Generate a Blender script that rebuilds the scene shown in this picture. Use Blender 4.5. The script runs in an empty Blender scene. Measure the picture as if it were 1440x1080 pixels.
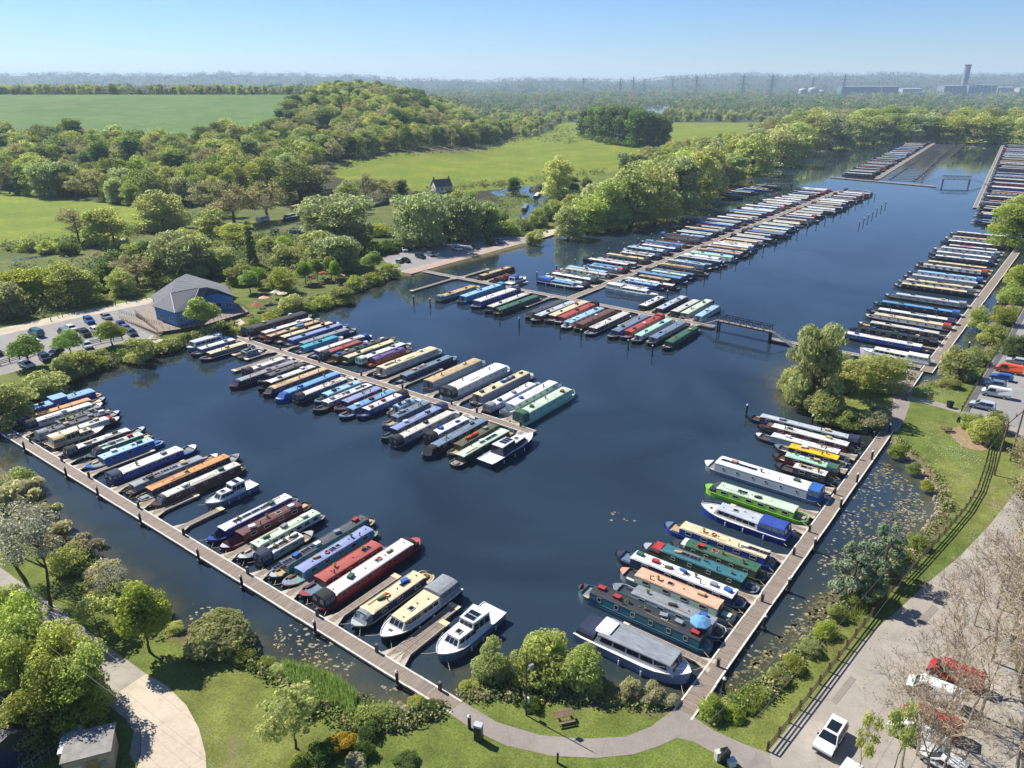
import bpy, math, random
import numpy as np
from mathutils import Vector, Matrix

R = math.radians
random.seed(7)
rng = np.random.default_rng(11)
C = bpy.context.scene.collection
scene = bpy.context.scene

# ---------------------------------------------------------------- camera, sky, sun, exposure
FOC, HORIZON, EYE = 1050.0, 114.0, 60.0          # focal length (photo px), horizon row, drone height (m)
PITCH = math.atan((540 - HORIZON) / FOC)
cam = bpy.data.cameras.new('drone_camera')
cam_o = bpy.data.objects.new('drone_camera', cam)
C.objects.link(cam_o)
cam.sensor_width = 36
cam.lens = 36 * FOC / 1440
cam.clip_start = 1
cam.clip_end = 60000
cam_o.location = (0, 0, EYE)
cam_o.rotation_euler = (math.pi / 2 - PITCH, 0, 0)
scene.camera = cam_o

SUN_EL, SUN_AZ = R(46), R(-54.6)                  # azimuth clockwise from +Y
world = bpy.data.worlds.new('World')
scene.world = world
world.use_nodes = True
wn = world.node_tree
sky = wn.nodes.new('ShaderNodeTexSky')
sky.sky_type = 'NISHITA'
sky.sun_disc = False
sky.sun_elevation = SUN_EL
sky.sun_rotation = SUN_AZ
sky.altitude = 60
sky.air_density = 1.0
sky.dust_density = 0.0
sky.ozone_density = 3.5
tint = wn.nodes.new('ShaderNodeMix')                 # a clear late-spring blue over the whole dome
tint.data_type = 'RGBA'
tint.blend_type = 'MULTIPLY'
tint.inputs[0].default_value = 1
tint.inputs[7].default_value = (.56, .70, .97, 1)
wn.links.new(sky.outputs[0], tint.inputs[6])
wn.links.new(tint.outputs[2], wn.nodes['Background'].inputs[0])
wn.nodes['Background'].inputs[1].default_value = 0.069
sun = bpy.data.lights.new('sun', 'SUN')
sun.energy = 4.3
sun.angle = R(0.5)
sun.color = (1.0, 0.95, 0.87)
sun_o = bpy.data.objects.new('sun', sun)
C.objects.link(sun_o)
sd = Vector((math.sin(SUN_AZ) * math.cos(SUN_EL), math.cos(SUN_AZ) * math.cos(SUN_EL), math.sin(SUN_EL)))
sun_o.rotation_euler = sd.to_track_quat('Z', 'Y').to_euler()
sun_o.location = (0, 0, 200)
vs = scene.view_settings
vs.view_transform = 'Standard'
vs.look = 'None'
vs.gamma = 1
vs.exposure = 1.0
vs.use_curve_mapping = False
scene.cycles.use_denoising = True
scene.cycles.max_bounces = 6
scene.cycles.volume_bounces = 1
scene.cycles.transparent_max_bounces = 6

# ---------------------------------------------------------------- survey: photo pixel -> ground point at height z
def W(px, py, z=0.5):
    x = (px - 720) / FOC
    y = -(py - 540) / FOC
    d = (x, math.cos(PITCH) + y * math.sin(PITCH), -math.sin(PITCH) + y * math.cos(PITCH))
    t = (z - EYE) / d[2]
    return Vector((d[0] * t, d[1] * t, z))

def rise(p, topy):                                  # height of a thing standing at p whose top is seen at row topy
    s, c = math.sin(PITCH), math.cos(PITCH)
    k = (540 - topy) / FOC
    return EYE + (k * c * p.y - s * p.y) / (c + k * s) - p.z

GA = R(-36.8)                                       # the marina's own grid: a along the lawn pontoon, b away from it
E1 = Vector((math.cos(GA), math.sin(GA), 0))
E2 = Vector((-E1.y, E1.x, 0))
def AB(a, b, z=0.5):
    v = E1 * a + E2 * b
    v.z = z
    return v
def toAB(p):
    return p.dot(E1), p.dot(E2)

# ---------------------------------------------------------------- names, labels
def tag(o, label=None, cat=None, group=None, kind=None):
    if label: o['label'] = label
    if cat: o['category'] = cat
    if group: o['group'] = group
    if kind: o['kind'] = kind
    return o

def thing(name, loc=(0, 0, 0), rz=0.0, label=None, cat=None, group=None):
    o = bpy.data.objects.new(name, None)
    o.empty_display_size = 0.5
    o.location = loc
    o.rotation_euler = (0, 0, rz)
    C.objects.link(o)
    return tag(o, label, cat, group)

def part(name, mesh, parent=None, loc=None, rot=None, scale=None):
    o = bpy.data.objects.new(name, mesh)
    C.objects.link(o)
    if parent: o.parent = parent
    if loc is not None: o.location = loc
    if rot is not None: o.rotation_euler = rot
    if scale is not None: o.scale = scale
    return o

ORD = ['first', 'second', 'third', 'fourth', 'fifth', 'sixth', 'seventh', 'eighth', 'ninth', 'tenth', 'eleventh', 'twelfth', 'thirteenth',
       'fourteenth', 'fifteenth', 'sixteenth', 'seventeenth', 'eighteenth', 'nineteenth', 'twentieth']
def ordinal(i):
    if i < 20: return ORD[i]
    tens = {2: 'twenty', 3: 'thirty', 4: 'forty', 5: 'fifty', 6: 'sixty', 7: 'seventy', 8: 'eighty', 9: 'ninety'}
    n = i + 1
    if n % 10 == 0: return tens[n // 10][:-1] + 'ieth'
    return tens[n // 10] + '-' + ORD[n % 10 - 1]

# ---------------------------------------------------------------- mesh building
class MB:
    def __init__(s):
        s.v, s.f, s.m = [], [], []
    def add(s, vs_, fs, mi=0):
        n = len(s.v)
        s.v += [tuple(p) for p in vs_]
        s.f += [tuple(n + i for i in f) for f in fs]
        s.m += [mi] * len(fs)
    def box(s, x0, x1, y0, y1, z0, z1, mi=0, open_bottom=False):
        v = [(x0, y0, z0), (x1, y0, z0), (x1, y1, z0), (x0, y1, z0), (x0, y0, z1), (x1, y0, z1), (x1, y1, z1), (x0, y1, z1)]
        f = [(4, 5, 6, 7), (0, 1, 5, 4), (1, 2, 6, 5), (2, 3, 7, 6), (3, 0, 4, 7)]
        if not open_bottom: f.append((3, 2, 1, 0))
        s.add(v, f, mi)
    def prism(s, prof, x0, x1, mi=0, cap=True, x0b=None):          # (y, z) outline swept along x
        n = len(prof)
        v = [(x0, p[0], p[1]) for p in prof] + [(x1, p[0], p[1]) for p in prof]
        f = [(i, (i + 1) % n, n + (i + 1) % n, n + i) for i in range(n)]
        if cap: f += [tuple(range(n - 1, -1, -1)), tuple(range(n, 2 * n))]
        s.add(v, f, mi)
    def rings(s, rs, mi=0, closed=True, cap=False):
        n = len(rs[0])
        base = len(s.v)
        for r in rs: s.v += [tuple(p) for p in r]
        for i in range(len(rs) - 1):
            for j in range(n if closed else n - 1):
                k = (j + 1) % n
                s.f.append((base + i * n + j, base + i * n + k, base + (i + 1) * n + k, base + (i + 1) * n + j))
                s.m.append(mi)
        if cap:
            s.f.append(tuple(base + j for j in range(n - 1, -1, -1))); s.m.append(mi)
            s.f.append(tuple(base + (len(rs) - 1) * n + j for j in range(n))); s.m.append(mi)
    def tube(s, p, q, r0, r1=None, n=6, mi=0, cap=True):
        p, q = Vector(p), Vector(q)
        r1 = r0 if r1 is None else r1
        d = (q - p)
        if d.length < 1e-6: return
        d.normalize()
        u = d.orthogonal().normalized()
        w = d.cross(u)
        ra = [p + (u * math.cos(2 * math.pi * i / n) + w * math.sin(2 * math.pi * i / n)) * r0 for i in range(n)]
        rb = [q + (u * math.cos(2 * math.pi * i / n) + w * math.sin(2 * math.pi * i / n)) * r1 for i in range(n)]
        s.rings([ra, rb], mi, True, cap)
    def mesh(s, name, mats, smooth=False):
        me = bpy.data.meshes.new(name)
        me.from_pydata(s.v, [], s.f)
        if not isinstance(mats, (list, tuple)): mats = [mats]
        for m in mats: me.materials.append(m)
        if any(s.m): me.polygons.foreach_set('material_index', s.m)
        if smooth: me.polygons.foreach_set('use_smooth', [True] * len(s.f))
        me.update()
        return me

def np_mesh(name, verts, faces4, mats, smooth=False):             # fast quad / triangle mesh
    me = bpy.data.meshes.new(name)
    verts = np.asarray(verts, dtype=np.float32)
    faces4 = np.asarray(faces4, dtype=np.int32)
    k = faces4.shape[1]
    me.vertices.add(len(verts)); me.vertices.foreach_set('co', verts.ravel())
    me.loops.add(faces4.size); me.loops.foreach_set('vertex_index', faces4.ravel())
    me.polygons.add(len(faces4))
    me.polygons.foreach_set('loop_start', np.arange(0, faces4.size, k, dtype=np.int32))
    me.polygons.foreach_set('loop_total', np.full(len(faces4), k, dtype=np.int32))
    if smooth: me.polygons.foreach_set('use_smooth', np.ones(len(faces4), dtype=bool))
    if not isinstance(mats, (list, tuple)): mats = [mats]
    for m in mats: me.materials.append(m)
    me.update(calc_edges=True)
    return me

# ---------------------------------------------------------------- materials
def lin(h):
    h = h.lstrip('#')
    o = []
    for i in (0, 2, 4):
        c = int(h[i:i + 2], 16) / 255
        o.append(c / 12.92 if c <= .04045 else ((c + .055) / 1.055) ** 2.4)
    return tuple(o)

MATS = {}
def mat(key, col, rough=.5, metal=0.0, vary=.18, scale=1.5, bump=0.0, bscale=30, spec=.5, streak=None, coord='Object'):
    if key in MATS: return MATS[key]
    if isinstance(col, str): col = lin(col)
    m = bpy.data.materials.new(key)
    m.use_nodes = True
    nt = m.node_tree
    b = nt.nodes['Principled BSDF']
    b.inputs['Roughness'].default_value = rough
    b.inputs['Metallic'].default_value = metal
    b.inputs['Specular IOR Level'].default_value = spec
    tc = nt.nodes.new('ShaderNodeTexCoord')
    mp = nt.nodes.new('ShaderNodeMapping')
    nt.links.new(tc.outputs[coord], mp.inputs[0])
    if streak: mp.inputs['Scale'].default_value = streak
    n = nt.nodes.new('ShaderNodeTexNoise')
    n.inputs['Scale'].default_value = scale
    n.inputs['Detail'].default_value = 5
    n.inputs['Roughness'].default_value = .65
    nt.links.new(mp.outputs[0], n.inputs['Vector'])
    rp = nt.nodes.new('ShaderNodeValToRGB')
    rp.color_ramp.elements[0].position = .3
    rp.color_ramp.elements[1].position = .7
    lo = tuple(c * (1 - vary) * (.96 if i == 2 else 1) for i, c in enumerate(col))
    hi = tuple(min(1, c * (1 + vary * .6)) for c in col)
    rp.color_ramp.elements[0].color = lo + (1,)
    rp.color_ramp.elements[1].color = hi + (1,)
    nt.links.new(n.outputs[0], rp.inputs[0])
    nt.links.new(rp.outputs[0], b.inputs['Base Color'])
    if bump:
        n2 = nt.nodes.new('ShaderNodeTexNoise')
        n2.inputs['Scale'].default_value = bscale
        n2.inputs['Detail'].default_value = 4
        nt.links.new(mp.outputs[0], n2.inputs['Vector'])
        bp = nt.nodes.new('ShaderNodeBump')
        bp.inputs['Strength'].default_value = bump
        bp.inputs['Distance'].default_value = .05
        nt.links.new(n2.outputs[0], bp.inputs['Height'])
        nt.links.new(bp.outputs[0], b.inputs['Normal'])
    MATS[key] = m
    return m

PAINT = dict(white='CDCDC9', offwhite='BBB8AE', cream='C9BB96', tan='B39C74', paleblue='8FB4D2', skyblue='5E90B5', blue='2358A0', royal='1E3F8F',
             navy='1B2742', darkblue='22324F', lavender='7A88B4', purple='5D4E93', turquoise='2F93A8', teal='2C6670', palegreen='B4C6AE', green='2E5B43', darkgreen='223B30',
             lime='86C440', olive='55533A', grey='7E8488', silver='A9B0B6', darkgrey='3D4146', bluegrey='64788C', black='17181A', red='A02A26', maroon='552026',
             pink='C0837A', peach='D3A084', orange='BF7F3C', yellow='E7B416', brown='5B4230', rust='8A4B32', brick='9A4136', white2='DCDDDD', charcoal='26292D', mint='9CC9B0')
def paint(c, rough=.42):
    return mat('paint_' + c + str(rough), PAINT[c], rough, vary=.13, scale=.9)
def roadmat(key, col, worn, dark):
    """weathered surface: broad stains, wheel-polished streaks, grit and hairline cracks"""
    m = mat(key, col, .95, vary=.12, scale=3.0, bump=.35, bscale=9)
    nt = m.node_tree; b = nt.nodes['Principled BSDF']; src = b.inputs['Base Color'].links[0].from_socket
    tc = next(n for n in nt.nodes if n.type == 'TEX_COORD')
    for sc, lo, hi, c, f in ((.11, .48, .68, worn, .6), (.32, .55, .72, dark, .5), (1.1, .60, .74, dark, .35)):
        n = nt.nodes.new('ShaderNodeTexNoise'); n.inputs['Scale'].default_value = sc; n.inputs['Detail'].default_value = 6; n.inputs['Roughness'].default_value = .62; n.inputs['Distortion'].default_value = .6
        nt.links.new(tc.outputs['Object'], n.inputs['Vector'])
        r_ = nt.nodes.new('ShaderNodeMapRange'); r_.inputs['From Min'].default_value = lo; r_.inputs['From Max'].default_value = hi; r_.inputs['To Max'].default_value = f
        nt.links.new(n.outputs[0], r_.inputs['Value'])
        x = nt.nodes.new('ShaderNodeMix'); x.data_type = 'RGBA'; nt.links.new(r_.outputs[0], x.inputs[0]); nt.links.new(src, x.inputs[6]); x.inputs[7].default_value = lin(c) + (1,); src = x.outputs[2]
    v = nt.nodes.new('ShaderNodeTexVoronoi'); v.feature = 'DISTANCE_TO_EDGE'; v.inputs['Scale'].default_value = .22
    nt.links.new(tc.outputs['Object'], v.inputs['Vector'])
    r_ = nt.nodes.new('ShaderNodeMapRange'); r_.inputs['From Min'].default_value = .004; r_.inputs['From Max'].default_value = .016; r_.inputs['To Min'].default_value = .2; r_.inputs['To Max'].default_value = 0
    nt.links.new(v.outputs['Distance'], r_.inputs['Value'])
    x = nt.nodes.new('ShaderNodeMix'); x.data_type = 'RGBA'; nt.links.new(r_.outputs[0], x.inputs[0]); nt.links.new(src, x.inputs[6]); x.inputs[7].default_value = lin(dark) + (1,)
    nt.links.new(x.outputs[2], b.inputs['Base Color'])
    return m
def roofpaint(c):
    return mat('roof_' + c, PAINT[c], .6, vary=.34, scale=1.3, streak=(.6, 2.2, 1))
def canvas(c):
    return mat('canvas_' + c, PAINT[c], .85, vary=.2, scale=2.0, bump=.4, bscale=6)

GLASS = mat('dark_glass', '1a2229', .08, vary=.3, scale=.7)
VINYL = mat('clear_vinyl', '5d6a73', .15, vary=.5, scale=2.5)
FRAME = mat('window_frame', 'B9B7AE', .4)
BLACK = mat('black_bitumen', '141518', .6, vary=.3)
STEEL = mat('grey_steel', '6C7176', .45, metal=.5)
GALV = mat('galvanised_steel', '9A9FA3', .5, metal=.3)
PANEL = mat('solar_cell', '141b2e', .12, vary=.25, scale=3)
ALU = mat('alloy_edge', 'B8BCC0', .35, metal=.7)
PLANK = mat('deck_timber', '85786B', .85, vary=.42, scale=1.1, bump=.3, bscale=12, streak=(5.5, .5, 1))
KERB = mat('pale_timber_edge', 'CFC8BC', .8, vary=.32, scale=1.2)
FLOATM = mat('float_concrete', '55534e', .9, vary=.35, scale=1.5)
CONC = roadmat('concrete', 'B4A692', 'C6BAA6', '8F8474')
TAR = roadmat('tarmac', '928B80', 'ABA397', '6f6962')
ASPH = roadmat('asphalt', '83817E', '969390', '65625f')
PATHM = roadmat('path_tarmac', '847C74', '999188', '66605a')
GRAVEL = mat('pale_gravel', 'AFA58F', .95, vary=.2, scale=.4, bump=.3)
WOODD = mat('dark_timber', '4A3D30', .85, vary=.35, scale=2)
WOODM = mat('brown_timber', '6E5A45', .85, vary=.3, scale=2)
TYRE = mat('tyre_rubber', '18181a', .8)
CAPW = mat('white_cap', 'D6D8D8', .5)
BARK = mat('bark', '5A4C3D', .95, vary=.35, scale=3)
BARKP = mat('pale_bark', '8C7F6F', .95, vary=.3, scale=3)
FKERB = mat('weathered_timber_edge', 'A89C8C', .85, vary=.25, scale=1.5)
TWIG = mat('twig_bark', 'A5957E', .95, vary=.35, scale=.6)

# ================================================================ GROUND, WATER, PATHS
def sm(t):
    t = np.clip(t, 0, 1)
    return t * t * (3 - 2 * t)

LAKE_PX = [(-60, 640), (0, 652), (40, 690), (58, 722), (85, 745), (118, 765), (150, 792), (186, 822), (216, 850), (245, 878), (290, 905), (340, 912), (395, 935),
           (440, 945), (480, 962), (520, 985), (556, 992), (600, 984), (626, 985), (645, 974), (672, 958), (715, 966), (790, 974), (850, 978), (905, 985), (950, 990), (965, 996),
           (985, 990), (1020, 978), (1062, 955), (1100, 925), (1140, 890), (1172, 858), (1186, 835), (1215, 812), (1255, 785), (1295, 752), (1320, 722), (1316, 690), (1295, 660),
           (1268, 636), (1250, 618), (1232, 608), (1215, 596), (1180, 585), (1145, 580), (1108, 562), (1096, 540), (1106, 522), (1130, 512), (1160, 512), (1195, 520), (1235, 534), (1257, 541), (1275, 545),
           (1300, 536), (1330, 528), (1362, 512), (1380, 496), (1392, 470), (1408, 440), (1424, 408), (1440, 382), (1470, 340), (1560, 290), (1640, 240), (1580, 212), (1470, 199),
           (1400, 197), (1330, 195), (1250, 193), (1200, 198), (1145, 203), (1128, 213), (1104, 226), (1065, 245), (1020, 262), (985, 276), (935, 298), (870, 314), (820, 325), (790, 323),
           (758, 337), (746, 344), (738, 347), (583, 387), (556, 388), (536, 398), (495, 413), (455, 430), (415, 442), (365, 452), (335, 464), (302, 484), (262, 487),
           (232, 497), (200, 502), (155, 516), (112, 530), (82, 541), (42, 560), (15, 575), (-20, 590), (-80, 605)]
lake = np.array([W(x, y, 0.25)[:2] for x, y in LAKE_PX])

def in_poly(px, py, poly):
    ins = np.zeros(px.shape, bool)
    n = len(poly)
    for i in range(n):
        x1, y1 = poly[i]; x2, y2 = poly[(i + 1) % n]
        c = (y1 > py) != (y2 > py)
        with np.errstate(divide='ignore', invalid='ignore'):
            xi = (x2 - x1) * (py - y1) / (y2 - y1 + 1e-12) + x1
        ins ^= c & (px < xi)
    return ins
def sdf(px, py, poly):                               # > 0 inside
    d = np.full(px.shape, 1e9)
    n = len(poly)
    for i in range(n):
        a = poly[i]; b = poly[(i + 1) % n]
        e = b - a
        t = np.clip(((px - a[0]) * e[0] + (py - a[1]) * e[1]) / (e @ e + 1e-9), 0, 1)
        d = np.minimum(d, np.hypot(px - a[0] - t * e[0], py - a[1] - t * e[1]))
    return np.where(in_poly(px, py, poly), d, -d)

def hill(x, y):
    u = x / np.maximum(y, 1)
    near = (42 + 3.5 * np.sin(x / 47 + 1) * sm((u + .26) / .08)) * sm((-0.015 - u) / .155) * sm((y - 430) / 670) * (1 - sm((y - 1300) / 1500))
    amp = 58 + 46 * sm((-0.13 - u) / .10) + 44 * sm((u - .10) / .22) + 7 * np.sin(u * 31) + 4 * np.sin(u * 67 + 1)
    far = amp * sm((y - 3600) / 3600)
    return near + far
def land(x, y):
    return 0.5 + float(hill(np.array([float(x)]), np.array([float(y)]))[0])

def axis(lo, hi, f0, f1, g):
    mid = list(np.arange(f0, f1 + .5, 1.0))
    s, p = 1.0, f1
    up = []
    while p < hi:
        s *= g; p += s; up.append(p)
    s, p = 1.0, f0
    dn = []
    while p > lo:
        s *= g; p -= s; dn.append(p)
    return np.array(dn[::-1] + mid + up)
gx = axis(-8500, 8500, -135, 150, 1.04)
gy = axis(-300, 9500, 42, 330, 1.02)
GX, GY = np.meshgrid(gx, gy)
S = sdf(GX.ravel(), GY.ravel(), lake).reshape(GX.shape)
GZ = 0.5 + hill(GX, GY)
def s_at(x, y):                                      # distance into the lake at one point, read from the grid
    return float(S[min(len(gy) - 1, int(np.searchsorted(gy, y))), min(len(gx) - 1, int(np.searchsorted(gx, x)))])
def inside(x, y, poly):
    r_ = False; n = len(poly); j = n - 1
    for i in range(n):
        xi, yi = poly[i]; xj, yj = poly[j]
        if (yi > y) != (yj > y) and x < (xj - xi) * (y - yi) / (yj - yi) + xi: r_ = not r_
        j = i
    return r_
shore = np.clip((S + 1.2) / 2.6, 0, 1)
GZ = GZ - shore * 1.3 - np.clip(S - 1.4, 0, 6) * .25
GZ += np.where(S < -3, .0, 0)

def zone(px):
    return in_poly(GX, GY, np.array([W(x, y)[:2] for x, y in px]))
U = GX / np.maximum(GY, 1)
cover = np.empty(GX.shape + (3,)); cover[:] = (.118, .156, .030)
zid = np.zeros(GX.shape, int)
def put(msk, col, z=None):
    cover[msk] = col
    if z is not None: zid[msk] = z
put((GY > 900), (.050, .066, .030))
put((GY > 3000), (.045, .062, .036))
rough = zone([(-300, 275), (470, 250), (720, 262), (800, 300), (740, 335), (560, 355), (520, 385), (440, 420), (380, 440), (330, 405), (215, 412), (0, 460), (-300, 520)])
put(rough, (.105, .135, .032))
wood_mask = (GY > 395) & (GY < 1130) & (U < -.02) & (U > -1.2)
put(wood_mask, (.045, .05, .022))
put(zone([(-250, 262), (60, 272), (150, 285), (218, 298), (226, 318), (110, 350), (0, 355), (-250, 400)]), (.145, .205, .018), 1)
MEADOW = [(452, 247), (500, 232), (560, 226), (640, 220), (700, 204), (745, 194), (772, 186), (790, 172), (860, 172), (1080, 172), (1040, 196), (980, 208), (900, 226), (850, 246), (780, 262), (700, 266), (640, 272), (560, 268), (500, 258)]
put(zone(MEADOW), (.145, .195, .018), 1)
put(zone([(478, 236), (560, 228), (640, 222), (700, 206), (690, 200), (600, 212), (500, 224), (470, 232)]), (.14, .14, .06))
cropm = (GY > 680) & (GY < 1120) & (U < -.318 + .108 * (GY - 690) / 410 - .012 * np.sin(GY / 40)) & (U > -1.2)
put(cropm, (.085, .155, .036), 2)
put(zone([(1095, 1060), (1240, 880), (1380, 760), (1440, 680), (1900, 600), (1900, 1300), (1060, 1300)]), (.15, .125, .075))
put(zone([(-300, 600), (0, 640), (50, 690), (110, 755), (210, 850), (180, 850), (100, 800), (40, 740), (-300, 740)]), (.12, .125, .05))
put((S > -1.6) & (S < 3), (.13, .115, .06))
put(S >= .3, (.06, .065, .04))

def gmat(key, strength, scale2, wear=0.0):
    m = bpy.data.materials.new(key)
    m.use_nodes = True
    nt = m.node_tree
    b = nt.nodes['Principled BSDF']
    b.inputs['Roughness'].default_value = .95
    b.inputs['Specular IOR Level'].default_value = .15
    at = nt.nodes.new('ShaderNodeAttribute'); at.attribute_name = 'cover'
    tc = nt.nodes.new('ShaderNodeTexCoord')
    def noise(s, d):
        n = nt.nodes.new('ShaderNodeTexNoise'); n.inputs['Scale'].default_value = s; n.inputs['Detail'].default_value = d
        n.inputs['Roughness'].default_value = .6
        nt.links.new(tc.outputs['Object'], n.inputs['Vector']); return n
    def mix(f, a, bcol, blend='MIX'):
        x = nt.nodes.new('ShaderNodeMix'); x.data_type = 'RGBA'; x.blend_type = blend
        for i, s in ((0, f), (6, a), (7, bcol)):
            if hasattr(s, 'links') or hasattr(s, 'is_linked'): nt.links.new(s, x.inputs[i])
            else: x.inputs[i].default_value = s if i == 0 else tuple(s) + (1,)
        return x.outputs[2]
    def ramp(src, p0, p1, c0=(0, 0, 0), c1=(1, 1, 1)):
        r = nt.nodes.new('ShaderNodeValToRGB'); r.color_ramp.elements[0].position = p0; r.color_ramp.elements[1].position = p1
        r.color_ramp.elements[0].color = tuple(c0) + (1,); r.color_ramp.elements[1].color = tuple(c1) + (1,)
        nt.links.new(src, r.inputs[0]); return r.outputs[0]
    big, mid, fine = noise(.045, 4), noise(.35, 5), noise(4.5, 6)
    c = mix(ramp(big.outputs[0], .42, .64), at.outputs['Color'], at.outputs['Color'])
    dry = mix(1.0, at.outputs['Color'], (1.45, 1.18, 1.5), 'MULTIPLY')
    c = mix(ramp(big.outputs[0], .45, .66), at.outputs['Color'], dry)
    c = mix(1.0, c, ramp(mid.outputs[0], .3, .7, (1 - strength,) * 3, (1 + strength * .6,) * 3), 'MULTIPLY')
    c = mix(1.0, c, ramp(fine.outputs[0], .3, .7, (1 - strength * 1.2,) * 3, (1 + strength,) * 3), 'MULTIPLY')
    worn = noise(.16, 6)
    c = mix(ramp(worn.outputs[0], .60, .72, (0, 0, 0), (wear, wear, wear)), c, (.19, .155, .085))
    far = noise(scale2, 3)
    c = mix(1.0, c, ramp(far.outputs[0], .3, .7, (.86, .86, .86), (1.1, 1.1, 1.1)), 'MULTIPLY')
    nt.links.new(c, b.inputs['Base Color'])
    bp = nt.nodes.new('ShaderNodeBump'); bp.inputs['Strength'].default_value = .6; bp.inputs['Distance'].default_value = .12
    nt.links.new(fine.outputs[0], bp.inputs['Height']); nt.links.new(bp.outputs[0], b.inputs['Normal'])
    return m
GRASS = gmat('mown_grass', .32, .02, .55)
MEAD = gmat('meadow_grass', .22, .012, .25)
CROP = gmat('young_crop', .08, .008)

ny_, nx_ = GX.shape
idx = np.arange(ny_ * nx_).reshape(ny_, nx_)
quads = np.stack([idx[:-1, :-1], idx[:-1, 1:], idx[1:, 1:], idx[1:, :-1]], -1).reshape(-1, 4)
qz = zid[:-1, :-1].ravel()
V3 = np.stack([GX, GY, GZ], -1).reshape(-1, 3)
CV = cover.reshape(-1, 3)
def sub_mesh(name, q, verts, col, m, smooth=True):
    used, inv = np.unique(q.ravel(), return_inverse=True)
    me = np_mesh(name, verts[used], inv.reshape(-1, 4), m, smooth)
    at = me.attributes.new('cover', 'FLOAT_COLOR', 'POINT')
    at.data.foreach_set('color', np.c_[col[used], np.ones(len(used))].astype(np.float32).ravel())
    return me
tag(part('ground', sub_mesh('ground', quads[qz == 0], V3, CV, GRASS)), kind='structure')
tag(part('meadow', sub_mesh('meadow', quads[qz == 1], V3, CV, MEAD)), kind='structure')
tag(part('crop_field', sub_mesh('crop_field', quads[qz == 2], V3, CV, CROP)), kind='structure')

# water: one sheet at z = 0, reaching a little under the banks
wq = (np.stack([S[:-1, :-1], S[:-1, 1:], S[1:, 1:], S[1:, :-1]], -1).max(-1) > -3).ravel()
WV = V3.copy(); WV[:, 2] = 0
dep = np.clip(S.ravel() / 11.0, 0, 1)
wm = bpy.data.materials.new('lake_water'); wm.use_nodes = True
nt = wm.node_tree
b = nt.nodes['Principled BSDF']
b.inputs['Roughness'].default_value = .035
b.inputs['IOR'].default_value = 1.333
at = nt.nodes.new('ShaderNodeAttribute'); at.attribute_name = 'cover'
tc = nt.nodes.new('ShaderNodeTexCoord')
n1 = nt.nodes.new('ShaderNodeTexNoise'); n1.inputs['Scale'].default_value = .22; n1.inputs['Detail'].default_value = 6; n1.inputs['Roughness'].default_value = .7
nt.links.new(tc.outputs['Object'], n1.inputs['Vector'])
ad = nt.nodes.new('ShaderNodeMath'); ad.operation = 'MULTIPLY_ADD'; ad.inputs[1].default_value = .9; ad.inputs[2].default_value = -.45
nt.links.new(n1.outputs[0], ad.inputs[0])
ad2 = nt.nodes.new('ShaderNodeMath'); ad2.operation = 'ADD'; ad2.use_clamp = True
sep = nt.nodes.new('ShaderNodeSeparateColor'); nt.links.new(at.outputs['Color'], sep.inputs[0])
nt.links.new(ad.outputs[0], ad2.inputs[0]); nt.links.new(sep.outputs[0], ad2.inputs[1])
rp = nt.nodes.new('ShaderNodeValToRGB')
rp.color_ramp.elements[0].position = .02; rp.color_ramp.elements[0].color = (.060, .056, .030, 1)
rp.color_ramp.elements[1].position = .75; rp.color_ramp.elements[1].color = (.017, .030, .044, 1)
e = rp.color_ramp.elements.new(.3); e.color = (.026, .036, .034, 1)
n4 = nt.nodes.new('ShaderNodeTexNoise'); n4.inputs['Scale'].default_value = .03; n4.inputs['Detail'].default_value = 7; n4.inputs['Distortion'].default_value = 1.0
nt.links.new(tc.outputs['Object'], n4.inputs['Vector'])
r4 = nt.nodes.new('ShaderNodeMapRange'); r4.inputs['From Min'].default_value = .35; r4.inputs['From Max'].default_value = .65; r4.inputs['To Min'].default_value = .75; r4.inputs['To Max'].default_value = 1.35
nt.links.new(n4.outputs[0], r4.inputs['Value'])
m4 = nt.nodes.new('ShaderNodeMix'); m4.data_type = 'RGBA'; m4.blend_type = 'MULTIPLY'; m4.inputs[0].default_value = 1
nt.links.new(ad2.outputs[0], rp.inputs[0]); nt.links.new(rp.outputs[0], m4.inputs[6]); nt.links.new(r4.outputs[0], m4.inputs[7]); nt.links.new(m4.outputs[2], b.inputs['Base Color'])
n2 = nt.nodes.new('ShaderNodeTexNoise'); n2.inputs['Scale'].default_value = 1.6; n2.inputs['Detail'].default_value = 3
nt.links.new(tc.outputs['Object'], n2.inputs['Vector'])
bp = nt.nodes.new('ShaderNodeBump'); bp.inputs['Distance'].default_value = .1
n3 = nt.nodes.new('ShaderNodeTexNoise'); n3.inputs['Scale'].default_value = .018; n3.inputs['Detail'].default_value = 5; n3.inputs['Distortion'].default_value = 1.2
nt.links.new(tc.outputs['Object'], n3.inputs['Vector'])
mr = nt.nodes.new('ShaderNodeMapRange'); mr.inputs['From Min'].default_value = .42; mr.inputs['From Max'].default_value = .66; mr.inputs['To Min'].default_value = .02; mr.inputs['To Max'].default_value = .13
nt.links.new(n3.outputs[0], mr.inputs['Value']); nt.links.new(mr.outputs[0], bp.inputs['Strength'])
mr = nt.nodes.new('ShaderNodeMapRange'); mr.inputs['From Min'].default_value = .42; mr.inputs['From Max'].default_value = .66; mr.inputs['To Min'].default_value = .02; mr.inputs['To Max'].default_value = .07
nt.links.new(n3.outputs[0], mr.inputs['Value']); nt.links.new(mr.outputs[0], b.inputs['Roughness'])
nt.links.new(n2.outputs[0], bp.inputs['Height']); nt.links.new(bp.outputs[0], b.inputs['Normal'])
tag(part('water', sub_mesh('water', quads[wq], WV, np.repeat(dep[:, None], 3, 1), wm)), kind='structure')

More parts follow.
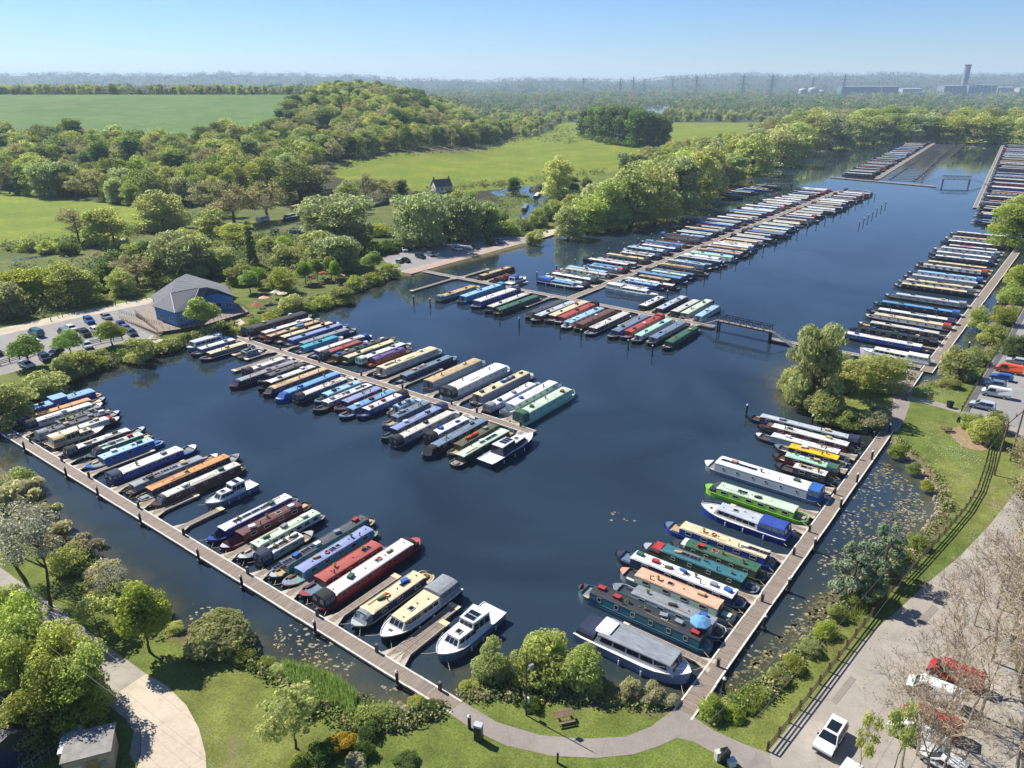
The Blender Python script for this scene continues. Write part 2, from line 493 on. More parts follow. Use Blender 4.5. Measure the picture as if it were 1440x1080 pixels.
# sheets lying on the ground
def catmull(pts, n=5):
    out = []
    N = len(pts)
    for i in range(N):
        p0, p1, p2, p3 = pts[i - 1], pts[i], pts[(i + 1) % N], pts[(i + 2) % N]
        for k in range(n):
            t = k / n
            out.append(0.5 * ((2 * p1) + (p2 - p0) * t + (2 * p0 - 5 * p1 + 4 * p2 - p3) * t * t + (3 * p1 - p0 - 3 * p2 + p3) * t ** 3))
    return out
def sheet(name, px, m, lift=.012, smooth=True, z0=.5, kind='structure', thick=0.0):
    pts = [W(x, y, z0) for x, y in px]
    if smooth: pts = catmull(pts)
    mb = MB()
    n = len(pts)
    area = sum(pts[i].x * pts[(i + 1) % n].y - pts[(i + 1) % n].x * pts[i].y for i in range(n))
    if area < 0: pts.reverse()
    mb.add([(p.x, p.y, z0 + lift) for p in pts] + [(p.x, p.y, z0 + lift - .08 - thick) for p in pts],
           [tuple(range(n))] + [(i, n + i, n + (i + 1) % n, (i + 1) % n) for i in range(n)])
    o = part(name, mb.mesh(name, m))
    return tag(o, kind=kind)

PATH_TOP = [(651, 987), (700, 1016), (760, 1034), (820, 1039), (880, 1036), (915, 1022), (946, 999)]
PATH_R = [(978, 1010), (1003, 1027), (1045, 1046), (1082, 1060), (1088, 1090)]
PATH_BOT = [(1050, 1082), (1010, 1062), (975, 1043), (952, 1038), (925, 1050), (890, 1061), (840, 1066), (775, 1063), (710, 1048), (665, 1026), (630, 1002)]
sheet('path', PATH_TOP + [(960, 1000)] + PATH_R + PATH_BOT, PATHM, .020, smooth=False)
sheet('path', [(1258, 546), (1284, 546), (1279, 570), (1272, 590), (1262, 608), (1240, 603), (1249, 585), (1256, 565)], PATHM, .020, smooth=False)
sheet('path', [(1277, 556), (1300, 561), (1330, 568), (1352, 576), (1350, 581), (1325, 574), (1298, 567), (1275, 563)], PATHM, .016, smooth=False)
sheet('road', [(1082, 1056), (1120, 1010), (1165, 958), (1215, 900), (1258, 862), (1310, 815), (1350, 782), (1392, 738), (1430, 690), (1452, 655), (1440, 640), (1428, 612), (1400, 600), (1600, 600), (1700, 680), (1500, 800), (1420, 900), (1440, 1000), (1430, 1200), (1100, 1200)], TAR, .012, smooth=False)
sheet('car_park', [(1352, 582), (1362, 565), (1388, 520), (1412, 480), (1440, 432), (1520, 410), (1640, 480), (1640, 600), (1440, 602), (1410, 596), (1380, 588)], ASPH, .024, smooth=False)
sheet('road', [(-40, 775), (0, 798), (40, 826), (100, 868), (160, 915), (206, 948), (162, 976), (140, 955), (110, 925), (60, 890), (0, 850), (-60, 810)], TAR, .016, smooth=False)
sheet('concrete_apron', [(161, 977), (206, 948), (235, 965), (262, 992), (280, 1025), (289, 1060), (292, 1110), (292, 1160), (180, 1160), (188, 1100), (198, 1060), (199, 1030), (190, 1003)], CONC, .030, smooth=False)
sheet('road', [(140, 957), (162, 978), (191, 1005), (198, 1030), (197, 1058), (190, 1075), (182, 1060), (188, 1030), (178, 1012), (150, 990), (120, 965)], TAR, .022, smooth=False)
sheet('car_park', [(-120, 505), (0, 470), (100, 445), (205, 424), (232, 422), (250, 440), (230, 470), (205, 476), (165, 484), (118, 496), (60, 512), (0, 528), (-120, 570)], ASPH, .016, smooth=False)
sheet('track', [(-120, 480), (0, 462), (100, 440), (205, 420), (260, 408), (262, 413), (205, 428), (100, 449), (0, 472), (-120, 498)], GRAVEL, .024, smooth=False)
sheet('footpath', [(205, 478), (245, 492), (262, 486), (290, 476), (318, 466), (336, 463), (345, 455), (338, 448), (322, 456), (285, 470), (240, 482), (215, 470)], GRAVEL, .03, smooth=False)
sheet('quay_car_park', [(536, 364), (556, 357), (600, 347), (650, 336), (700, 331), (738, 333), (745, 340), (584, 383), (560, 380)], ASPH, .016, smooth=False)
sheet('track', [(738, 332), (760, 327), (790, 319), (812, 312), (814, 317), (792, 326), (765, 334), (745, 341)], GRAVEL, .024, smooth=False)
sheet('towpath', [(960, 262), (990, 243), (1014, 222), (1040, 196), (1050, 196), (1028, 222), (1004, 246), (975, 268)], GRAVEL, .05, smooth=False)
sheet('dirt_patch', [(1336, 606), (1362, 598), (1385, 606), (1392, 625), (1380, 634), (1352, 626)], mat('bare_soil', '8a7558', .95, vary=.25), .016)
canw = mat('canal_water', (.03, .05, .07), .06, vary=.1)
sheet('canal_water', [(688, 270), (722, 262), (768, 262), (778, 270), (770, 282), (752, 292), (742, 303), (735, 312), (728, 308), (738, 294), (752, 281), (740, 273), (700, 276)], canw, .04, smooth=False)
sheet('canal_water', [(18, 364.5), (50, 360.5), (88, 355), (88, 357.5), (50, 363.5), (18, 367.5)], canw, .04, smooth=False)
sheet('distant_lake', [(895, 164), (902, 155), (918, 149), (942, 150), (940, 158), (925, 170), (905, 172)], canw, .3, smooth=False)
PATCH = roadmat('tarmac_repair', '827970', '8d847a', '6b635b')
for pts in ([(1168, 985), (1196, 950), (1204, 955), (1176, 991)], [(1290, 872), (1312, 850), (1320, 856), (1298, 880)], [(1205, 1035), (1226, 1012), (1236, 1020), (1214, 1044)], [(70, 868), (88, 882), (83, 887), (66, 874)], [(90, 470), (118, 462), (120, 466), (92, 475)]):
    sheet('tarmac_patch', pts, PATCH, .036, smooth=False)
# the stone quay in front of the upper car park
qa, qb = toAB(W(578, 384))[0], (W(578, 384).dot(E2), W(746, 343).dot(E2))
q = MB(); a0 = W(578, 385, .62).dot(E1); b0 = W(578, 385, .62).dot(E2); b1 = W(747, 344, .62).dot(E2)
q.box(a0 - 5.5, a0, b0, b1, -1.5, .62)
o = part('quay', q.mesh('quay', mat('quay_paving', 'A08C80', .9, vary=.2, scale=.6)), rot=(0, 0, GA)); tag(o, kind='structure')
q = MB(); q.box(a0 + .003, a0 + .25, b0, b1, -.2, .55)
q2 = part('quay_edge', q.mesh('quay_edge', WOODD), o)

# ================================================================ PONTOONS
DECK = .5
def deck_mesh(L, width, step, seed=0):
    mb = MB(); rr = random.Random(seed)
    x = 0.0
    while x < L - .02:
        e = min(x + step * .93, L)
        z = rr.uniform(-.006, .006)
        mb.box(x, e, -width / 2, width / 2, .43, .49 + z, 0, True)
        x += step
    return mb
def pontoon(a0, b0, a1, b1, width, label, step=.16, name='pontoon', kerb=True):
    """a floating walkway from (a0, b0) to (a1, b1) in marina coordinates"""
    p, q_ = AB(a0, b0, 0), AB(a1, b1, 0)
    d = q_ - p; L = d.length; jr = random.Random(int(L))
    t = thing(name, p, math.atan2(d.y, d.x), label, 'pontoon', 'floating walkways of the marina')
    tag(part('deck_plank', deck_mesh(L, width - .36, step, int(L)).mesh('deck_planks', PLANK), t), kind='stuff')
    w = width / 2
    seg = 6.0; n = max(1, round(L / seg)); s = L / n
    k = MB(); k.box(.01, s - .012, -.095, .095, .30, .535); kme = k.mesh('edge_beam', KERB)
    f = MB(); f.box(.5, s - .5, -w + .12, w - .12, -.25, .34); fme = f.mesh('float', FLOATM)
    g_ = MB(); g_.box(0, L, -w + .1, w - .1, .33, .428); part('frame', g_.mesh('frame', WOODD), t)
    for i in range(n):
        part('edge_beam', kme, t, (i * s, w - .095 + jr.uniform(-.02, .02), 0), (0, jr.uniform(-.002, .002), jr.uniform(-.004, .004))); part('edge_beam', kme, t, (i * s, -w + .095 + jr.uniform(-.02, .02), 0), (0, jr.uniform(-.002, .002), jr.uniform(-.004, .004)))
        part('float', fme, t, (i * s, 0, 0))
    return t

FING = {}
def finger(a, b, da, db, label, width=1.0, group='finger pontoons between the boats'):
    """a narrow jetty leaving (a, b) along (da, db)"""
    p = AB(a, b, 0); d = E1 * da + E2 * db; L = d.length
    t = thing('finger_pontoon', p, math.atan2(d.y, d.x), label, 'jetty', group)
    key = (round(L), width)
    if key not in FING:
        L2 = round(L)
        deck = deck_mesh(L2, width - .2, .3, L2).mesh('finger_planks', PLANK)
        w = width / 2
        fr = MB()
        fr.box(-.02, L2, -w, -w + .1, .28, .515); fr.box(-.02, L2, w - .1, w, .28, .515)
        fr.box(L2 + .002, L2 + .12, -w, w, .28, .52)
        for s in (1, -1):                               # gusset plates where the jetty leaves the walkway
            v = [(0, s * (w + .004), .5), (0, s * (w + .75), .5), (1.7, s * (w + .004), .5)]
            v += [(x, y, .36) for x, y, _ in v]
            fs = [(0, 1, 2), (3, 5, 4), (0, 3, 4, 1), (1, 4, 5, 2)]
            fr.add(v, fs)
        fl = MB()
        for x in (L2 * .25, L2 * .8): fl.box(x - .7, x + .7, -w + .05, w - .05, -.25, .275)
        hoop = MB(); hoop.box(L2 - .5, L2 + .3, -w - .12, w + .12, .521, .56)
        FING[key] = (deck, fr.mesh('finger_frame', FKERB), fl.mesh('finger_float', FLOATM), hoop.mesh('end_cap', mat('finger_cap', 'C9B48E', .7)))
    dk, fr, fl, hp = FING[key]
    tag(part('deck_plank', dk, t), kind='stuff'); part('frame', fr, t); part('float', fl, t); part('end_cap', hp, t)
    return t

def pile_parts(h):
    p = MB(); p.tube((0, 0, -1.6), (0, 0, h), .17, .17, 10)
    c = MB(); c.tube((0, 0, h), (0, 0, h + .12), .2, .2, 10); c.tube((0, 0, h + .12), (0, 0, h + .32), .19, .03, 10)
    k = MB(); k.tube((0, 0, .30), (0, 0, .47), .33, .33, 10)
    return p.mesh('pile_shaft', BLACK), c.mesh('pile_cap', CAPW), k.mesh('pile_collar', mat('dark_collar', '2a2c2f', .6))
PILES = {h: pile_parts(h) for h in (1.5, 2.0, 2.4, 3.0)}
def pile(p, h, label, group, collar=True):
    t = thing('mooring_pile', (p.x, p.y, 0), 0, label, 'mooring pile', group)
    a_, b_, c_ = PILES[h]
    part('shaft', a_, t); part('cap', b_, t)
    if collar: part('collar', c_, t)
ped = MB(); ped.box(-.15, .15, -.15, .15, .49, 1.45); PED = ped.mesh('pedestal_post', mat('pedestal_dark', '2c2a2a', .5))
ped = MB(); ped.box(-.17, .17, -.17, .17, 1.452, 1.6); PEDH = ped.mesh('pedestal_head', mat('pedestal_head', '5c5652', .4))
def pedestal(a, b, label, group):
    t = thing('service_pedestal', AB(a, b, 0), GA, label, 'service post', group)
    part('post', PED, t); part('head', PEDH, t)

pontoon(-215, 43.4, -39.6, 43.4, 2.0, 'long timber walkway curving round the reeds to the lawn path', .16)
pontoon(-20.6, 56.3, -19.0, 141.2, 2.1, 'timber walkway from the lawn path up to the willow lawn', .16)
pontoon(-167.5, 100.9, -70.6, 100.9, 2.0, 'cafe walkway with narrowboats packed along both its sides', .16)
pontoon(-179.2, 181.0, -69.4, 181.0, 2.2, 'walkway from the stone quay to the truss footbridge', .3)
pontoon(-114.5, 182.2, -114.5, 474, 2.6, 'longest walkway running away from the quay walkway between packed boats', .3)
pontoon(-20.9 + 2.0, 178, -12.8 - 2.0, 352, 2.5, 'walkway beside the reedy bank below the fenced car park', .3)
pontoon(-54.5, 180.2, -20.3, 180.9, 1.7, 'short walkway joining the footbridge steps to the grassy spit', .3)
q0, q1 = toAB(W(1258, 545)), toAB(W(1283, 517))
pontoon(q0[0] + 1.6, q0[1], q0[0] + 1.6, q1[1] - 1.5, 3.0, 'wide ramp from the grassy spit up to the bank walkway', .3)
s0, s1 = toAB(W(1371, 292)), toAB(W(1411, 202))
pontoon(s0[0], s0[1], s1[0], s1[1], 2.0, 'distant walkway of the far eastern basin with boats on one side', .6)
t0, t1 = toAB(W(1232, 252)), toAB(W(1314, 201))
pontoon(t0[0], t0[1], t1[0], t1[1], 2.6, 'distant sunlit walkway with boats one side and empty berths opposite', .6)
u0, u1 = toAB(W(1168, 249)), toAB(W(1316, 262))
pontoon(u0[0], u0[1], u1[0], u1[1], 2.6, 'distant cross walkway closing off the far basin', .6)
v0, v1 = toAB(W(968, 279)), toAB(W(1060, 262))
pontoon(v0[0], v0[1], v1[0], v1[1], 1.8, 'little walkway below the lakeside willows', .6)
w0, w1 = toAB(W(1320, 200)), toAB(W(1412, 202))
pontoon(w0[0], w0[1], w1[0], w1[1], 1.5, 'thin boom closing the far end of the marina', .6)

# ================================================================ BOATS
WIN_F, WIN_G = FRAME, GLASS
def window_mesh(w, h, port=False):
    mb = MB()
    if port:
        n = 12
        o = [(math.cos(2 * math.pi * i / n) * w / 2, math.sin(2 * math.pi * i / n) * w / 2) for i in range(n)]
        mb.rings([[(x, 0, z) for x, z in o], [(x, -.035, z) for x, z in o], [(x * .74, -.035, z * .74) for x, z in o], [(x * .74, -.012, z * .74) for x, z in o]], 0)
        mb.add([(x * .74, -.012, z * .74) for x, z in o], [tuple(range(n))], 1)
    else:
        o = [(-w / 2, -h / 2), (w / 2, -h / 2), (w / 2, h / 2), (-w / 2, h / 2)]
        i_ = [(x - .055 * (1 if x > 0 else -1), z - .055 * (1 if z > 0 else -1)) for x, z in o]
        mb.rings([[(x, 0, z) for x, z in o], [(x, -.035, z) for x, z in o], [(x, -.035, z) for x, z in i_], [(x, -.012, z) for x, z in i_]], 0)
        mb.add([(x, -.012, z) for x, z in i_], [(0, 1, 2, 3)], 1)
    return mb.mesh('porthole' if port else 'window', [WIN_F, WIN_G])
WM = {'rect': window_mesh(.95, .5), 'big': window_mesh(1.5, .62), 'small': window_mesh(.6, .45), 'port': window_mesh(.5, .5, True), 'tall': window_mesh(.55, .62)}
def mk(f, name, m):
    mb = MB(); f(mb); return mb.mesh(name, m)
VENT = mk(lambda m: (m.tube((0, 0, 0), (0, 0, .09), .05, n=6), m.tube((0, 0, .09), (0, 0, .13), .12, .09, 8)), 'roof_vent', mat('brass', 'A08A55', .35, metal=.6))
FLUE = mk(lambda m: (m.tube((0, 0, -.05), (0, 0, .5), .075, n=8), m.tube((0, 0, .5), (0, 0, .56), .1, .1, 8)), 'chimney', BLACK)
SOLAR = mk(lambda m: (m.box(-.72, .72, -.36, .36, .0, .035, 1), m.box(-.69, -.24, -.33, .33, .0355, .042, 0), m.box(-.22, .22, -.33, .33, .0355, .042, 0), m.box(.24, .69, -.33, .33, .0355, .042, 0)), 'solar_panel', [PANEL, ALU])
HATCH = mk(lambda m: (m.box(-.4, .4, -.36, .36, -.02, .09), m.box(-.32, .32, -.28, .28, .0905, .11, 1)), 'roof_hatch', [paint('offwhite'), GLASS])
PLANKP = mk(lambda m: m.box(-1.5, 1.5, -.11, .11, 0, .05), 'gang_plank', mat('gang_plank', '8d6a43', .7))
POLE = mk(lambda m: m.tube((-2, 0, .05), (2, 0, .05), .03, n=5), 'boat_pole', mat('pole_wood', 'b08a55', .6))
DOORM = {}
RING = None
def torus(mb, R0, r0, n=14, k=6, mi=0, axis='z'):
    rs = []
    for i in range(n):
        t = 2 * math.pi * i / n
        rs.append([((R0 + r0 * math.cos(2 * math.pi * j / k)) * math.cos(t), (R0 + r0 * math.cos(2 * math.pi * j / k)) * math.sin(t), r0 * math.sin(2 * math.pi * j / k)) for j in range(k)])
    rs.append(rs[0]); mb.rings(rs, mi)
BUOYM = mk(lambda m: torus(m, .3, .08), 'ring', mat('lifebuoy_orange', 'C4512A', .5))
FENDER = mk(lambda m: (m.tube((0, 0, -.25), (0, 0, .25), .1, .1, 8), m.tube((0, 0, .25), (0, 0, .34), .1, .02, 8), m.tube((0, 0, -.34), (0, 0, -.25), .02, .1, 8)), 'fender', mat('fender_white', 'C9CBCE', .5))
POTM = mk(lambda m: (m.tube((0, 0, 0), (0, 0, .22), .12, .16, 8)), 'pot', mat('terracotta', '9a5a3c', .8))
BOXM = {c: mk(lambda m: (m.box(-.45, .45, -.3, .3, 0, .3), m.box(-.47, .47, -.32, .32, .302, .36)), 'storage_box', canvas(c)) for c in ('white', 'charcoal', 'blue', 'green', 'grey', 'tan', 'red')}
CLUTTER = []                                         # (world pos, rz, kind, colour, boat label) for the loose things on roofs

def hull_rings(L, B, g=.66, sheer=.38, bowlen=2.6, stern='round'):
    h = L / 2
    st = [(-h, .40), (-h + .18, .70), (-h + .5, .9), (-h + 1.0, 1.0)] if stern == 'round' else [(-h, .92), (-h + .06, .98), (-h + .5, 1.0), (-h + 1, 1.0)]
    st += [(h - bowlen, 1.0), (h - bowlen * .68, .95), (h - bowlen * .42, .78), (h - bowlen * .2, .5), (h - bowlen * .07, .25), (h, .05)]
    out = []
    for x, w in st:
        t = max(0, (x - (h - bowlen - 1.5)) / (bowlen + 1.5))
        out.append((x, w * B / 2, g + sheer * t * t + (.06 if x < -h + .6 else 0)))
    return out
def hull_mesh(L, B, hc, tc, dc, g=.66, sheer=.38, bowlen=2.6, stern='round', flare=.04, deck=.22, gun=None):
    mb = MB()
    R_ = hull_rings(L, B, g, sheer, bowlen, stern)
    for s in (1, -1):
        bot = [(x - (.35 * (x > L / 2 - .3)), s * max(.02, w - flare - .02), -.25) for x, w, z in R_]
        mid = [(x, s * max(.02, w - flare * .4), z - .20) for x, w, z in R_]
        top = [(x, s * (w + .02), z) for x, w, z in R_]
        inn = [(x, s * max(0, w - .07), z) for x, w, z in R_]
        dk = [(x, s * max(0, w - .08), z - deck) for x, w, z in R_]
        base = len(mb.v); n = len(R_)
        mb.v += bot + mid + top + inn + dk
        for k, mi in ((0, 0), (1, 1), (2, 2), (3, 2)):
            for i in range(n - 1):
                a, b_ = base + k * n + i, base + k * n + i + 1
                c, d = base + (k + 1) * n + i + 1, base + (k + 1) * n + i
                mb.f.append((a, b_, c, d) if s < 0 else (d, c, b_, a)); mb.m.append(mi)
    n = len(R_)
    dA, dB = 4 * n, 5 * n + 4 * n
    for i in range(n - 1):
        mb.f.append((dB + i, dB + i + 1, dA + i + 1, dA + i)); mb.m.append(3)
    mb.f.append((0, n, 2 * n, 7 * n, 6 * n, 5 * n)); mb.m.append(0)      # stern plate
    mb.f.append((n - 1, 6 * n - 1, 7 * n - 1, 8 * n - 1, 3 * n - 1, 2 * n - 1)); mb.m.append(0)
    return mb.mesh('hull', [hc, hc if tc is None else tc, gun or dc, dc])

def arch_mesh(x0, x1, wb, wt, z0, z1, m, slope0=0.0, slope1=0.0, crown=.12, ribs=True):
    """a fabric hood on hoops: arched section, ends leaning by slope0 / slope1"""
    mb = MB()
    sec = [(-wb, z0), (-wb * 1.0, z0 + (z1 - z0) * .55), (-wt, z1 - .10), (-wt * .6, z1 + crown * .6), (0, z1 + crown), (wt * .6, z1 + crown * .6), (wt, z1 - .10), (wb, z0 + (z1 - z0) * .55), (wb, z0)]
    def ring(x, lean):
        return [(x + lean * (z - z0) / (z1 - z0), y, z) for y, z in sec]
    xm = (x0 + x1) / 2
    mid = [(xm, y, z - (.05 if z > z0 + .6 else 0)) for y, z in sec]
    mb.rings([ring(x0, slope0), mid, ring(x1, -slope1)], 0, False)
    n = len(sec)
    mb.f.append(tuple(range(n - 1, -1, -1))); mb.m.append(0)
    mb.f.append(tuple(2 * n + i for i in range(n))); mb.m.append(0)
    return mb.mesh('hood', m)

def quad_mesh(pts, m, name='pane', thick=.02):
    mb = MB(); p = [Vector(x) for x in pts]
    nrm = (p[1] - p[0]).cross(p[2] - p[0]).normalized() * thick
    mb.add([v for v in p] + [v + nrm for v in p], [(3, 2, 1, 0), (4, 5, 6, 7), (0, 1, 5, 4), (1, 2, 6, 5), (2, 3, 7, 6), (3, 0, 4, 7)])
    return mb.mesh(name, m)

def hood_on(t, name, x0, x1, wb, z0, col, z1=2.0, s0=.0, s1=.0, panes=True, crown=.12):
    wt = wb * .86
    h = part(name, arch_mesh(x0, x1, wb, wt, z0, z1, canvas(col), s0, s1, crown), t)
    if panes:
        zc0, zc1 = z0 + (z1 - z0) * .42, z1 - .2
        for s in (1, -1):
            k = max(1, round((x1 - x0) / 1.1)); st = (x1 - x0 - .3) / k
            for i in range(k):
                xa, xb = x0 + .15 + i * st + .06, x0 + .15 + (i + 1) * st - .06
                ya = wb * 1.0 + .012; yb = wb - (wb - wt) * .62 + .016
                pts = [(xa, s * ya, zc0 + .06), (xb, s * ya, zc0 + .06), (xb, s * yb, zc1), (xa, s * yb, zc1)]
                if s > 0: pts.reverse()
                part('hood_window', quad_mesh(pts, VINYL, 'hood_window', .012), h)
        for s, x, lean in ((-1, x0, s0), (1, x1, -s1)):
            k = (zc0 - z0) / (z1 - z0); k2 = (zc1 - z0) / (z1 - z0)
            for yy in (-.5, .5):
                xo = s * .012
                pts = [(x + lean * k + xo, wb * (yy - .28), zc0), (x + lean * k + xo, wb * (yy + .28), zc0), (x + lean * k2 + xo, wb * (yy + .22), zc1), (x + lean * k2 + xo, wb * (yy - .22), zc1)]
                if s < 0: pts.reverse()
                part('hood_window', quad_mesh(pts, VINYL, 'hood_window', .012), h)
    return h

def narrowboat(t, L, B, o, rr, det):
    """parts of a canal boat along +x (bow at +x); det 2 = near, 1 = middle distance, 0 = far"""
    h = L / 2
    roof, side = o.get('r', 'white'), o.get('s', 'navy')
    hc = paint(o['h']) if 'h' in o else BLACK
    trim = paint(o['t']) if 't' in o else None
    bl = 2.2 if B < 2.95 else 2.6
    if trim is None and rr.random() < .45: trim = paint(side)
    gun = trim or (paint(rr.choice(['bluegrey', 'grey', 'silver', 'darkgrey'])) if rr.random() < .6 else hc)
    part('hull', hull_mesh(L, B, hc, trim, paint(rr.choice(['darkgrey', 'grey', 'brown', 'bluegrey', 'tan', 'darkgrey'])), bowlen=bl, gun=gun), t)
    if det >= 1:
        rg = hull_rings(L, B, .66, .38, bl)
        fd = [(x, w - .07, z) for x, w, z in rg if x > h - 1.45 and w > .08]
        mb = MB(); k = len(fd)
        mb.add([(x, w, z + .015) for x, w, z in fd] + [(x, -w, z + .015) for x, w, z in fd[::-1]], [tuple(range(2 * k))[::-1]])
        part('foredeck', mb.mesh('foredeck', paint(o.get('fd', rr.choice([side, side, 'darkgrey', 'bluegrey', 'silver', o['r']])))), t)
    sd_, bd = o.get('sd', 2.0 if 'hs' in o else rr.choice([1.1, 1.4, 1.9])), o.get('bd', rr.choice([2.3, 2.7, 3.1]) if B < 2.95 else 2.4)
    x0, x1 = -h + sd_, h - bd
    g, H = .62, o.get('H', 1.62 if B < 2.95 else 2.0)
    wb, wt = B / 2 - .10, B / 2 - .10 - .13 * (H - g)
    cab = MB()
    cab.prism([(-wb, g - .2), (wb, g - .2), (wb, g), (wt, H), (-wt, H), (-wb, g)], x0, x1)
    cabin = part('cabin', cab.mesh('cabin', paint(side)), t)
    rf = MB(); cam_ = .10 if B < 2.95 else .16
    if 'arch' in o: cam_ = .32
    sec = [(-wt - .035, H - .03), (-wt - .035, H + .012), (-wt * .55, H + cam_ * .75), (0, H + cam_), (wt * .55, H + cam_ * .75), (wt + .035, H + .012), (wt + .035, H - .03)]
    rf.prism(sec, x0 - .06, x1 + .08)
    roofo = part('roof', rf.mesh('roof', roofpaint(roof)), t)
    if det >= 1:
        rl = MB()
        for s in (1, -1): rl.tube((x0 + .3, s * (wt - .06), H + .075), (x1 - .3, s * (wt - .06), H + .075), .028, n=5)
        part('handrail', rl.mesh('handrail', trim or paint(o.get('rail', roof))), roofo)
    # side windows
    tilt = math.atan2(wb - wt, H - g)
    n = int(o.get('n', max(2, int((x1 - x0 - 1.0) / (2.1 if det else 2.6)))))
    kind = 'port' if 'port' in o else ('tall' if 'tall' in o else ('big' if B > 2.95 and 'big' in o else rr.choice(['rect', 'rect', 'small'])))
    zc = g + (H - g) * .58
    yc = wb - (wb - wt) * .58 + .004
    step = (x1 - x0 - .8) / n
    if det >= 1:
        for s in (1, -1):
            for i in range(n):
                x = x0 + .4 + step * (i + .5) + rr.uniform(-.15, .15)
                part('window', WM[kind], cabin, (x, s * yc, zc), (tilt if s < 0 else -tilt, 0, 0 if s < 0 else math.pi))
    else:
        for s in (1, -1):
            mb = MB()
            for i in range(n):
                x = x0 + .4 + step * (i + .5)
                ya, yb = (wb - (wb - wt) * .32 + .006), (wb - (wb - wt) * .85 + .006)
                mb.add([(x - .45, s * ya, g + (H - g) * .32), (x + .45, s * ya, g + (H - g) * .32), (x + .45, s * yb, g + (H - g) * .85), (x - .45, s * yb, g + (H - g) * .85)], [(0, 1, 2, 3) if s < 0 else (3, 2, 1, 0)])
            tag(part('side_glazing', mb.mesh('side_glazing', GLASS), cabin), kind='stuff')
    if 'pn' in o and det >= 1:                           # contrasting painted panel along each side
        for s in (1, -1):
            k = 2
            for i in range(k):
                xa = x0 + .25 + i * (x1 - x0 - .5) / k + .06; xb = x0 + .25 + (i + 1) * (x1 - x0 - .5) / k - .06
                pts = [(xa, s * (wb - (wb - wt) * .1 + .001), g + (H - g) * .1), (xb, s * (wb - (wb - wt) * .1 + .001), g + (H - g) * .1), (xb, s * (wb - (wb - wt) * .93 + .001), g + (H - g) * .93), (xa, s * (wb - (wb - wt) * .93 + .001), g + (H - g) * .93)]
                if s > 0: pts.reverse()
                part('side_panel', quad_mesh(pts, paint(o['pn']), 'side_panel', .003), cabin)
    # doors at both ends
    if det >= 1:
        d = MB(); d.box(x1 - .02, x1 + .03, -.42, .42, g, H - .18); part('bow_door', d.mesh('bow_door', paint(o.get('dr', 'brown'))), cabin)
        d = MB(); d.box(x0 - .03, x0 + .02, -.36, .36, g, H - .12); part('stern_door', d.mesh('stern_door', paint(o.get('dr', 'brown'))), cabin)
        for s in (1, -1):                                # lockers along the bow well
            if h - 1.5 - x1 > .5:
                d = MB(); d.box(x1 + .12, h - 1.5, s * (wb - .22) - .2, s * (wb - .22) + .2, .45, .74); part('well_locker', d.mesh('well_locker', paint(rr.choice([side, 'brown', 'darkgrey', 'tan']))), t)
        if 'hs' not in o:
            d = MB(); d.box(-h + .45, x0 - .35, -.42, .42, .45, .70); part('engine_board', d.mesh('engine_board', paint(rr.choice(['brown', 'grey', 'darkgrey', 'tan', side]))), t)
        # tiller, dollies, bow fender, rubbing strakes
        tl = MB(); tl.tube((-h + .25, 0, .5), (-h + .25, 0, 1.25), .035, n=6); tl.tube((-h + .25, 0, 1.25), (-h + 1.0, 0, 1.42), .025, n=6)
        if 'hs' not in o: part('tiller', tl.mesh('tiller', mat('brass', 'A08A55')), t)
        bf = MB(); bf.tube((h - .05, 0, .25), (h + .1, 0, .8), .11, .09, 7); part('bow_fender', bf.mesh('bow_fender', BLACK), t)
    if det >= 2:
        for s in (1, -1):
            rs_ = MB(); rs_.box(-h + 1.1, h - 2.5, s * (B / 2 + .018) - .012, s * (B / 2 + .018) + .012, .36, .42); part('rubbing_strake', rs_.mesh('rubbing_strake', hc), t)
    # roof gear
    zt = H + cam_
    xs = [x0 + .6 + i * (x1 - x0 - 1.2) / 7 for i in range(8)]
    if 'sp' in o:
        k = int(o['sp']); at_ = o.get('spx', rr.uniform(.1, .7))
        for i in range(k):
            part('solar_panel', SOLAR, roofo, (x0 + (x1 - x0) * at_ + i * 1.5, 0, zt + .02))
    if det >= 1:
        for i in rr.sample(range(8), 4 if det == 2 else 2): part('roof_vent', VENT, roofo, (xs[i], 0, zt - .01))
        part('chimney', FLUE, roofo, (xs[rr.choice([1, 2, 5, 6])], wt * .6, H + cam_ * .6))
        if rr.random() < .5: part('roof_hatch', HATCH, roofo, (xs[rr.randrange(2, 6)] + .4, 0, zt - .02))
        if rr.random() < .45: part('gang_plank', PLANKP, roofo, (rr.uniform(x0 + 2, x1 - 2), -wt * .5, H + cam_ * .8))
        if rr.random() < .45: part('boat_pole', POLE, roofo, (rr.uniform(x0 + 2.3, x1 - 2.3), wt * .45, H + cam_ * .85))
    elif rr.random() < .5:
        part('chimney', FLUE, roofo, (xs[rr.choice([1, 5])], wt * .6, H + cam_ * .6))
    # canopies
    if 'hs' in o: hood_on(t, 'stern_hood', -h + .2, x0 + .04, wb * .97, .62, o['hs'], H + .42, .12, 0, det >= 1)
    if 'hb' in o: hood_on(t, 'bow_hood', x1 + .1, h - 1.0, wb * .9, .66, o['hb'], H + .1, 0, .75, det >= 2, .1)
    if 'cr' in o:                                        # triangular cratch cover
        mb = MB()
        mb.add([(x1 + .1, -wb, .64), (x1 + .1, wb, .64), (x1 + .1, 0, H + .12), (h - 1.1, -wb * .62, .8), (h - 1.1, wb * .62, .8), (h - 1.25, 0, H - .02)],
               [(0, 2, 1), (3, 4, 5), (0, 3, 5, 2), (1, 2, 5, 4)])
        part('cratch_cover', mb.mesh('cratch_cover', canvas(o['cr'])), t)
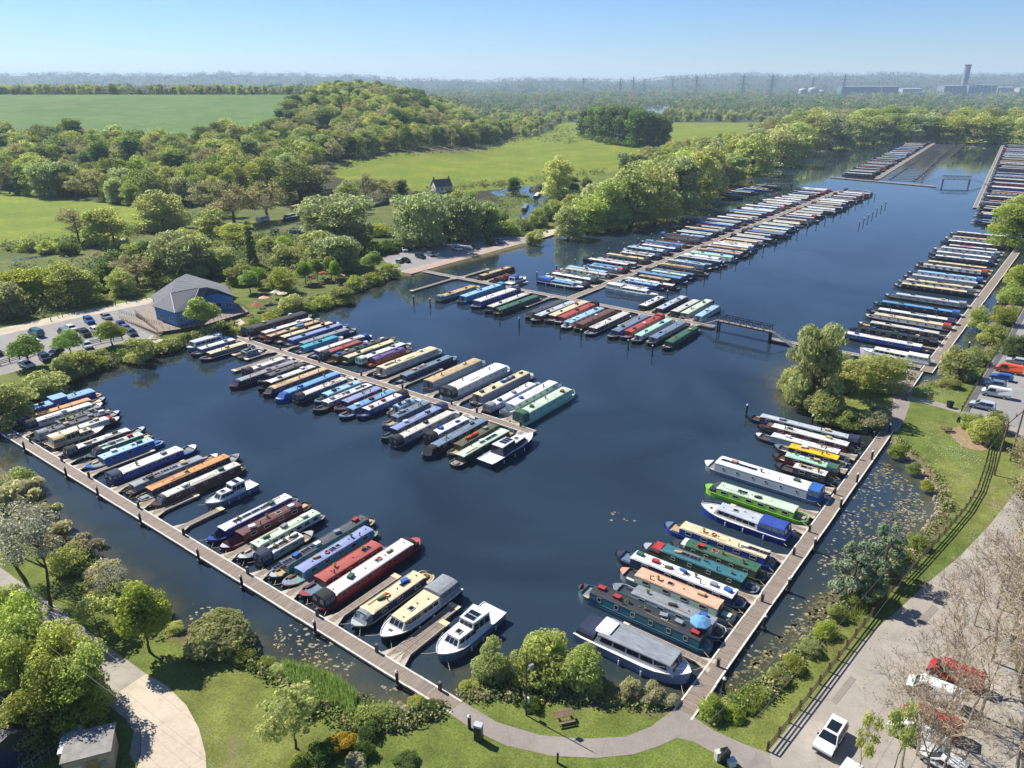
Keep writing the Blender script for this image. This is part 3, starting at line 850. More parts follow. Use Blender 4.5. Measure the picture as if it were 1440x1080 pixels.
    if 'wh' in o:                                        # raised wheelhouse part way along
        xa, xb = x0 + (x1 - x0) * .42, x0 + (x1 - x0) * .62
        w_ = MB(); w_.prism([(-wt, H), (wt, H), (wt * .92, H + .75), (-wt * .92, H + .75)], xa, xb); wo = part('wheelhouse', w_.mesh('wheelhouse', paint(side)), t)
        w_ = MB(); w_.box(xa - .15, xb + .15, -wt, wt, H + .752, H + .83); part('wheelhouse_roof', w_.mesh('wheelhouse_roof', roofpaint(roof)), wo)
    return H, zt, x0, x1, wt

def cruiser(t, L, B, o, rr, det):
    """parts of a plastic or steel river cruiser; bow at +x"""
    h = L / 2
    top, hullc = o.get('r', 'white'), o.get('h', 'white')
    fb = o.get('fb', 1.0)
    dark = o.get('boot', 'navy')
    part('hull', hull_mesh(L, B, paint(dark, .25), paint(hullc, .25), paint(o.get('dk', 'white2')), g=fb, sheer=.35, bowlen=L * .36, stern='square', flare=.16, deck=.10), t)
    st = o.get('st', 'cabin')
    z0 = fb - .08
    def block(name, xa, xb, wb, wt, za, zb, fa, fbk, wall, roofm, wins, parent=None):
        mb = MB()
        def ring(x, w, z): return [(x, -w, z), (x, w, z)]
        v = [(xa, -wb, za), (xb, -wb * .82, za), (xb, wb * .82, za), (xa, wb, za), (xa + fa, -wt, zb), (xb - fbk, -wt * .82, zb), (xb - fbk, wt * .82, zb), (xa + fa, wt, zb)]
        mb.add(v, [(0, 1, 5, 4), (1, 2, 6, 5), (2, 3, 7, 6), (3, 0, 4, 7), (4, 5, 6, 7)])
        co = part(name, mb.mesh(name, paint(wall, .3)), t)
        rb = MB(); e = .07
        rv = [(xa + fa - e, -wt - e, zb), (xb - fbk + e, -wt * .82 - e, zb), (xb - fbk + e, wt * .82 + e, zb), (xa + fa - e, wt + e, zb)]
        rb.add(rv + [(x * 1, y * .93, z + .1) for x, y, z in rv], [(4, 5, 6, 7), (0, 1, 5, 4), (1, 2, 6, 5), (2, 3, 7, 6), (3, 0, 4, 7), (3, 2, 1, 0)])
        ro = part('roof', rb.mesh('roof', roofpaint(roofm)), co)
        def face(i, j, k, l, n, u0, u1, v0, v1, nm):
            A, Bq, Cq, D = (Vector(v[q_]) for q_ in (i, j, k, l))
            nr = (Bq - A).cross(D - A).normalized() * .012
            for q_ in range(n):
                ua = u0 + (u1 - u0) * (q_ + .06) / n; ub = u0 + (u1 - u0) * (q_ + .94) / n
                P = lambda u, w: (A * (1 - u) + Bq * u) * (1 - w) + (D * (1 - u) + Cq * u) * w + nr
                part(nm, quad_mesh([P(ua, v0), P(ub, v0), P(ub, v1), P(ua, v1)], GLASS, nm, .008), co)
        if wins:
            face(0, 1, 5, 4, wins, .05, .95, .38, .86, 'window')
            face(2, 3, 7, 6, wins, .05, .95, .38, .86, 'window')
            face(1, 2, 6, 5, 3 if wb > 1.1 else 2, .06, .94, .3, .88, 'windscreen')
            face(3, 0, 4, 7, 2, .1, .9, .35, .85, 'rear_window')
        return co, ro
    w = B / 2
    if st == 'cabin':           # low fore cabin, higher wheelhouse, open or covered cockpit
        block('fore_cabin', -h * .05, h * .62, w * .78, w * .62, z0, z0 + .85, 0, .75, hullc, top, 3)
        c, r_ = block('wheelhouse', -h * .5, h * .12, w * .82, w * .7, z0, z0 + 1.55, .1, .5, hullc, top, 3)
        for k in range(int(o.get('sp', 0))): part('solar_panel', SOLAR, r_, (-h * .25 + k * .8, 0, z0 + 1.66), (0, 0, math.pi / 2))
        part('roof_hatch', HATCH, t, (h * .3, 0, z0 + .97))
    elif st == 'long':          # dutch-barge style: long low cabin, cockpit aft under a canopy
        c, r_ = block('saloon', -h * .38, h * .66, w * .84, w * .74, z0, z0 + .95, .1, .7, hullc, top, 6)
        for i in range(4): part('roof_vent', VENT, r_, (-h * .2 + i * h * .22, rr.uniform(-.5, .5), z0 + 1.05))
        part('roof_hatch', HATCH, r_, (h * .2, 0, z0 + 1.05))
        part('fore_hatch', HATCH, t, (h * .78, 0, fb + .0))
    elif st == 'trip':          # broad river boat with one long grey roof
        block('saloon', -h * .62, h * .80, w * .86, w * .80, z0, z0 + 1.25, .5, .5, hullc, top, 5)
        c, r_ = block('aft_saloon', -h * .62 - .01, -h * .38, w * .7, w * .6, z0 + 1.36, z0 + 1.42, 0, 0, 'white2', 'white2', 0)
    if 'hs' in o:
        hood_on(t, 'cockpit_hood', -h + .15, -h * (.38 if st == 'long' else (.62 if st == 'trip' else .48)), w * .84, fb - .02, o['hs'], fb + (1.35 if st != 'trip' else .9), .35, 0, det >= 1 and st != 'trip')
    if 'hf' in o: hood_on(t, 'roof_cover', -h * .45, h * .05, w * .6, z0 + 1.6, o['hf'], z0 + 2.0, .3, .3, False)
    # pulpit rail and fenders
    rl = MB()
    pts = [(h * .5, w * .86), (h * .72, w * .62), (h * .9, w * .28), (h * .99, 0), (h * .9, -w * .28), (h * .72, -w * .62), (h * .5, -w * .86)]
    pts = [(x, y, fb + .28 * max(0, (x / h - .3)) + .65) for x, y in pts]
    for a, b_ in zip(pts, pts[1:]): rl.tube(a, b_, .02, n=5)
    for x, y, z in pts: rl.tube((x, y, z), (x, y, z - .65), .016, n=5)
    part('bow_rail', rl.mesh('bow_rail', GALV), t)
    for s in (1, -1):
        for x in (-h * .55, -h * .1, h * .3): part('fender', FENDER, t, (x, s * (w + .12), .45))
    if 'mast' in o:
        mm = MB(); mm.tube((h * .05, 0, z0 + 1.5), (h * .02, 0, z0 + 3.2), .025, n=5); part('mast', mm.mesh('mast', GALV), t)
    return z0 + 1, z0 + 1.1, -h * .5, h * .5, w * .7

BOATS = []          # filled row by row, built at the end so neighbours can be spaced
def parse(row, s, group, place, frm, axis_, flip=None):
    """'x0 y0 x1 y1;opts' pixel ends (walkway end, open end) of each boat"""
    out = []
    for i, ln in enumerate([l.strip() for l in s.strip().splitlines() if l.strip()]):
        px, _, op = ln.partition(';')
        x0, y0, x1, y1 = map(float, px.split())
        o = {}
        for w_ in op.replace(';', ' ').split():
            k, _, v_ = w_.partition('=')
            try: o[k] = float(v_) if k not in ('st',) else v_
            except ValueError: o[k] = v_ if v_ else '1'
        A, B_ = W(x0, y0, .7), W(x1, y1, .7)
        pa, pb = toAB(A), toAB(B_)
        ia, ib = (0, 1) if axis_ == 'b' else (1, 0)       # ia: coordinate along the walkway
        out.append(dict(pos=(pa[ia] + pb[ia]) / 2, r0=pa[ib], r1=pb[ib], o=o, row=row, axis=axis_, group=group, place=place, frm=frm))
    return out
def settle(rows, gap=.16, root=None, maxL=21.5, sgn=1):
    rows.sort(key=lambda q_: q_['pos'])
    for r_ in rows:
        o = r_['o']
        r_['B'] = float(o.get('w', {'E': 2.75, 'F': 2.75, 'R': 2.75, 'B': 2.4, 'C': 2.4}.get(r_['row'], 2.3)))
        if root is not None: r_['r0'] = root + sgn * max(.55, min(7, (r_['r0'] - root) * sgn))
        if abs(r_['r1'] - r_['r0']) > maxL: r_['r1'] = r_['r0'] + math.copysign(maxL, r_['r1'] - r_['r0'])
        r_['L'] = abs(r_['r1'] - r_['r0'])
    for _ in range(60):
        for p, q_ in zip(rows, rows[1:]):
            need = (p['B'] + q_['B']) / 2 + gap
            d = q_['pos'] - p['pos']
            if d < need:
                p['pos'] -= (need - d) / 2; q_['pos'] += (need - d) / 2
    BOATS.extend(rows)
    return rows

ROW_A = '''
8 584 151 557;w=3.3 r=skyblue s=royal h=royal wh br H=1.75
25 600 150 561;r=orange s=navy hs=charcoal
35 603 140 566;r=white2 s=offwhite hs=black n=7
55 607 160 577;r=darkgrey s=grey cl=6 br
46 615 172 581;r=navy s=darkblue hs=grey cl=5
58 622 172 590;r=white s=offwhite h=black hb=red
62 630 150 605;k=cr st=cabin r=cream h=cream hs=tan w=2.6 boot=brown
92 645 200 600;r=white s=navy hs=black sp=1
122 645 212 610;r=palegreen s=green hb=black sp=3 br cl=2
117 657 231 620;r=paleblue s=blue h=blue br cl=2 t=skyblue w=2.6
148 680 275 627;w=2.9 r=white s=royal h=darkblue hs=darkblue t=royal n=6
172 695 307 640;r=grey s=bluegrey sp=4 cl=2
190 700 340 642;r=orange s=navy pn=navy t=tan n=7 cl=1
208 710 347 657;r=offwhite s=maroon h=olive hb=darkgrey br t=olive
286 710 362 682;k=cr st=cabin r=white h=white w=2.5 sp=1 boot=bluegrey br
293 763 415 698;r=white2 s=royal sp=4 br cr=navy
303 770 440 710;r=maroon s=maroon h=maroon br cl=3 cr=maroon
332 787 455 723;r=palegreen s=offwhite h=black n=7 br
358 792 443 750;r=white s=grey hs=navy sp=2
372 810 530 732;r=darkgrey s=teal sp=5 cl=4 br pl
390 822 533 748;r=lavender s=turquoise pn=turquoise t=tan sp=1 br x=lifebuoy
420 840 540 767;r=brick s=maroon sp=1 br w=2.6
443 852 592 760;r=white s=red hs=black hb=black h=maroon t=red x=lifebuoy n=6 w=2.8
492 880 608 807;r=cream s=navy sp=1 hb=grey br x=lifebuoy t=offwhite w=2.7
530 897 643 827;k=cr st=long r=cream h=offwhite hs=grey w=3.6 boot=black br
610 923 702 860;k=cr st=cabin r=white h=white w=3.5 sp=2 boot=bluegrey br mast fb=1.1'''
ROW_B = '''
323 474 263 492;k=cr st=trip r=silver h=white w=3.3 boot=bluegrey
336 478 271 500;r=white s=blue
350 483 285 507;r=cream s=black h=black t=white n=7 w=2.4 big
375 489 337 503;r=grey s=bluegrey w=2.5 br
417 502 342 528;r=white s=offwhite hs=black br
417 510 326 546;r=grey s=navy h=navy hb=navy t=red w=2.4
434 512 365 539;r=darkgrey s=darkgrey cl=2
448 516 365 549;r=white s=black h=black cr=black
461 520 373 557;r=tan s=brown hb=darkgrey
480 526 390 564;r=skyblue s=blue h=blue hb=blue
498 530 417 566;r=offwhite s=navy hs=black br cl=1
509 537 447 568;r=paleblue s=turquoise w=2.5 dr=brick
530 539 444 580;r=white s=grey sp=2
545 545 471 577;r=lavender s=navy pn=navy t=pink h=maroon cl=1
558 549 482 589;r=skyblue s=bluegrey pn=red t=paleblue
579 550 505 588;r=white s=royal hs=black cl=3
598 557 551 584;r=paleblue s=silver arch br
610 566 538 600;r=bluegrey s=bluegrey h=bluegrey sp=2 cl=2 w=2.4
634 568 539 619;r=lavender s=navy hs=darkblue h=navy
644 577 555 628;r=offwhite s=grey hs=black br h=darkblue
673 585 598 621;r=white2 s=silver hs=black br cl=2 w=2.4
687 592 594 642;r=bluegrey s=black h=darkblue n=6 hb=black
702 601 628 640;r=olive s=olive h=olive x=kayak
722 605 635 653;r=palegreen s=black br n=5 sp=2 w=2.4
750 612 681 653;k=cr st=cabin r=white h=navy w=3.4 sp=3 boot=navy br fb=1.2'''
ROW_C = '''
344 471 437 443;r=charcoal s=black h=black w=3.6 hs=charcoal arch
365 474 450 449;r=white s=brick cl=2
373 480 457 452;r=tan s=maroon cl=4 x=tarp
390 482 475 454;r=cream s=navy hb=navy
405 486 486 456;r=lavender s=royal n=6
419 489 508 465;r=grey s=bluegrey h=charcoal cl=2
411 495 480 474;r=turquoise s=turquoise h=darkblue cl=1
434 501 528 474;r=white s=royal hb=royal cl=2
450 503 515 480;r=brick s=green hs=charcoal
463 510 556 474;r=darkgrey s=olive cl=6 sp=1
480 509 563 481;r=cream s=green n=7
498 510 583 485;r=white s=navy w=2.4 hs=palegreen
513 513 582 491;r=purple s=rust arch cl=2
527 527 622 493;r=cream s=offwhite w=3.3 port pl h=black sp=2
555 536 645 503;r=bluegrey s=navy h=navy cl=2 sp=1
593 545 685 510;r=tan s=bluegrey w=3.2 h=bluegrey port cl=2
622 557 717 517;r=white2 s=white w=3.9 hs=charcoal h=silver boot=navy port
658 565 755 528;r=cream s=grey w=3.0 cl=5 x=dinghy port
684 579 758 539;r=white s=lavender hs=grey
702 581 787 539;r=white2 s=white w=2.7 br h=silver cr=silver
724 593 808 550;r=palegreen s=mint w=3.0 hs=green cl=3 h=mint port pl'''
ROW_D = '''
1220 629 1052 584;r=silver s=darkblue hs=navy n=6 h=black
1215 636 1065 600;r=white s=maroon h=black cl=2 hb=brown
1211 649 1060 613;r=white2 s=bluegrey port h=black
1200 656 1089 627;r=yellow s=navy big w=2.3
1182 667 1087 640;r=mint s=maroon hs=green arch
1175 678 1091 653;r=white s=darkgrey sp=1 w=2.3
1162 704 992 649;r=white2 s=silver hs=blue port sp=4 h=bluegrey spx=.62 w=3.6
1141 733 993 682;r=palegreen s=lime h=lime hb=darkgrey sp=1 n=6 w=2.8
1107 759 989 709;k=cr st=long r=silver h=offwhite hs=royal w=3.6 boot=royal
1090 792 935 737;r=cream s=royal h=royal sp=2 spx=.03 x=lifebuoy cl=2 w=2.7
1077 812 946 762;r=green s=olive hb=white x=ring n=5 w=2.5
1069 831 905 766;r=teal s=darkgreen hb=red sp=2 spx=.6 cl=3 h=darkgreen w=2.6
1050 847 864 780;r=white2 s=navy cl=7 n=4 w=2.6
1034 867 871 802;r=peach s=palegreen h=grey cl=2 w=2.6
1020 890 861 825;r=grey s=silver cl=3 dr=brick w=2.5
1002 907 812 827;r=charcoal s=teal h=bluegrey cl=7 x=flag tall w=2.7
978 944 810 891;k=cr st=trip r=grey h=silver hs=navy w=4.2 boot=lavender fb=1.25 br'''
ROW_E = '''
672 403 616 423;r=tan s=bluegrey hs=grey br
710 401 624 434;r=paleblue s=turquoise hs=turquoise w=3.0 h=teal
728 410 657 434;r=white s=royal hs=navy w=3.4 h=navy
740 414 672 445;r=offwhite s=navy
757 418 694 443;r=green s=darkgreen h=darkgreen n=6
795 423 744 448;r=darkgrey s=charcoal hb=black
806 426 745 455;r=silver s=maroon
823 426 757 459;r=cream s=maroon h=maroon cl=2
838 429 781 454;r=brick s=maroon hs=black
845 434 789 465;r=paleblue s=white
867 437 807 464;r=brown s=rust cl=1
884 443 823 470;r=offwhite s=black n=7 t=white
912 446 844 482;r=bluegrey s=blue cl=2
927 446 870 479;r=brick s=red hs=brick n=6
942 451 888 483;r=mint s=silver w=2.4
963 454 912 484;r=bluegrey s=grey cl=2
982 462 932 490;r=green s=darkgreen h=black w=2.6'''
ROW_F = '''
657 394 730 378;r=tan s=brown w=2.5 hb=brown
686 400 722 387;r=maroon s=maroon cl=3
708 400 742 392;k=cr st=cabin r=white h=white hf=blue w=3.2 boot=bluegrey
895 437 937 419;r=white s=black
919 440 969 419;r=silver s=navy w=2.6
946 447 980 423;r=offwhite s=charcoal hb=black
959 448 999 423;r=palegreen s=grey hb=black
975 452 1012 432;r=paleblue s=silver hb=grey w=2.6'''
ROW_R = '''
1310 510 1208 493;k=cr st=long r=white h=white w=3.4 hs=white boot=white
1308 493 1168 469;r=white s=royal w=2.8 n=4
1321 481 1193 465;r=charcoal s=black hs=black
1335 471 1203 458;r=offwhite s=charcoal cl=2
1339 462 1216 444;r=cream s=offwhite hs=red w=2.8 port
1347 452 1199 436;r=white s=navy hs=navy sp=2
1352 442 1209 425;r=skyblue s=navy hs=blue w=2.6
1362 431 1244 415;r=silver s=grey hs=grey w=2.8
1376 415 1251 401;r=cream s=black hs=charcoal port
1382 407 1257 397;r=cream s=offwhite
1386 401 1253 388;r=silver s=grey w=2.6 port
1387 394 1259 383;r=paleblue s=white hs=blue
1407 386 1275 374;r=offwhite s=white hs=red sp=2
1399 378 1275 370;r=cream s=brown
1409 372 1305 362;r=white s=navy hs=navy
1418 368 1303 355;r=white2 s=grey hs=charcoal
1420 360 1311 350;r=white s=silver hs=grey
1421 356 1325 347;r=white s=navy x=redkayak
1430 351 1317 339;r=white2 s=black hs=black
1432 343 1325 335;r=cream s=white
1430 335 1331 329;r=white s=navy hs=blue'''
settle(parse('A', ROW_A, 'boats on the lawn walkway', 'on reed-side walkway', 'lawn ramp', 'b'), root=44.5)
settle(parse('B', ROW_B, 'boats on the near side of the cafe walkway', 'cafe walkway open-water side', 'outer tip', 'b'), root=99.8, sgn=-1)
settle(parse('C', ROW_C, 'boats on the quay side of the cafe walkway', 'cafe walkway quay side', 'outer tip', 'b'), root=102.0)
settle(parse('D', ROW_D, 'boats on the willow lawn walkway', 'on willow walkway', 'lawn path', 'a'), root=-20.9, sgn=-1)
settle(parse('E', ROW_E, 'boats on the quay walkway facing the cafe', 'quay walkway cafe side', 'footbridge', 'b'), root=179.8, sgn=-1)
settle(parse('F', ROW_F, 'boats behind the quay walkway', 'behind quay walkway', 'footbridge', 'b'), root=182.2)
settle(parse('R', ROW_R, 'boats on the walkway beside the reedy bank', 'on bank walkway', 'grassy spit', 'a'), root=-18.6, sgn=-1, maxL=22)

MIXR = ['white', 'white2', 'offwhite', 'cream', 'silver', 'white2', 'white', 'grey', 'paleblue', 'offwhite', 'tan', 'silver', 'white', 'cream', 'bluegrey', 'palegreen', 'charcoal', 'maroon', 'white2', 'skyblue', 'silver']
MIXS = ['navy', 'navy', 'black', 'grey', 'darkblue', 'royal', 'maroon', 'darkgreen', 'charcoal', 'bluegrey', 'silver', 'brown', 'navy', 'offwhite', 'red', 'blue']
def auto_row(row, n, p0, p1, root, sgn, lmin, lmax, group, place, frm, axis_, fixed={}, seed=1, skip=(), root_fn=None):
    rr = random.Random(seed); rows = []
    for i in range(n):
        if i in skip: continue
        pos = p0 + (p1 - p0) * (i + .5 + (.18 if i % 2 == 0 else -.18)) / n
        o = dict(r=rr.choice(MIXR), s=rr.choice(MIXS))
        if rr.random() < .4: o['hs'] = rr.choice(['black', 'navy', 'charcoal', 'grey', 'blue', 'black', 'darkblue', 'red'])
        if rr.random() < .3: o['sp'] = 2
        o['w'] = 3.2 if rr.random() < .12 else rr.uniform(2.5, 2.85)
        if rr.random() < .3: o['br'] = '1'
        if rr.random() < .35: o['cl'] = 2
        o.update(fixed.get(i, {}))
        rt = root if root_fn is None else root_fn(pos)
        L = rr.uniform(lmin, lmax)
        st = rr.uniform(.5, 1.6)
        rows.append(dict(pos=pos, r0=rt + sgn * st, r1=rt + sgn * (st + L), o=o, row=row, axis=axis_, group=group, place=place, frm=frm))
    return settle(rows, .2)
auto_row('G', 66, 190, 470, -115.9, -1, 15, 21, 'boats on the willow side of the longest walkway', 'longest walkway willow side', 'quay walkway', 'a',
         {0: dict(k='cr', st='long', r='skyblue', h='white', w=3.2, boot='navy', hs='blue'), 3: dict(r='green', s='darkgreen', hb='red'), 7: dict(r='skyblue', s='navy'), 17: dict(r='purple', s='royal'), 30: dict(r='skyblue', s='royal', hs='blue'), 52: dict(r='white2', s='white', w=3.4)}, 3)
auto_row('H', 66, 196, 474, -113.1, 1, 15, 20, 'boats on the open side of the longest walkway', 'longest walkway open side', 'quay walkway', 'a',
         {0: dict(k='cr', st='long', r='white', h='white', w=3.4, boot='white', hs='white'), 4: dict(r='tan', s='black', w=2.6), 13: dict(r='white2', s='white', w=3.6), 14: dict(r='mint', s='white', w=3.4), 40: dict(r='white', s='brick', w=2.8), 62: dict(r='white', s='maroon', hs='red', w=2.6)}, 5)
sl = lambda b_: s0[0] + (s1[0] - s0[0]) * (b_ - s0[1]) / (s1[1] - s0[1])
auto_row('S', 48, s0[1] - 60, s1[1], 0, 1, 20, 24, 'boats in the far eastern basin', 'in far eastern basin', 'grassy spit', 'a', {3: dict(r='white', s='red'), 10: dict(r='orange', s='white')}, 8, root_fn=lambda b_: sl(b_) + 1.2)
tl_ = lambda b_: t0[0] + (t1[0] - t0[0]) * (b_ - t0[1]) / (t1[1] - t0[1])
auto_row('T', 34, t0[1] + 6, t1[1], 0, -1, 27, 35, 'boats in the far western basin', 'in far western basin', 'cross walkway', 'a', {1: dict(r='white', s='charcoal'), 5: dict(r='brick', s='brick', w=3), 15: dict(r='skyblue', s='royal', w=3.4)}, 9, root_fn=lambda b_: tl_(b_) - 1.5)
vl = lambda b_: v0[0] + (v1[0] - v0[0]) * (b_ - v0[1]) / (v1[1] - v0[1])
auto_row('V', 9, v0[1] - 2, v1[1], 0, 1, 14, 19, 'boats under the lakeside willows', 'moored under lakeside willows', 'longest walkway', 'a', {0: dict(r='skyblue', s='blue', h='blue', w=2.8)}, 10, root_fn=lambda b_: vl(b_) + 1.0)

CN = dict(offwhite='off-white', white2='bright white', paleblue='pale blue', skyblue='light blue', royal='royal blue', darkblue='dark blue', palegreen='pale green', darkgreen='dark green',
          grey='grey', darkgrey='dark grey', bluegrey='blue-grey', charcoal='charcoal', lime='lime green', mint='mint green')
cn = lambda c: CN.get(c, c)
ROPE = mat('rope', 'b8a98a', .8)
def build_boats():
    by = {}
    for r_ in BOATS: by.setdefault(r_['row'], []).append(r_)
    far_first = {'A': -1, 'B': -1, 'C': -1, 'D': 1, 'E': -1, 'F': -1, 'R': 1, 'G': 1, 'H': 1, 'S': 1, 'T': 1, 'V': 1}
    for row, rows in by.items():
        rows.sort(key=lambda q_: q_['pos'] * far_first[row])
        for i, r_ in enumerate(rows):
            rr = random.Random(hash((row, i)) & 0xffff if False else i * 31 + ord(row))
            o = r_['o']; B, L = r_['B'], r_['L']
            det = 2 if row in 'AD' else (1 if row in 'BCEFR' or (row in 'GH' and r_['pos'] < 290) else 0)
            mid = (r_['r0'] + r_['r1']) / 2
            a, b_ = (r_['pos'], mid) if r_['axis'] == 'b' else (mid, r_['pos'])
            d = (0, 1) if r_['axis'] == 'b' else (1, 0)
            sg = math.copysign(1, r_['r1'] - r_['r0'])
            if 'br' in o: sg = -sg                    # bow towards the walkway
            dirv = (E1 * d[0] + E2 * d[1]) * sg
            jit = rr.uniform(-.012, .012)
            cr = o.get('k') == 'cr'
            # ---- label
            if cr: bits = ['cabin cruiser' if o.get('st') == 'cabin' else ('broad river cruiser' if o.get('st') == 'trip' else 'long river cruiser'), 'with ' + cn(o['r']) + ' roof']
            else:
                bits = ['widebeam' if B > 2.95 else 'narrowboat', 'with ' + cn(o['r']) + ' roof', 'and ' + cn(o['s']) + ' sides']
                if o['r'] == o['s']: bits = bits[:1] + ['all in ' + cn(o['r'])]
            tail = [ordinal(i) + ' from ' + r_['frm'], r_['place']]
            extra = ''
            if 'hs' in o: extra = cn(o['hs']) + '-hooded'
            elif 'hb' in o or 'cr' in o: extra = 'bow-covered'
            lab = ' '.join(([extra] if extra else []) + bits) + ', ' + ', '.join(tail)
            if len(lab.split()) > 16: lab = ' '.join(bits) + ', ' + ', '.join(tail)
            if len(lab.split()) > 16: lab = ' '.join(bits[:2]) + ', ' + ', '.join(tail)
            r_['short'] = ' '.join(bits[:2])
            name = 'river_cruiser' if cr else ('widebeam_boat' if B > 2.95 else 'narrowboat')
            t = thing(name, AB(a, b_, 0), math.atan2(dirv.y, dirv.x) + jit, lab, 'boat' if cr else 'canal boat', r_['group'])
            H, zt, x0, x1, wt = (cruiser if cr else narrowboat)(t, L, B, o, rr, det)
            T = Matrix.Translation(AB(a, b_, 0)) @ Matrix.Rotation(math.atan2(dirv.y, dirv.x) + jit, 4, 'Z')
            r_['T'] = T
            if det == 2:                              # mooring lines to the walkway
                e_ = 1 if 'br' in o else -1
                for s_ in (1, -1):
                    mb = MB(); A_ = Vector((e_ * (L / 2 - .7), s_ * B * (.36 if e_ < 0 else .22), .72)); Z_ = Vector((e_ * (L / 2 + .42), s_ * B * .62, .55)); M_ = (A_ + Z_) / 2 - Vector((0, 0, .12))
                    mb.tube(A_, M_, .025, n=4); mb.tube(M_, Z_, .025, n=4)
                    part('mooring_rope', mb.mesh('mooring_rope', ROPE), t)
            k = int(o.get('cl', rr.choice([1, 2, 2, 3]) if det and not cr else 0))
            for j in range(k if det else 0):
                kind = rr.choice(['storage_box', 'plant_pot', 'plant_pot', 'storage_box', 'roof_bag']) if 'pl' not in o else rr.choice(['plant_pot', 'plant_pot', 'storage_box'])
                x = x0 + (x1 - x0) * ((j + .5) / k) + rr.uniform(-.3, .3)
                CLUTTER.append((T @ Vector((x, rr.uniform(-.3, .3) * wt, zt - .01)), rr.uniform(-.3, .3) + math.atan2(dirv.y, dirv.x), kind, r_['short'], tail))
            if 'x' in o: CLUTTER.append((T @ Vector((x0 + (x1 - x0) * .62, 0, zt)), math.atan2(dirv.y, dirv.x), o['x'], r_['short'], tail))
        # jetties in the gaps between neighbours
        rows2 = sorted(rows, key=lambda q_: q_['pos'])
        step = []
        for p, q_ in zip(rows2, rows2[1:]):
            g0, g1 = p['pos'] + p['B'] / 2, q_['pos'] - q_['B'] / 2
            if g1 - g0 > 1.15: step.append(((g0 + g1) / 2 if g1 - g0 < 4 else g0 + .75, min(p['L'], q_['L'])))
        for j, (pos, L) in enumerate(sorted(step, key=lambda q_: q_[0] * far_first[row])):
            r_ = rows[0]; sg = math.copysign(1, r_['r1'] - r_['r0'])
            rootp = {'A': 44.42, 'B': 99.88, 'C': 101.92, 'D': -20.9, 'E': 179.88, 'F': 182.12, 'R': -18.6, 'G': -115.82, 'H': -113.18}.get(row)
            if rootp is None: rootp = sl(pos) + 1.0 if row == 'S' else (tl_(pos) - 1.3 if row == 'T' else vl(pos) + .9)
            Lf = min(13, max(7, L * .8)) * sg
            lab = 'narrow jetty between moored boats, %s from %s, %s' % (ordinal(j), r_['frm'], r_['place'])
            if r_['axis'] == 'b': finger(pos, rootp, 0, Lf, lab)
            else: finger(rootp, pos, Lf, 0, lab)
build_boats()

# empty berths of the far western basin: jetties only
for i in range(34):
    b_ = t0[1] + 8 + i * (t1[1] - t0[1] - 12) / 34
    finger(tl_(b_) + 1.3, b_, 26, 0, 'empty jetty of the far basin, %s from cross walkway' % ordinal(i), group='empty jetties of the far basin')
finger(-142.0, 99.88, 0, -13, 'bare jetty with open water either side, near cafe end of walkway', 1.3)
finger(-50.2, 44.42, 0, 11, 'broad jetty beside the white cabin cruiser nearest the lawn ramp', 1.3)
finger(-158, 179.88, 0, -20, 'empty jetty jutting into open water near the stone quay', 1.2)
finger(-157, 182.12, 0, 14, 'jetty behind the quay walkway beside the long brown boat', 1.2)
finger(-76, 102.0, 0, .8, 'stub jetty at the outer tip of the cafe walkway', 1.2)

# ---------------------------------------------------------------- mooring piles, service posts, loose gear
for i, a in enumerate(np.arange(-210, -45, 12.6)):
    pile(AB(a + 11 + 1.6 * math.sin(i * 2.3), 42.15, 0), 2.0, 'white-capped black mooring pile, outer edge of reed-side walkway, %s from hidden end' % ordinal(i), 'piles along the reed-side walkway')
for i, b_ in enumerate(np.arange(62, 140, 11.0)):
    pile(AB(-18.6, b_ + 1.4 * math.sin(i * 1.9), 0), 2.0, 'white-capped black mooring pile on shore edge of willow walkway, %s from lawn path' % ordinal(i), 'piles along the willow walkway')
for i, b_ in enumerate(np.arange(186, 350, 15)):
    pile(AB(-14.6 + (b_ - 178) * .0465 * .6 + .3, b_, 0), 2.0, 'dark mooring pile on shore edge of bank walkway, %s from grassy spit' % ordinal(i), 'piles along the bank walkway')
for i, p_ in enumerate([(1049, 586), (1141, 601)]):
    pile(W(p_[0], p_[1], 0), 2.4, ['tall pile with white cap off the bow of the silver-roofed boat', 'pale-capped pile between willow and moored boats'][i], 'piles in open water')
for i, p_ in enumerate([(582, 428), (605, 432), (730, 460), (788, 466), (817, 477), (883, 492), (917, 500), (703, 448)]):
    pile(W(p_[0], p_[1], 0), 2.4, 'free-standing capped pile in open water off quay walkway, %s from quay' % ordinal(i), 'piles in open water')
for i in range(7):
    p_ = W(1208 + i * 6.2, 319 - i * 4.8, 0)
    pile(p_, 2.4, 'bare pile off the open side of longest walkway, %s of its row' % ordinal(i), 'bare piles off the longest walkway', False)
for i in range(22):
    u = i / 21
    pile(W(1297 + 52 * u, 254 - 53 * u ** .8, 0), 3.0, 'bare berth pile of the far basin, %s from truss bridge' % ordinal(i), 'bare piles of the far basin', False)
for i in range(24):
    pile(AB(-136.5, 196 + i * 11.6, 0), 2.4, 'capped pile off the willow side of longest walkway, %s from quay walkway' % ordinal(i), 'piles off the longest walkway', False)
for i in range(20):
    pile(AB(-92.0, 200 + i * 13.6, 0), 2.4, 'capped pile off the open side of longest walkway, %s from quay walkway' % ordinal(i), 'piles off the longest walkway', False)
for i, a in enumerate([-42.5, -52, -62.2, -76, -91, -103.2, -118.5, -128, -140]):
    pedestal(a, 44.14, 'dark service post on boat edge of reed-side walkway, %s from lawn ramp' % ordinal(i), 'service posts on walkways')
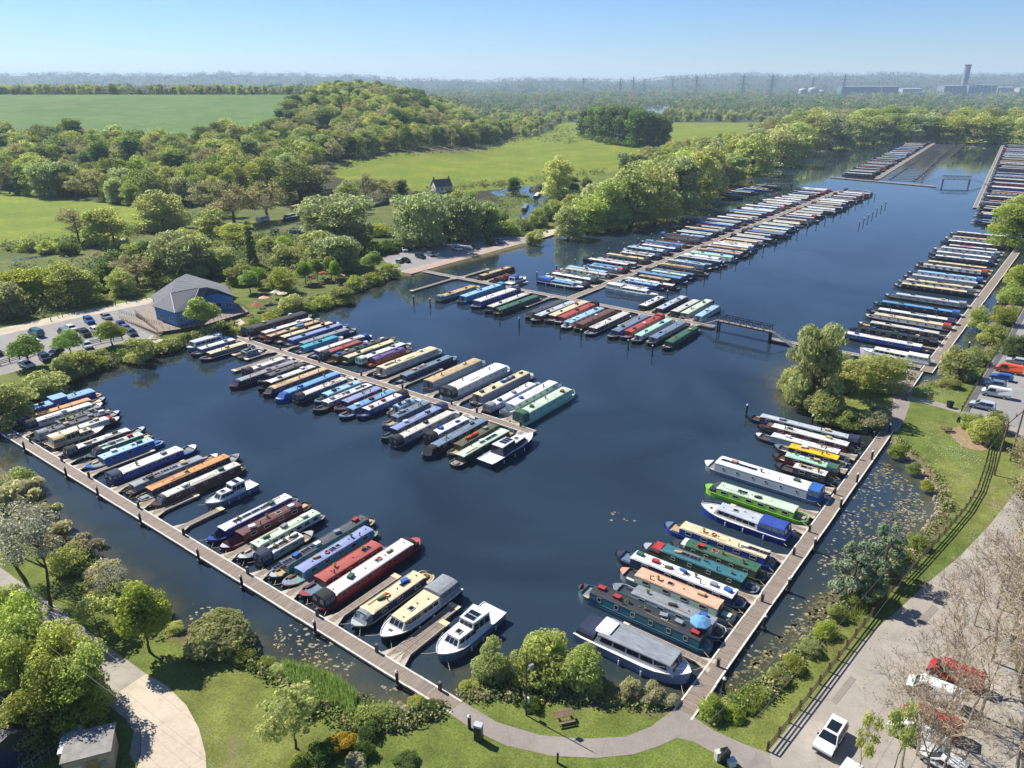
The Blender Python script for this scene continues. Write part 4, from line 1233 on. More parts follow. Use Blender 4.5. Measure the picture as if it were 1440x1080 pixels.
for i, b_ in enumerate([65, 78.8, 91, 98, 111, 125.5, 136]):
    pedestal(-20.4, b_, 'dark service post on boat edge of willow walkway, %s from lawn path' % ordinal(i), 'service posts on walkways')
for i, a in enumerate([-74, -84.5, -91, -104.5, -117, -131, -145, -157]):
    pedestal(a, 101.6, 'dark service post on cafe walkway, %s from outer tip' % ordinal(i), 'service posts on walkways')

used_lab = {}
for p, rz, kind, short, tail in CLUTTER:
    if kind in ('storage_box', 'plant_pot', 'roof_bag'):
        who = '%s, %s' % (tail[0], tail[1])
        nm = {'storage_box': 'storage box', 'plant_pot': 'potted plant', 'roof_bag': 'canvas bag'}[kind]
        k_ = (kind, who); used_lab[k_] = used_lab.get(k_, 0) + 1
        wds = ['', 'second ', 'third ', 'fourth ', 'fifth ', 'sixth ', 'seventh '][used_lab[k_] - 1]
        if kind == 'storage_box':
            c = random.choice(list(BOXM)); o = part('storage_box', BOXM[c], None, p, (0, 0, rz))
            tag(o, '%s%s storage box on boat roof, %s' % (wds, c, who), 'box', 'boxes on boat roofs')
        elif kind == 'roof_bag':
            mb = MB(); n = 8
            mb.rings([[(x, math.cos(2 * math.pi * i / n) * r_, .16 + math.sin(2 * math.pi * i / n) * .16) for i in range(n)] for x, r_ in ((-.55, .06), (-.45, .22), (0, .26), (.42, .2), (.55, .05))], cap=True)
            o = part('canvas_bag', mb.mesh('canvas_bag', canvas(random.choice(['tan', 'green', 'charcoal', 'blue', 'olive']))), None, p, (0, 0, rz))
            tag(o, '%scanvas bag lying on boat roof, %s' % (wds, who), 'bag', 'bags on boat roofs')
        else:
            t = thing('plant_pot', p, rz, '%spotted plant on boat roof, %s' % (wds, who), 'plant pot', 'plant pots on boat roofs')
            part('pot', POTM, t)
            LATE_POTS = globals().setdefault('LATE_POTS', []); LATE_POTS.append(t)
    elif kind in ('kayak', 'redkayak', 'dinghy'):
        c = {'kayak': 'orange', 'redkayak': 'red', 'dinghy': 'bluegrey'}[kind]
        k_ = {'kayak': 'C8471F', 'redkayak': 'B02428', 'dinghy': '7D8FA0'}[kind]
        mb = MB(); n = 8; Lk = 1.7
        prof = [(-1, .03), (-.85, .2), (-.5, .36), (0, .4), (.5, .36), (.85, .2), (1, .03)]
        mb.rings([[(x * Lk, math.cos(2 * math.pi * i / n) * w_, .2 + (.25 * x * x if math.sin(2 * math.pi * i / n) > 0 else .12 * x * x) * .4 + math.sin(2 * math.pi * i / n) * w_ * .45) for i in range(n)] for x, w_ in prof], cap=True)
        t = thing('kayak', p, rz, '%s %s lying on the roof of the %s' % (c, 'kayak' if kind != 'dinghy' else 'upturned dinghy', short), 'kayak')
        part('shell', mb.mesh('kayak_shell', mat('kayak_' + c, k_, .35)), t)
        mb = MB(); torus(mb, .3, .045); part('cockpit_rim', mb.mesh('cockpit_rim', BLACK), t, (0, 0, .42))
    elif kind in ('lifebuoy', 'ring'):
        o = part('lifebuoy', BUOYM, None, p + Vector((0, 0, .09)))
        tag(o, 'round lifebuoy lying on the roof, %s, %s' % tuple(tail), 'lifebuoy', 'lifebuoys on boat roofs')
    elif kind == 'tarp':
        o = part('folded_tarp', mk(lambda m: m.prism([(-.7, 0), (.7, 0), (.5, .3), (0, .45), (-.5, .3)], -1.1, 1.1), 'folded_tarp', canvas('skyblue')), None, p, (0, 0, rz))
        tag(o, 'blue tarpaulin heaped on the tan-roofed cluttered narrowboat', 'tarpaulin')
    elif kind == 'flag':
        t = thing('flag', W(820, 835, 1.2), rz, 'red flag on a short staff at the bow of the teal boat', 'flag')
        mb = MB(); mb.tube((0, 0, 0), (-.3, 0, 1.9), .03, n=6); part('staff', mb.mesh('staff', WOODM), t)
        mb = MB()
        g_ = [[(-.1 - .16 * j / 3 + .28 * i * .5, .12 * math.sin(i * 1.4 + j), .8 + .9 * j / 3 - .12 * i) for i in range(6)] for j in range(4)]
        mb.rings(g_, 0, False); part('cloth', mb.mesh('cloth', mat('flag_red', 'B5202E', .8)), t)

# umbrella on the stern of the teal boat
p = W(983, 893, .5)
t = thing('parasol', (p.x, p.y, .5), 0.2, 'pale blue parasol open over the stern of the cluttered teal boat', 'parasol')
mb = MB(); mb.tube((0, 0, 0), (0, 0, 2.45), .03, n=6); part('pole', mb.mesh('pole', ALU), t)
mb = MB(); n = 8; rim = [(math.cos(2 * math.pi * i / n) * 1.25, math.sin(2 * math.pi * i / n) * 1.25, 1.98) for i in range(n)]; midr = [(x * .5, y * .5, 2.32) for x, y, z in rim]
mb.rings([[(x, y, z - .16) for x, y, z in rim], rim, midr, [(0.03 * math.cos(i), .03 * math.sin(i), 2.5) for i in range(n)]]); part('canopy', mb.mesh('canopy', canvas('skyblue')), t)
for i in range(n):
    mb = MB(); mb.tube((0, 0, 1.75), (rim[i][0] * .95, rim[i][1] * .95, 1.93), .012, n=4); part('rib', mb.mesh('rib', ALU), t)

# ================================================================ BUILDINGS, BRIDGES, FENCES, VEHICLES
def poly_prism(mb, pts, z0, z1, mi=0, top=True, mt=None):
    n = len(pts)
    area = sum(pts[i][0] * pts[(i + 1) % n][1] - pts[(i + 1) % n][0] * pts[i][1] for i in range(n))
    if area < 0: pts = pts[::-1]
    v = [(p[0], p[1], z0) for p in pts] + [(p[0], p[1], z1) for p in pts]
    mb.add(v, [(i, (i + 1) % n, n + (i + 1) % n, n + i) for i in range(n)], mi)
    if top: mb.add([(p[0], p[1], z1) for p in pts], [tuple(range(n))], mi if mt is None else mt)

# ---- blue cafe
BOARD = mat('blue_weatherboard', '3D80BA', .6, vary=.15, scale=1.2, streak=(1, 1, 14))
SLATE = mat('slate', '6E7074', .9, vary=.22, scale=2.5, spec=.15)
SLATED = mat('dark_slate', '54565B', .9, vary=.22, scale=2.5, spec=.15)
eav = [(211, 417.5), (217, 423), (214, 430), (246, 440), (269, 434), (287, 418), (331, 417), (318, 401), (262, 385)]
EV = [W(x, y, 5.3) for x, y in eav]
r1, r2, wv, vv = W(248, 392, 8.2), W(290, 404, 7.8), W(240, 412.5, 7.0), W(280, 405, 7.7)
org = W(262, 440, .5); org.z = .5
t = thing('cafe_building', org, 0, 'blue boarded cafe with grey hipped slate roof on a raised deck by the lake', 'building')
loc = lambda p: Vector(p) - org
cen = sum(EV, Vector()) / len(EV)
def inset(P_, d):
    n = len(P_); ar = sum(P_[i].x * P_[(i + 1) % n].y - P_[(i + 1) % n].x * P_[i].y for i in range(n)); sg = 1 if ar > 0 else -1; out = []
    for i in range(n):
        u = (P_[i] - P_[i - 1]); v = (P_[(i + 1) % n] - P_[i]); u.z = v.z = 0; u.normalize(); v.normalize()
        nu = Vector((-u.y, u.x, 0)) * sg; nv = Vector((-v.y, v.x, 0)) * sg; m_ = (nu + nv)
        out.append(P_[i] + m_ * (d / max(.5, 1 + nu.dot(nv))))
    return out
foot = inset(EV, .55)
zb = 1.5
WIND = sum(EV[i].x * EV[(i + 1) % len(EV)].y - EV[(i + 1) % len(EV)].x * EV[i].y for i in range(len(EV)))
WALLS = []
for i in range(len(foot)):
    a, b_ = foot[i], foot[(i + 1) % len(foot)]
    d = (b_ - a); ln = Vector((d.x, d.y, 0)).length; d = Vector((d.x, d.y, 0)).normalized()
    nrm = Vector((d.y, -d.x, 0))
    if WIND < 0: nrm = -nrm
    mb = MB()
    q_ = [a, b_]
    A0, B0 = loc(a), loc(b_); th_ = nrm * -.2
    zt = 5.0 - .5
    for z in (0,):
        v = [(A0.x, A0.y, zb - .5), (B0.x, B0.y, zb - .5), (B0.x, B0.y, zt), (A0.x, A0.y, zt)]
        if i == 5: v.insert(3, ((A0.x + B0.x) / 2, (A0.y + B0.y) / 2, 5.75))
        k_ = len(v)
        v += [(x + th_.x, y + th_.y, z_) for x, y, z_ in v]
        mb.add(v, [tuple(range(k_)), tuple(range(2 * k_ - 1, k_ - 1, -1))] + [(j, k_ + j, k_ + (j + 1) % k_, (j + 1) % k_) for j in range(k_)])
    w_ = part('wall', mb.mesh('wall', BOARD), t)
    # horizontal boards proud of the wall
    bd = MB(); nb = 16
    for k in range(nb):
        z0_ = zb - .5 + k * (zt - zb + .5) / nb + .01; z1_ = z0_ + (zt - zb + .5) / nb - .03
        e0, e1 = nrm * .012, nrm * .035
        bd.add([(A0.x + e1.x, A0.y + e1.y, z0_), (B0.x + e1.x, B0.y + e1.y, z0_), (B0.x + e0.x, B0.y + e0.y, z1_), (A0.x + e0.x, A0.y + e0.y, z1_)], [(0, 1, 2, 3)])
    tag(part('weatherboard', bd.mesh('weatherboard', BOARD), w_), kind='stuff')
    if ln > 2.2 and i in (1, 2, 3, 5, 6):
        nw = {1: 1, 2: 2, 3: 2, 5: 3, 6: 1}[i]
        for k in range(nw):
            c_ = loc(a) + d * ln * ((k + .5) / nw) + nrm * .04
            ww, wh, zc = min(2.0, ln / nw * .6), 1.25, zb + .95
            fm = MB()
            X = lambda s, z, e=0: (c_.x + d.x * s + nrm.x * e, c_.y + d.y * s + nrm.y * e, z)
            fr = [(-ww / 2, zc - wh / 2), (ww / 2, zc - wh / 2), (ww / 2, zc + wh / 2), (-ww / 2, zc + wh / 2)]
            inn = [(s * .86, zc + (z - zc) * .82) for s, z in fr]
            fm.rings([[X(s, z, 0) for s, z in fr], [X(s, z, .06) for s, z in fr], [X(s, z, .06) for s, z in inn], [X(s, z, .01) for s, z in inn]], 0)
            wd = part('window', fm.mesh('window', paint('offwhite')), t)
            gm = MB(); gm.add([X(s, z, .014) for s, z in inn], [(0, 1, 2, 3)]); part('pane', gm.mesh('pane', GLASS), wd)
            mm = MB(); mm.add([X(-.05, zc - wh * .41, .05), X(.05, zc - wh * .41, .05), X(.05, zc + wh * .41, .05), X(-.05, zc + wh * .41, .05)], [(0, 1, 2, 3)]); part('mullion', mm.mesh('mullion', paint('offwhite')), wd)
E_ = [loc(p) for p in EV]
def roof_face(ids, m, nm='roof_slope'):
    mb = MB(); pts = [Vector(p) for p in ids]; n = len(pts)
    nz = (pts[1] - pts[0]).cross(pts[2] - pts[0])
    if nz.z < 0: pts.reverse()
    mb.add([tuple(p) for p in pts] + [(p.x, p.y, p.z - .16) for p in pts], [tuple(range(n)), tuple(range(2 * n - 1, n - 1, -1))] + [(n + i, n + (i + 1) % n, (i + 1) % n, i) for i in range(n)])
    ro = part(nm, mb.mesh(nm, m), t)
    # courses of slates: thin ledges across the slope
    lo = min(p.z for p in pts); hi = max(p.z for p in pts); cs = MB(); k = max(3, int((hi - lo) / .17))
    nr = (pts[1] - pts[0]).cross(pts[2] - pts[0]).normalized()
    for j in range(1, k):
        z = lo + (hi - lo) * j / k; xs = []
        for i in range(n):
            a, b_ = pts[i], pts[(i + 1) % n]
            if (a.z - z) * (b_.z - z) < 0: xs.append(a + (b_ - a) * ((z - a.z) / (b_.z - a.z)))
        if len(xs) == 2:
            p, q_ = xs; dn = (nr.cross((q_ - p).normalized())).normalized()
            if dn.z > 0: dn = -dn
            cs.add([p + nr * .004, q_ + nr * .004, q_ + nr * .035 + dn * .05, p + nr * .035 + dn * .05, q_ + nr * .002 + dn * .055, p + nr * .002 + dn * .055], [(0, 1, 2, 3), (3, 2, 4, 5)])
    if cs.v: tag(part('slate_course', cs.mesh('slate_course', m), ro), kind='stuff')
    return ro
R1, R2, WV_, VV_ = loc(r1), loc(r2), loc(wv), loc(vv)
APEX = (E_[5] + E_[6]) / 2; APEX.z = 6.7
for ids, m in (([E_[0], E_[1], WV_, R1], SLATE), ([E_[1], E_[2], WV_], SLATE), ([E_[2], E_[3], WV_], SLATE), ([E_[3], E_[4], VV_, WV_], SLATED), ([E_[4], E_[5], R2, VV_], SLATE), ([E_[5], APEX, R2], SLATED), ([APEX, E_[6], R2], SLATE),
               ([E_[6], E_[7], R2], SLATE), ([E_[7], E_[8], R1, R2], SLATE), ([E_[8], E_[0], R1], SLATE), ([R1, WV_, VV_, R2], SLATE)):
    roof_face(ids, m)
for a, b_ in ((WV_, E_[3]), (VV_, E_[4]), (R2, E_[5]), (R2, APEX), (R1, R2), (WV_, VV_)):
    mb = MB(); mb.tube(a + Vector((0, 0, .04)), b_ + Vector((0, 0, .04)), .12, n=5); part('ridge_tile', mb.mesh('ridge_tile', mat('ridge', '8E9094', .6)), t)
mb = MB(); dpx = [(190, 440), (222, 467), (256, 462), (290, 456), (350, 438), (336, 428), (300, 418), (214, 424)]
D_ = [W(x, y, 1.4) for x, y in dpx]; poly_prism(mb, [(p.x - org.x, p.y - org.y) for p in D_], .02, .9, 0, True, 1)
part('deck', mb.mesh('deck', [WOODD, PLANK]), t)
def rail(parent, pts, h, m, posts=2.0, name='railing', rails=(1.0, .55), r=.03):
    mb = MB(); ps = MB()
    for a, b_ in zip(pts, pts[1:]):
        a, b_ = Vector(a), Vector(b_); L = (b_ - a).length; n = max(1, round(L / posts))
        for f in rails: mb.tube(a + Vector((0, 0, h * f)), b_ + Vector((0, 0, h * f)), r, n=4)
        for i in range(n + 1):
            p = a + (b_ - a) * i / n; ps.tube(p, p + Vector((0, 0, h)), r * 1.3, n=4)
    o = part(name, mb.mesh(name, m), parent)
    tag(part('baluster', ps.mesh('baluster', m), o), kind='stuff')
    return o
z9 = .91
rail(t, [loc(D_[0]) + Vector((0, 0, 0)), loc(D_[1]), loc(D_[2])], 1.0, WOODM, 1.3)
rail(t, [loc(D_[2]), loc(D_[3]), loc(D_[4]), loc(D_[5])], 1.0, WOODD, 1.3)
rail(t, [loc(W(168, 441, 1.2)), loc(W(200, 450, 1.4)), loc(W(228, 459, 1.4))], 1.0, WOODM, 1.2)
rail(t, [loc(W(169, 449, .6)), loc(W(200, 462, .9)), loc(W(221, 473, .9))], 1.0, WOODM, 1.2)
mb = MB(); rp_ = [loc(W(x, y, .5)) for x, y in ((166, 447), (170, 442), (228, 462), (222, 472))]
mb.add([(p.x, p.y, z) for p, z in zip(rp_, (.05, .05, .88, .88))] + [(p.x, p.y, -.1) for p in rp_], [(0, 1, 2, 3), (0, 4, 5, 1), (1, 5, 6, 2), (2, 6, 7, 3), (3, 7, 4, 0)])
part('access_ramp', mb.mesh('access_ramp', PLANK), t)
sA, sB = loc(W(225, 467, 1.4)), loc(W(213, 480, .5))
for i in range(6):
    f = i / 6; c_ = sA + (sB - sA) * (f + .08); d = (sB - sA).normalized(); s_ = Vector((-d.y, d.x, 0)).normalized() * .9; e = Vector((d.x, d.y, 0)).normalized() * .16
    mb = MB(); z = .88 * (1 - f) - .06
    mb.add([c_ + s_ - e, c_ - s_ - e, c_ - s_ + e, c_ + s_ + e], [(0, 1, 2, 3)])
    mb.v = [(x, y, z) for x, y, _ in mb.v] + [(x, y, z - .12) for x, y, _ in mb.v]; mb.add([], [(4 + 3, 4 + 2, 4 + 1, 4)], 0); mb.f[-1] = (7, 6, 5, 4); mb.f += [(0, 4, 5, 1), (1, 5, 6, 2), (2, 6, 7, 3), (3, 7, 4, 0)]; mb.m += [0] * 4
    part('step', mb.mesh('step', PLANK), t)

# ---- houses, huts
def house(name, p, rz, L, D, H, RH, wallm, roofm, label, cat='building', chims=0, wins=3, hip=0.0, door=True):
    t = thing(name, p, rz, label, cat)
    mb = MB()
    mb.add([(-L / 2, -D / 2, -.3), (L / 2, -D / 2, -.3), (L / 2, D / 2, -.3), (-L / 2, D / 2, -.3), (-L / 2, -D / 2, H), (L / 2, -D / 2, H), (L / 2, D / 2, H), (-L / 2, D / 2, H), (-L / 2, 0, H + RH * (1 - hip)), (L / 2, 0, H + RH * (1 - hip))],
           [(0, 1, 5, 4), (2, 3, 7, 6), (1, 2, 6, 9, 5), (3, 0, 4, 8, 7)])
    w = part('wall', mb.mesh('wall', wallm), t)
    mb = MB(); e = .35
    for s in (1, -1):
        v = [(-L / 2 - e, s * (D / 2 + e), H - .25), (L / 2 + e, s * (D / 2 + e), H - .25), (L / 2 + e, 0, H + RH + .06), (-L / 2 - e, 0, H + RH + .06)]
        v2 = [(x, y, z + .14) for x, y, z in v]
        mb.add(v + v2, [(0, 1, 2, 3), (7, 6, 5, 4), (0, 4, 5, 1), (1, 5, 6, 2), (2, 6, 7, 3), (3, 7, 4, 0)])
    ro = part('roof', mb.mesh('roof', roofm), t)
    for k in range(chims):
        mb = MB(); x = -L / 2 + .5 if k == 0 else L / 2 - .5
        mb.box(x - .4, x + .4, -.35, .35, H + RH * .5, H + RH + 1.3); mb.box(x - .48, x + .48, -.43, .43, H + RH + 1.302, H + RH + 1.45); mb.tube((x, 0, H + RH + 1.45), (x, 0, H + RH + 1.8), .13, n=6)
        part('chimney', mb.mesh('chimney', mat('chimney_brick', '7a5a4a', .9)), ro)
    for k in range(wins):
        x = -L / 2 + L * (k + .5) / wins
        for s in (1, -1):
            mb = MB(); mb.box(x - .5, x + .5, -.04, .04, H * .35, H * .78)
            wd = part('window', mb.mesh('window', paint('white')), t, (0, s * (D / 2 + .03), 0))
            mb = MB(); mb.box(x - .4, x + .4, -.05, .05, H * .38, H * .75); part('pane', mb.mesh('pane', GLASS), wd, (0, 0, 0))
    return t
WHITEW = mat('white_render', 'D8D6CE', .8, vary=.08)
p = W(621, 270); p.z = land(p.x, p.y)
house('cottage', p, R(32), 10.5, 6.5, 3.6, 3.5, WHITEW, SLATED, 'white rendered cottage with dark slate roof beside the canal lock meadow', chims=2, wins=4)
# beige utility hut
p = W(133, 1075)
t = thing('utility_hut', p, R(20), 'small beige utility hut with flat grey roof and brown door by the concrete apron', 'hut')
BEIGE = mat('beige_block', 'A8967A', .85, vary=.12, scale=2)
mb = MB(); mb.box(-1.9, 1.9, -1.6, 1.6, -.1, 2.6); w_ = part('wall', mb.mesh('wall', BEIGE), t)
mb = MB(); mb.box(-2.1, 2.1, -1.8, 1.8, 2.602, 2.78); part('roof', mb.mesh('roof', mat('flat_felt', '86827c', .9, vary=.3, scale=1.5)), t)
mb = MB(); mb.box(-.2, .85, -1.66, -1.603, .0, 2.1); d_ = part('door', mb.mesh('door', mat('hut_door', '9a7a50', .7)), t)
mb = MB(); mb.box(.68, .76, -1.7, -1.661, 1.0, 1.12); part('handle', mb.mesh('handle', STEEL), d_)
mb = MB(); mb.box(-1.6, -.5, -1.66, -1.603, 1.0, 1.9); v_ = part('louvre_vent', mb.mesh('louvre_vent', paint('offwhite')), t)
for k in range(6):
    mb = MB(); mb.box(-1.52, -.58, -1.69, -1.662, 1.06 + k * .14, 1.12 + k * .14); part('slat', mb.mesh('slat', paint('white')), v_)
mb = MB(); mb.box(1.0, 1.5, -1.68, -1.603, 1.2, 1.75); part('meter_box', mb.mesh('meter_box', paint('grey')), t)
p = W(107, 1060)
t = thing('storage_container', p, R(20), 'pale grey flat-topped container behind the beige hut', 'container')
mb = MB(); mb.box(-.75, .75, -2.0, 2.0, 0, 2.3); part('body', mb.mesh('body', paint('grey')), t)
mb = MB(); mb.box(-.8, .8, -2.05, 2.05, 2.302, 2.4); part('roof', mb.mesh('roof', paint('silver')), t)
p = W(10, 1062)
t = thing('garden_shed', p, R(-35), 'dark blue-black timber building with railed steps half hidden by trees', 'shed')
mb = MB(); mb.box(-4.5, 2.2, -3, 3, 0, 3.0); part('wall', mb.mesh('wall', paint('darkblue')), t)
mb = MB(); mb.prism([(-3.3, 2.95), (3.3, 2.95), (0, 4.1)], -4.8, 2.5); part('roof', mb.mesh('roof', paint('charcoal')), t)
rail(t, [(2.3, -3, 0), (3.6, -3, 0), (3.6, 3, 0)], 1.1, paint('grey'), .8)

# ---- truss footbridges on piles
def footbridge(p, q_, zd, label, stair0=6.5, stair1=6.5, truss=1.6, w=1.4, sz=.5):
    d = Vector((q_.x - p.x, q_.y - p.y, 0)); L = d.length
    t = thing('footbridge', (p.x, p.y, 0), math.atan2(d.y, d.x), label, 'footbridge', 'truss footbridges')
    mb = MB(); mb.box(-.6, L + .6, -w / 2, w / 2, zd - .1, zd); part('deck', mb.mesh('deck', PLANK), t)
    for s in (1, -1):
        y = s * (w / 2 + .06); mb = MB()
        mb.box(-.6, L + .6, y - .09, y + .09, zd - .26, zd + .02); mb.box(-.6, L + .6, y - .09, y + .09, zd + truss - .14, zd + truss)
        n = max(4, round(L / 1.5))
        for i in range(n + 1):
            x = L * i / n; mb.tube((x, y, zd), (x, y, zd + truss - .05), .075, n=4)
            if i < n: mb.tube((x, y, zd + (truss - .05) * (i % 2)), (L * (i + 1) / n, y, zd + (truss - .05) * (1 - i % 2)), .06, n=4)
        part('truss_side', mb.mesh('truss_side', mat('dark_steel', '23262b', .6, metal=.2)), t)
    for x in (0, L):
        for s in (1, -1):
            mb = MB(); mb.tube((x, s * w * .42, -2), (x, s * w * .42, zd - .105), .22, n=9); part('leg', mb.mesh('leg', BLACK), t)
    for x0, dx in ((-.6, -stair0), (L + .6, stair1)):
        if not dx: continue
        st = MB(); n = 16
        for s in (1, -1): st.tube((x0, s * w / 2, zd - .06), (x0 + dx, s * w / 2, sz), .1, n=4)
        so = part('stringer', st.mesh('stringer', GALV), t)
        for i in range(n):
            f = (i + .5) / n; z = zd + (sz - zd) * f; x = x0 + dx * f
            tr = MB(); tr.box(x - .13, x + .13, -w / 2, w / 2, z - .04, z); part('step', tr.mesh('step', GALV), so)
        for s in (1, -1): rail(t, [(x0, s * w / 2, zd), (x0 + dx, s * w / 2, sz)], 1.0, GALV, 1.5, 'handrail', r=.035)
    return t
bp_ = W(1010, 466, 0)
footbridge(bp_, W(1082, 482, 0), rise(bp_, 450.5), 'dark steel truss footbridge between the quay walkway and the grassy spit', 5, 5)
bp_ = W(1077, 267.5, 0)
footbridge(bp_, W(1112, 266.5, 0), rise(bp_, 258.5), 'distant truss footbridge beside the lakeside willow boats', 9, 9, 1.8, 1.8)
bp_ = W(1325, 259.5, 0)
footbridge(bp_, W(1362, 260.5, 0), rise(bp_, 251.5), 'distant truss footbridge spanning the gap in the far cross walkway', 10, 10, 2.0, 2.2)

# ---- fences
def fence(px, label, h=1.25, posts=2.4, rails=3, m=WOODD, z=.5, name='timber_fence'):
    pts = [W(x, y, z) for x, y in px]
    t = thing(name, pts[0], 0, label, 'fence', 'post and rail fences')
    pm = MB(); pm.box(-.09, .09, -.09, .09, -.2, h); pm = pm.mesh('post', m)
    RL = {}
    for a, b_ in zip(pts, pts[1:]):
        d = b_ - a; L = d.length; n = max(1, round(L / posts)); ang = math.atan2(d.y, d.x)
        for i in range(n):
            p = a + d * i / n - pts[0]
            part('post', pm, t, (p.x, p.y, 0), (0, 0, ang))
            s = L / n; key = round(s, 2)
            if key not in RL:
                mb = MB(); mb.box(.0, s, -.14, -.092, -.075, .075); RL[key] = mb.mesh('rail', m)
            for k in range(rails): part('rail', RL[key], t, (p.x, p.y, h * (.32 + .3 * k)), (0, 0, ang))
    p = pts[-1] - pts[0]; part('post', pm, t, (p.x, p.y, 0))
    return t
fence([(1079, 1056), (1138, 980), (1190, 912), (1236, 853), (1262, 822), (1291, 792), (1328, 752), (1357, 718), (1374, 690), (1386, 655), (1393, 622), (1399, 600)], 'long dark post and rail fence between the lawn and the tarmac road')
fence([(1352, 578), (1367, 552), (1388, 518), (1413, 480), (1432, 446), (1452, 410)], 'dark post and rail fence along the parked cars above the bank')
fence([(-30, 522), (0, 514), (28, 506), (48, 498)], 'low timber rail fence at the corner of the lakeside car park')
fence([(125, 486), (142, 482), (160, 479), (172, 477)], 'short rail fence beside clipped hedge and young lime')
for i, (x, y) in enumerate([(72, 452), (82, 447), (88, 446), (105, 442), (120, 440), (134, 436), (150, 432), (163, 430), (178, 427), (192, 425), (206, 421)]):
    mb = MB(); mb.tube((0, 0, -.2), (0, 0, 1.3), .11, .1, 7)
    tag(part('timber_post', mb.mesh('timber_post', WOODD), None, W(x, y)), 'short timber post along the grass edge of the track, %s from its shaded end' % ordinal(i), 'post', 'posts beside the track')

# ---- vehicles
CARM = {}
def car_body(kind):
    if kind in CARM: return CARM[kind]
    if kind == 'van':
        L, Wd, prof = 5.2, 1.95, [(-2.6, .45), (-2.6, 1.05), (-2.58, 1.95), (-2.45, 2.05), (1.0, 2.05), (1.35, 1.95), (1.95, 1.2), (2.5, 1.0), (2.6, .8), (2.6, .4)]
        belt = 1.12; gl = [(1.28, 1.98), (1.93, 1.24)]; side = [(.2, 1.22, 1.75, 1.22, 1.25, 1.85, .2, 1.85)]; rear = None
    elif kind == 'suv':
        L, Wd, prof = 4.5, 1.85, [(-2.2, .42), (-2.22, .95), (-2.05, 1.6), (-1.85, 1.68), (.35, 1.68), (.55, 1.62), (1.25, 1.08), (2.05, .95), (2.22, .75), (2.22, .4)]
        belt = 1.02; gl = [(.52, 1.63), (1.22, 1.12)]; side = [(-1.75, 1.08, -.5, 1.08, -.5, 1.55, -1.75, 1.55), (-.42, 1.08, .95, 1.08, .35, 1.55, -.42, 1.55)]; rear = [(-2.2, 1.02), (-2.06, 1.56)]
    else:
        L, Wd, prof = 4.2, 1.78, [(-2.08, .4), (-2.1, .85), (-1.75, 1.38), (-1.45, 1.47), (.1, 1.47), (.35, 1.42), (1.05, .98), (1.85, .86), (2.08, .65), (2.08, .36)]
        belt = .94; gl = [(.32, 1.42), (1.02, 1.0)]; side = [(-1.5, .98, -.45, .98, -.45, 1.36, -1.35, 1.36), (-.38, .98, .75, .98, .2, 1.36, -.38, 1.36)]; rear = [(-2.06, .9), (-1.77, 1.34)]
    def hw(z): return Wd / 2 - (.0 if z < belt else .20 * (z - belt) / .6) - (.05 if z < .5 else 0)
    def mkbody(m):
        mb = MB(); n = len(prof)
        fr = .06
        v = []
        for s in (-1, 1):
            v += [(x, s * hw(z), z) for x, z in prof]
        mb.add(v, [(i, i + 1, n + i + 1, n + i) for i in range(n - 1)])
        for s in (0, 1):      # sides fan from sill
            f = tuple(s * n + i for i in (range(n) if s == 1 else range(n - 1, -1, -1)))
            mb.f.append(f); mb.m.append(0)
        mb.f.append((n - 1, 0, n, 2 * n - 1)); mb.m.append(0)
        mb.f = [tuple(reversed(f)) if k < 0 else f for k, f in enumerate(mb.f)]
        return mb.mesh('car_body', m)
    def pane(pa, pb, wfac=.86):
        (x0, z0), (x1, z1) = pa, pb
        d = Vector((x1 - x0, 0, z1 - z0)); nr = Vector((-(z1 - z0), 0, x1 - x0)).normalized()
        if nr.z < 0: nr = -nr
        e = nr * .014
        P = [(x0 + e.x, -hw(z0) * .9, z0 + e.z), (x1 + e.x, -hw(z1) * .92, z1 + e.z), (x1 + e.x, hw(z1) * .92, z1 + e.z), (x0 + e.x, hw(z0) * .9, z0 + e.z)]
        return quad_mesh(P if (Vector(P[1]) - Vector(P[0])).cross(Vector(P[2]) - Vector(P[0])).z > 0 else P[::-1], GLASS, 'car_glass', .004)
    g = [('windscreen', pane(gl[0], gl[1]))]
    if rear: g.append(('rear_window', pane(rear[0], rear[1])))
    for s in (1, -1):
        for q_ in side:
            P = [(q_[2 * i], s * (hw(q_[2 * i + 1]) + .012), q_[2 * i + 1]) for i in range(4)]
            g.append(('side_window', quad_mesh(P if s < 0 else P[::-1], GLASS, 'car_glass', .004)))
    wm_ = MB(); wm_.tube((0, -.1, 0), (0, .1, 0), .32 if kind != 'van' else .34, n=14, mi=0); wm_.tube((0, -.108, 0), (0, .108, 0), .19, n=10, mi=1)
    wh = wm_.mesh('wheel', [TYRE, ALU])
    lm = MB(); lm.box(-.03, .03, -.2, .2, -.08, .08); lt = lm.mesh('headlight', mat('lamp_glass', 'C9CDD2', .15)); rl_ = lm.mesh('tail_light', mat('tail_red', '8a1518', .25))
    pl = MB(); pl.box(-.012, .012, -.26, .26, -.055, .055); plm = pl.mesh('number_plate', mat('plate', 'D8CC7A', .5))
    CARM[kind] = (mkbody, g, wh, lt, rl_, plm, Wd, L, hw, prof)
    return CARM[kind]
mb = MB(); mb.box(-.06, .06, -.09, .09, -.07, .07); MIRROR = mb.mesh('wing_mirror', BLACK)
mb = MB(); mb.box(-.07, .07, -.84, .84, -.09, .09); BUMP = mb.mesh('bumper', mat('dark_plastic', '2a2c2e', .6))
mb = MB(); mb.box(-.95, .95, -.03, .03, -.06, .06); SILL = mb.mesh('sill', MATS['dark_plastic'])
